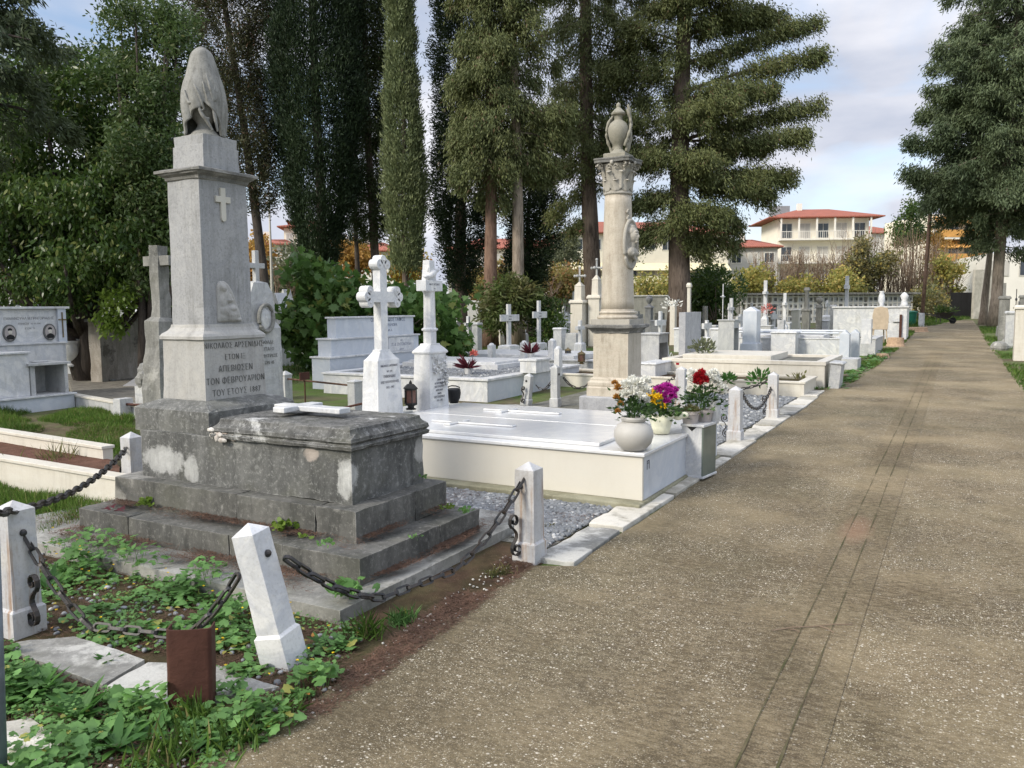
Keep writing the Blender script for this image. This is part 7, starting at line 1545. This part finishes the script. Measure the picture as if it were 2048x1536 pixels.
grass('rear_grass', poly((-80,862),(-80,832),(130,824),(264,822),(266,920),(215,902)), 34000, .17, 'green grass between the cream border and the left family tomb', 3, clump=1.1)
grass('sunlit_grass', poly((545,790),(545,690),(1000,660),(1000,700),(640,745)), 16000, .14, 'sunlit grass among the graves behind the stele', 4, clump=.7, wd=.012)
grass('middle_grass', poly((900,720),(900,672),(1170,668),(1170,712)), 12000, .22, 'tall green grass behind the white crosses', 5, clump=.6, wd=.014)
grass('wall_grass', poly((190,750),(200,700),(330,700),(330,745)), 5000, .13, 'short grass at the foot of the plaster wall', 6, clump=.9, wd=.012)
lx = lambda y_: -2.15 if y_ < 16 else -2.05
grass('verge_grass', [(-2.30,15.2),(-1.85,15.6),(-1.75,20),(-1.75,30),(-1.9,40),(-2.2,52),(-3.2,52),(-3.2,38),(-2.3,29),(-2.22,20)], 16000, .11, 'green grass verge along the left edge of the path', 7, clump=.8, wd=.014)
grass('right_verge_grass', [(1.02,12),(.85,25),(.72,40),(.8,52),(3.5,52),(5,30),(6,12)], 26000, .12, 'green grass verge at the right edge of the path', 8, clump=.5, wd=.016)
grass('far_grass', [(-6,52),(-1.6,50),(-.6,62),(1.2,75),(-8,75)], 12000, .3, 'grass and weeds round the end of the path', 9, clump=.3, wd=.03)
mallow('verge_weeds', [(-2.3,15.2),(-1.85,15.6),(-1.8,26),(-2.2,26)], 900, 'broad-leaved weeds in the left verge of the path', 21, (.06,.12), .12)
# needle litter and crumbs
def litter(name, pg, n, label, seed, h=0, mat='needle', L_=(.03,.07), w_=.003, clump=3, thr=-.1, holes=()):
    rng = np.random.default_rng(seed); X, Y = scatter(pg, n, rng)
    f = np.array([mnoise.noise(Vector((x*clump, y_*clump, seed*3.1))) for x, y_ in zip(X, Y)]); k = f + rng.normal(0,.12,len(f)) > thr; X, Y = X[k], Y[k]
    for hx0, hx1, hy0, hy1 in holes: k = ~((X > hx0) & (X < hx1) & (Y > hy0) & (Y < hy1)); X, Y = X[k], Y[k]
    m = len(X); a = rng.uniform(0,2*PI,m); D_ = np.stack([np.cos(a), np.sin(a), rng.uniform(0,.25,m)], 1)
    return tag(leaves(name, np.stack([X, Y, gzv(Y)+h+rng.uniform(0,.008,m)], 1), D_, rng.uniform(L_[0],L_[1],m), w_, M[mat], None, 'kite', rng, np.array([[0,0,1.]])+rng.normal(0,.2,(m,3))), label, 'litter', kind='stuff')
litter('needle_litter', [(-5.3,3.44),(-2.9,3.44),(-2.9,4.65),(-5.3,4.65)], 9000, 'red-brown conifer needles on the lower step', 1, .272, holes=((-5.26,-3.09,3.65,4.56),), thr=.08, L_=(.02,.05))
litter('slab_litter', [(-6,3.12),(-2.76,3.12),(-2.76,5.2),(-6,5.2)], 16000, 'red-brown conifer needles along the ground slab', 2, .112, holes=((-5.38,-2.89,3.44,4.68),), thr=.02)
litter('soil_litter', poly((560,1440),(800,1275),(1010,1115),(1075,1128),(900,1260),(640,1440)), 9000, 'reddish needle litter along the edge of the path', 3, .012, thr=-.1)
litter('weed_bed_litter', wa + [], 9000, 'reddish needle litter under the weeds', 4, .008, holes=(GS,), thr=-.3)
litter('front_litter', wb_, 7000, 'dark needle litter under the foreground weeds', 5, .008, thr=-.2)
litter('gravel_litter', [(-5,5.3),(-2.35,4.6),(-2.35,6.0),(-5,5.95)], 5000, 'reddish needles over the grey pebbles', 6, .03, thr=.1)
litter('bed_litter', [(-9.5,5.3),(-5.6,5.0),(-5.6,5.9),(-9.5,6.1)], 6000, 'brown needles between the cream borders', 7, .232, thr=-.3)
litter('path_litter', [(-2.3,1.5),(1.5,1.5),(1.5,14),(-2.05,14)], 620, 'scattered dry needles and bits of twig on the path', 8, .022, 'twig', (.012,.04), .003, thr=-.2)
mb = MB()
for a_, b_ in (((1545,1270),(1628,1262)),((1628,1262),(1705,1258)),((1580,1268),(1600,1274)),((1640,1262),(1668,1275))): mb.tube([at(*a_)+Vector((0,0,.024)), at((a_[0]+b_[0])/2,(a_[1]+b_[1])/2)+Vector((0,0,.03)), at(*b_)+Vector((0,0,.024))], .0028, 4)
tag(mb.build('fallen_twig', M['twig']), 'thin dry twig lying across the joints of the path', 'twig')
o = None
for i, (px, py) in enumerate([(222,1015),(238,1020),(205,1022),(228,1026)]):
    p = at(px, py, .272); rng = np.random.default_rng(i); o = leaves('dead_leaf', np.zeros((1,3)), np.array([[1,.3*i-.4,.25]]), .07, .065, M['redleaf'], None, 'maple', rng, np.array([[0,0,1.]]), curl=.5); o.location = p+Vector((0,0,.01))
    tag(o, 'one of four dark red dead leaves on the left end of the lower step', 'leaf', 'dark red dead leaves on the lower step')
for nm_, q, n_, h_, sd_, lb_ in (('joint_litter', [(-5.25,3.52),(-3.3,3.54),(-3.1,3.63),(-5.25,3.63)], 3800, .272, 31, 'needle litter packed along the foot of the upper step'), ('joint_litter', [(-3.06,3.66),(-3.0,3.7),(-2.98,4.5),(-3.06,4.6)], 1300, .272, 32, 'needle litter along the right side of the upper step'), ('joint_litter', [(-5.4,3.2),(-3.6,3.24),(-2.9,3.34),(-2.88,3.41),(-5.4,3.41)], 6500, .112, 33, 'needle litter along the foot of the lower step'), ('joint_litter', [(-2.865,3.5),(-2.79,3.7),(-2.78,4.4),(-2.865,4.8)], 2600, .112, 34, 'needle litter between the lower step and the slab edge')):
    litter(nm_, q, n_, lb_, sd_, h_, thr=-.12, L_=(.02,.05), w_=.0045)
# pebbles
def pebbles(name, pg, n, label, seed, s=(.010,.024), z=0, mat='pebble', flat_=.6):
    rng = np.random.default_rng(seed); X, Y = scatter(pg, n, rng); m = len(X)
    b = MB(); b.ball((0,0,0), 1, 6, 4); bv = np.array(b.v); 
    S_ = rng.uniform(s[0], s[1], (m,1))*rng.uniform(.7,1.3,(m,3)); S_[:,2] *= flat_; a = rng.uniform(0,PI,m)
    V = bv[None]*S_[:,None,:]*(1+rng.normal(0,.13,(m,len(bv),1))); ca, sa = np.cos(a)[:,None], np.sin(a)[:,None]; x = V[:,:,0]*ca - V[:,:,1]*sa; y_ = V[:,:,0]*sa + V[:,:,1]*ca
    V = np.stack([x+X[:,None], y_+Y[:,None], V[:,:,2]+(gzv(Y)+z+rng.uniform(0,s[0],m))[:,None]], 2).reshape(-1,3); k = len(bv)
    q = [f for f in b.f if len(f) == 4]; t_ = [f + (f[2],) for f in b.f if len(f) == 3]
    tris = []; 
    for f in b.f: tris += [f] if len(f) == 3 else [(f[0],f[1],f[2]),(f[0],f[2],f[3])]
    F_ = (np.array(tris)[None]+ (np.arange(m)*k)[:,None,None]).reshape(-1,3); return tag(npmesh(name, V, F_, M[mat], None, True), label, 'pebbles', kind='stuff')
sheet('gravel_bed', [-6.2, -2.36], [4.75, 6.02], M['gravel'], .008)
pebbles('grey_pebbles', [(-6,5.27),(-2.70,5.27),(-2.70,4.85),(-2.38,4.75),(-2.36,6.0),(-6,5.95)], 11000, 'blue-grey pebbles between the blackened tomb and the white double tomb', 1, z=.012)
sheet('column_gravel', [-6.0, -2.34], [8.4, 14.1], M['gravel'], .008)
pebbles('column_plot_pebbles', [(-4.0,8.6),(-2.36,8.6),(-2.36,14.0),(-4.0,14.0)], 9000, 'grey pebbles in the plot round the column monument', 2, (.014,.03), .012)
pebbles('loose_pebbles', wa, 260, 'loose blue-grey pebbles among the weeds', 3, (.008,.02), .008)
pebbles('white_chips', wb_, 150, 'white marble chips in the dark soil', 4, (.004,.010), .008, 'kerbchip')
pebbles('edge_chips', poly((560,1440),(1010,1115),(1075,1128),(640,1440)), 160, 'pale chips along the edge of the path', 5, (.004,.009), .01, 'kerbchip')
# chips of grey gravel filling the family grave
pebbles('family_gravel', [(-9.9,11.65),(-7.05,11.65),(-7.05,14.9),(-9.9,14.9)], 9000, 'grey gravel filling the white family grave', 6, (.014,.028), .345, 'pebble')
# small yellow flowers in the weeds
rng = np.random.default_rng(4); X, Y = scatter(wa + [], 34, rng); Z = gzv(Y) + .13
C = np.repeat(np.stack([X, Y, Z], 1), 5, 0); a = np.tile(np.arange(5)*2*PI/5, len(X)); tag(leaves('yellow_wildflowers', C, np.stack([np.cos(a), np.sin(a), a*0+.3], 1), .008, .007, M['petaly'], None, 'leaf', rng), 'tiny yellow wildflowers in the weeds near the leaning post', 'flowers', kind='stuff')
rng = np.random.default_rng(9); X, Y = scatter(wa, 60, rng); a = rng.uniform(0,2*PI,len(X)); tag(leaves('yellowed_leaves', np.stack([X,Y,gzv(Y)+.05],1), np.stack([np.cos(a),np.sin(a),a*0],1), .03, .02, M['yellow'], None, 'leaf', rng, np.array([[0,0,1.]])+rng.normal(0,.3,(len(X),3)), curl=.4), 'a few yellowed leaves among the weeds', 'leaves', kind='stuff')
